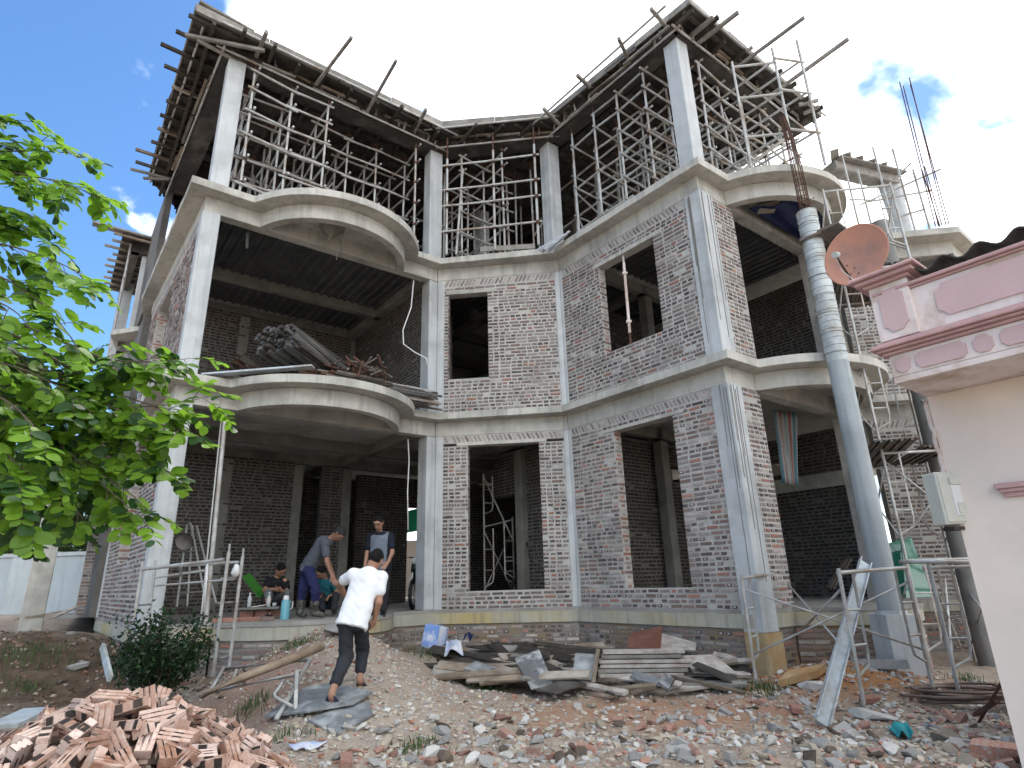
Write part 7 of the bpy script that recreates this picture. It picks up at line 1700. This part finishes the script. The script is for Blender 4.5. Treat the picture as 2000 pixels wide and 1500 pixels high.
# walking man seen from behind
person('man in white T-shirt and dark cropped trousers walking up the ramp', tuple(gp(680, 1365)), dict(head=A_(733, 1094, 7.02), neck=A_(724, 1112, 6.98), lsho=A_(690, 1124, 6.95), rsho=A_(744, 1129, 6.93), lelb=A_(660, 1140, 7.15), lwri=A_(678, 1168, 7.3), relb=A_(740, 1176, 6.85), rwri=A_(731, 1210, 6.95),
       lhip=A_(676, 1207, 6.78), rhip=A_(705, 1211, 6.78), lkne=A_(676, 1283, 6.82), lank=A_(648, 1352, 6.50), ltoe=A_(655, 1376, 6.62), rkne=A_(708, 1268, 7.10), rank=A_(703, 1322, 6.98), rtoe=A_(712, 1335, 7.18)),
       (0.25, 0.95, -0.1), 'skin', 'hair', 'cotton_white', 'trouser_charcoal', shirt_hem=0.07, sleeve=0.55, leg_end=0.72, shoe=('sandal', 'sandal'), hairback=True, trunk=0.90, loose=1.06, sh_wr=0.002, scale=0.97, curls=(0.6, 0.55))
# bending man
person('man in grey shirt, blue trousers and camouflage boots bending on the porch', tuple(aty(602, 1207, 10.15)), dict(head=A_(661, 1043, 10.1), neck=A_(645, 1053, 10.12), lsho=A_(634, 1061, 9.94), rsho=A_(628, 1058, 10.3), lelb=A_(639, 1099, 9.88), lwri=A_(649, 1126, 9.85), relb=A_(640, 1094, 10.4), rwri=A_(650, 1120, 10.4),
       lhip=A_(603, 1112, 10.05), rhip=A_(597, 1110, 10.28), lkne=A_(617, 1156, 9.98), lank=A_(613, 1194, 10.05), ltoe=A_(630, 1201, 9.98), rkne=A_(592, 1152, 10.2), rank=A_(585, 1194, 10.25), rtoe=A_(594, 1201, 10.1)),
       (0.85, -0.15, -0.5), 'skin_dark', 'hair_grey', 'shirt_grey', 'trouser_blue', shirt_hem=0.02, sleeve=0.6, leg_end=0.5, shoe=('boot_camo', 'boot'), scale=0.98)
# standing man in the vest
def vest(th, J, hc, f, up, sd, k, T):
    T2 = Sdf(); T2.p = [(*q[:3], q[3] + 0.010, q[4] + 0.010, *q[5:]) if q[0] == 'c' else q for q in T.p[:7]]; T2.cuts = list(T.cuts)
    shc = (J['lsho'] + J['rsho']) / 2; lat = nv(J['rsho'] - J['lsho'])
    for s in (-1, 1): T2.cut(shc + lat * s * 0.155, lat * s)
    T2.cut(J['neck'] - up * 0.0, up)
    add_mesh([T2.mesh(0.0125, 0.002)], 'vest', 'vest_grey', th)
    fr = nv(np.array((-0.05, -1, 0))); c = shc - up * 0.10
    mb = MB(); p = Vector(c + fr * 0.150); mb.add([p + Vector((-0.035, 0, 0.16)), p + Vector((0.035, 0, 0.16)), p + Vector((0.0, -0.012, -0.02))], [(0, 2, 1)]); mb.build('open_neck', M['polo_navy'], th)
    q = Vector(c + fr * 0.158 + np.array((0.075, 0.005, 0.0)))
    MB().add([q + Vector((-0.016, 0, -0.012)), q + Vector((0.002, -0.002, -0.022)), q + Vector((0.018, 0, 0.014)), q + Vector((0.004, -0.002, 0.026))], [(0, 1, 2, 3)]).build('chest_emblem', M['white_plastic'], th)
    MB().box(q + Vector((-0.008, 0, -0.036)), (0.05, 0.004, 0.007)).build('chest_lettering', M['white_plastic'], th)
    for s in (-1, 1): MB().box(Vector(c + fr * 0.152 + np.array((0.075 * s, 0.01, -0.17))), (0.10, 0.02, 0.10)).build('pocket', M['vest_grey'], th, bevel=0.008)
    mb = MB(); e = Vector(hc + f * 0.103 + up * 0.02)
    for s in (-1, 1): mb.path([e + Vector(sd) * (s * 0.033) + Vector(sd) * (0.024 * math.cos(a)) + Vector(up) * (0.017 * math.sin(a)) for a in np.linspace(0, 6.28, 11)[:-1]], 0.0028, 5, closed=True)
    mb.tube(e + Vector(sd) * -0.01, e + Vector(sd) * 0.01, 0.003, 5); mb.build('glasses', M['black_shoe'], th)
person('man in grey vest and glasses standing on the porch', tuple(aty(738, 1203, 10.8)), dict(head=A_(739, 1022, 10.72), neck=A_(741, 1040, 10.8), lsho=A_(762, 1049, 10.8), rsho=A_(724, 1049, 10.8), lelb=A_(766, 1080, 10.72), lwri=A_(757, 1099, 10.55), relb=A_(717, 1080, 10.8), rwri=A_(713, 1103, 10.68),
       lhip=A_(753, 1107, 10.82), rhip=A_(735, 1107, 10.82), lkne=A_(752, 1152, 10.78), lank=A_(749, 1192, 10.85), ltoe=A_(748, 1202, 10.55), rkne=A_(732, 1152, 10.78), rank=A_(730, 1192, 10.88), rtoe=A_(724, 1201, 10.6)),
       (-0.15, -0.9, -0.42), 'skin', 'hair', 'polo_navy', 'trouser_charcoal', shirt_hem=0.05, sleeve=0.62, leg_end=0.96, shoe=('black_shoe', 'shoe'), extra=vest, scale=1.0, handdirs={'l': ((-0.5, -0.3, -0.7), (0.7, 0, -0.5)), 'r': ((0, -0.2, -1), (0, -1, 0))})
# seated man in black
person('man in black T-shirt sitting low beside the tea table', tuple(aty(520, 1190, 11.0)), dict(head=A_(548, 1113, 10.85), neck=A_(541, 1128, 10.95), lsho=A_(556, 1134, 10.9), rsho=A_(525, 1136, 10.95), lelb=A_(561, 1158, 10.7), lwri=A_(552, 1155, 10.5), relb=A_(517, 1152, 10.72), rwri=A_(538, 1151, 10.5),
       lhip=A_(536, 1176, 11.0), rhip=A_(522, 1177, 11.0), lkne=A_(560, 1160, 10.6), lank=A_(556, 1192, 10.45), ltoe=A_(562, 1197, 10.3), rkne=A_(525, 1160, 10.55), rank=A_(523, 1192, 10.45), rtoe=A_(528, 1198, 10.25)),
       (0.8, -0.55, -0.05), 'skin', 'hair', 'shirt_black', 'shorts_grey', shirt_hem=0.03, sleeve=0.6, leg_end=0.25, shoe=('sandal', 'sandal'), scale=0.93)
st = aty(527, 1190, 11.0); st.z = 0.0; tag(MB().prism([(st.x + x, st.y + y) for x, y in ((-0.13, -0.1), (0.13, -0.1), (0.13, 0.12), (-0.13, 0.12))], 0.0, 0.12).build('low_stool', M['timber'], org=st, bevel=0.01), 'low wooden stool under the seated man in black', 'stool')
# seated man in teal, half hidden behind the bending man
person('man in teal T-shirt sitting behind the bending man', tuple(aty(640, 1192, 11.2)), dict(head=A_(629, 1118, 11.1), neck=A_(634, 1132, 11.2), lsho=A_(652, 1138, 11.15), rsho=A_(620, 1138, 11.25), lelb=A_(657, 1158, 11.0), lwri=A_(645, 1164, 10.8), relb=A_(613, 1160, 11.1), rwri=A_(622, 1166, 10.85),
       lhip=A_(645, 1178, 11.25), rhip=A_(632, 1178, 11.25), lkne=A_(655, 1165, 10.85), lank=A_(653, 1190, 10.7), ltoe=A_(652, 1196, 10.5), rkne=A_(628, 1165, 10.85), rank=A_(630, 1190, 10.7), rtoe=A_(626, 1196, 10.5)),
       (-0.6, -0.75, -0.1), 'skin', 'hair', 'shirt_teal', 'trouser_charcoal', shirt_hem=0.03, sleeve=0.6, leg_end=0.95, shoe=('black_shoe', 'shoe'), scale=0.93)
# motorbikes parked inside
def motorbike(c, ang, paint, label):
    th = thing('motorbike', c, label, 'motorbike'); c = Vector(c); R_ = Matrix.Rotation(ang, 3, 'Z'); W = lambda x, y, z: c + R_ @ Vector((x, y, z))
    for x in (-0.6, 0.62):
        w = MB().path([W(x + 0.27 * math.cos(a), 0, 0.29 + 0.27 * math.sin(a)) for a in np.linspace(0, 6.28, 25)[:-1]], 0.038, 8, closed=True).build('wheel', M['black_shoe'], th, smooth=True)
        for i in range(6): MB().tube(W(x, 0, 0.29), W(x + 0.25 * math.cos(i * 1.047), 0, 0.29 + 0.25 * math.sin(i * 1.047)), 0.008, 5).build('spoke', M['aluminium'], w)
    MB().path([W(-0.75, 0, 0.72), W(-0.3, 0, 0.76), W(0.02, 0, 0.72)], 0.09, 8, rr=[0.06, 0.10, 0.08]).build('seat', M['black_shoe'], th, smooth=True)
    MB().path([W(-0.7, 0, 0.55), W(-0.2, 0, 0.5), W(0.15, 0, 0.42), W(0.42, 0, 0.75), W(0.45, 0, 0.95)], 0.09, 8, rr=[0.07, 0.12, 0.12, 0.12, 0.08]).build('fairing', M[paint], th, smooth=True)
    for s in (-1, 1): MB().tube(W(0.45, 0.06 * s, 0.8), W(0.62, 0.06 * s, 0.3), 0.02, 6).build('fork', M['aluminium'], th)
    MB().path([W(0.32, -0.33, 1.02), W(0.42, -0.12, 1.0), W(0.42, 0.12, 1.0), W(0.32, 0.33, 1.02)], 0.016, 6).build('handlebar', M['dark_metal'], th, smooth=True)
    for s in (-1, 1):
        MB().path([W(0.36, 0.26 * s, 1.02), W(0.38, 0.3 * s, 1.2)], 0.006, 5).build('mirror_stalk', M['dark_metal'], th); MB().lathe([(0.001, 0.01), (0.05, 0.008), (0.055, 0), (0.001, -0.012)], W(0.38, 0.31 * s, 1.24), 12, R_ @ Matrix.Rotation(1.57, 3, 'Y')).build('mirror', M['black_shoe'], th, smooth=True)
    MB().lathe([(0.001, 0.09), (0.06, 0.07), (0.08, 0.0), (0.06, -0.05)], W(0.52, 0, 0.93), 12, R_ @ Matrix.Rotation(1.57, 3, 'Y')).build('headlight', M['white_plastic'], th, smooth=True)
pm('paint_black', (0.01, 0.01, 0.011), None, 5, rough=0.25, bump=0, spec=0.6); pm('paint_red', (0.22, 0.02, 0.015), None, 5, rough=0.25, bump=0, spec=0.6)
motorbike(tuple(v3(aty(822, 1165, 13.2), 0.0)), R(-95), 'paint_black', 'black motorbike half hidden behind the slim column beside the porch')
motorbike(tuple(v3(aty(1075, 1165, 13.6), 0.0)), R(160), 'paint_red', 'red motorbike parked inside behind the left window')
# scaffold, green net and bright yard glimpsed through the house
nf = thing('ladder_scaffold', v3(aty(960, 1160, 14.2), 0.0), 'scaffold frame standing inside behind the left ground-floor window', 'scaffold')
hframe(nf, aty(947, 1160, 14.2), aty(1005, 1160, 14.6), 0.0, 1.75); hframe(nf, aty(947, 1160, 14.2), aty(1005, 1160, 14.6), 1.75, 1.2); xbrace(nf, aty(947, 1160, 14.2).xy, aty(1000, 1160, 15.2).xy, 0.3, 1.6)
stl = thing('stair_ladder', v3(aty(1050, 1160, 14.0), 0.0), 'steel ladder leaning inside behind the left ground-floor window', 'ladder')
la, lb_ = aty(1012, 985, 14.6), aty(1062, 1075, 14.2)
for dx in (0.0, 0.3): MB().tube(la + Vector((dx, 0, 0)), lb_ + Vector((dx, 0, -0.3)), 0.02, 6).build('rail', M['galv'], stl)
for i in range(6): q = la.lerp(lb_, i / 6); MB().tube(q, q + Vector((0.3, 0, -0.02)), 0.014, 6).build('rung', M['galv'], stl)
pm('green_net', (0.06, 0.42, 0.26), (0.05, 0.35, 0.22), 5, rough=0.7, bump=0.1, trans=0.4)
cloth('green_net', aty(790, 1000, 24), aty(825, 990, 24), aty(825, 1035, 24), aty(790, 1042, 24), 10, 8, 0.05, 2, 'green_net', 'green safety net glimpsed through the house behind the porch', 'net')
yw = thing('yard_wall', (-5, 27, -0.5), 'white yard wall glimpsed through the house', 'wall'); MB().prism([(-9, 27), (1, 27), (1, 27.2), (-9, 27.2)], -1.2, 2.2).build('wall', M['cream'], yw); MB().prism([(-9, 26.94), (1, 26.94), (1, 27.26), (-9, 27.26)], 2.201, 2.3).build('coping', M['cream'], yw)
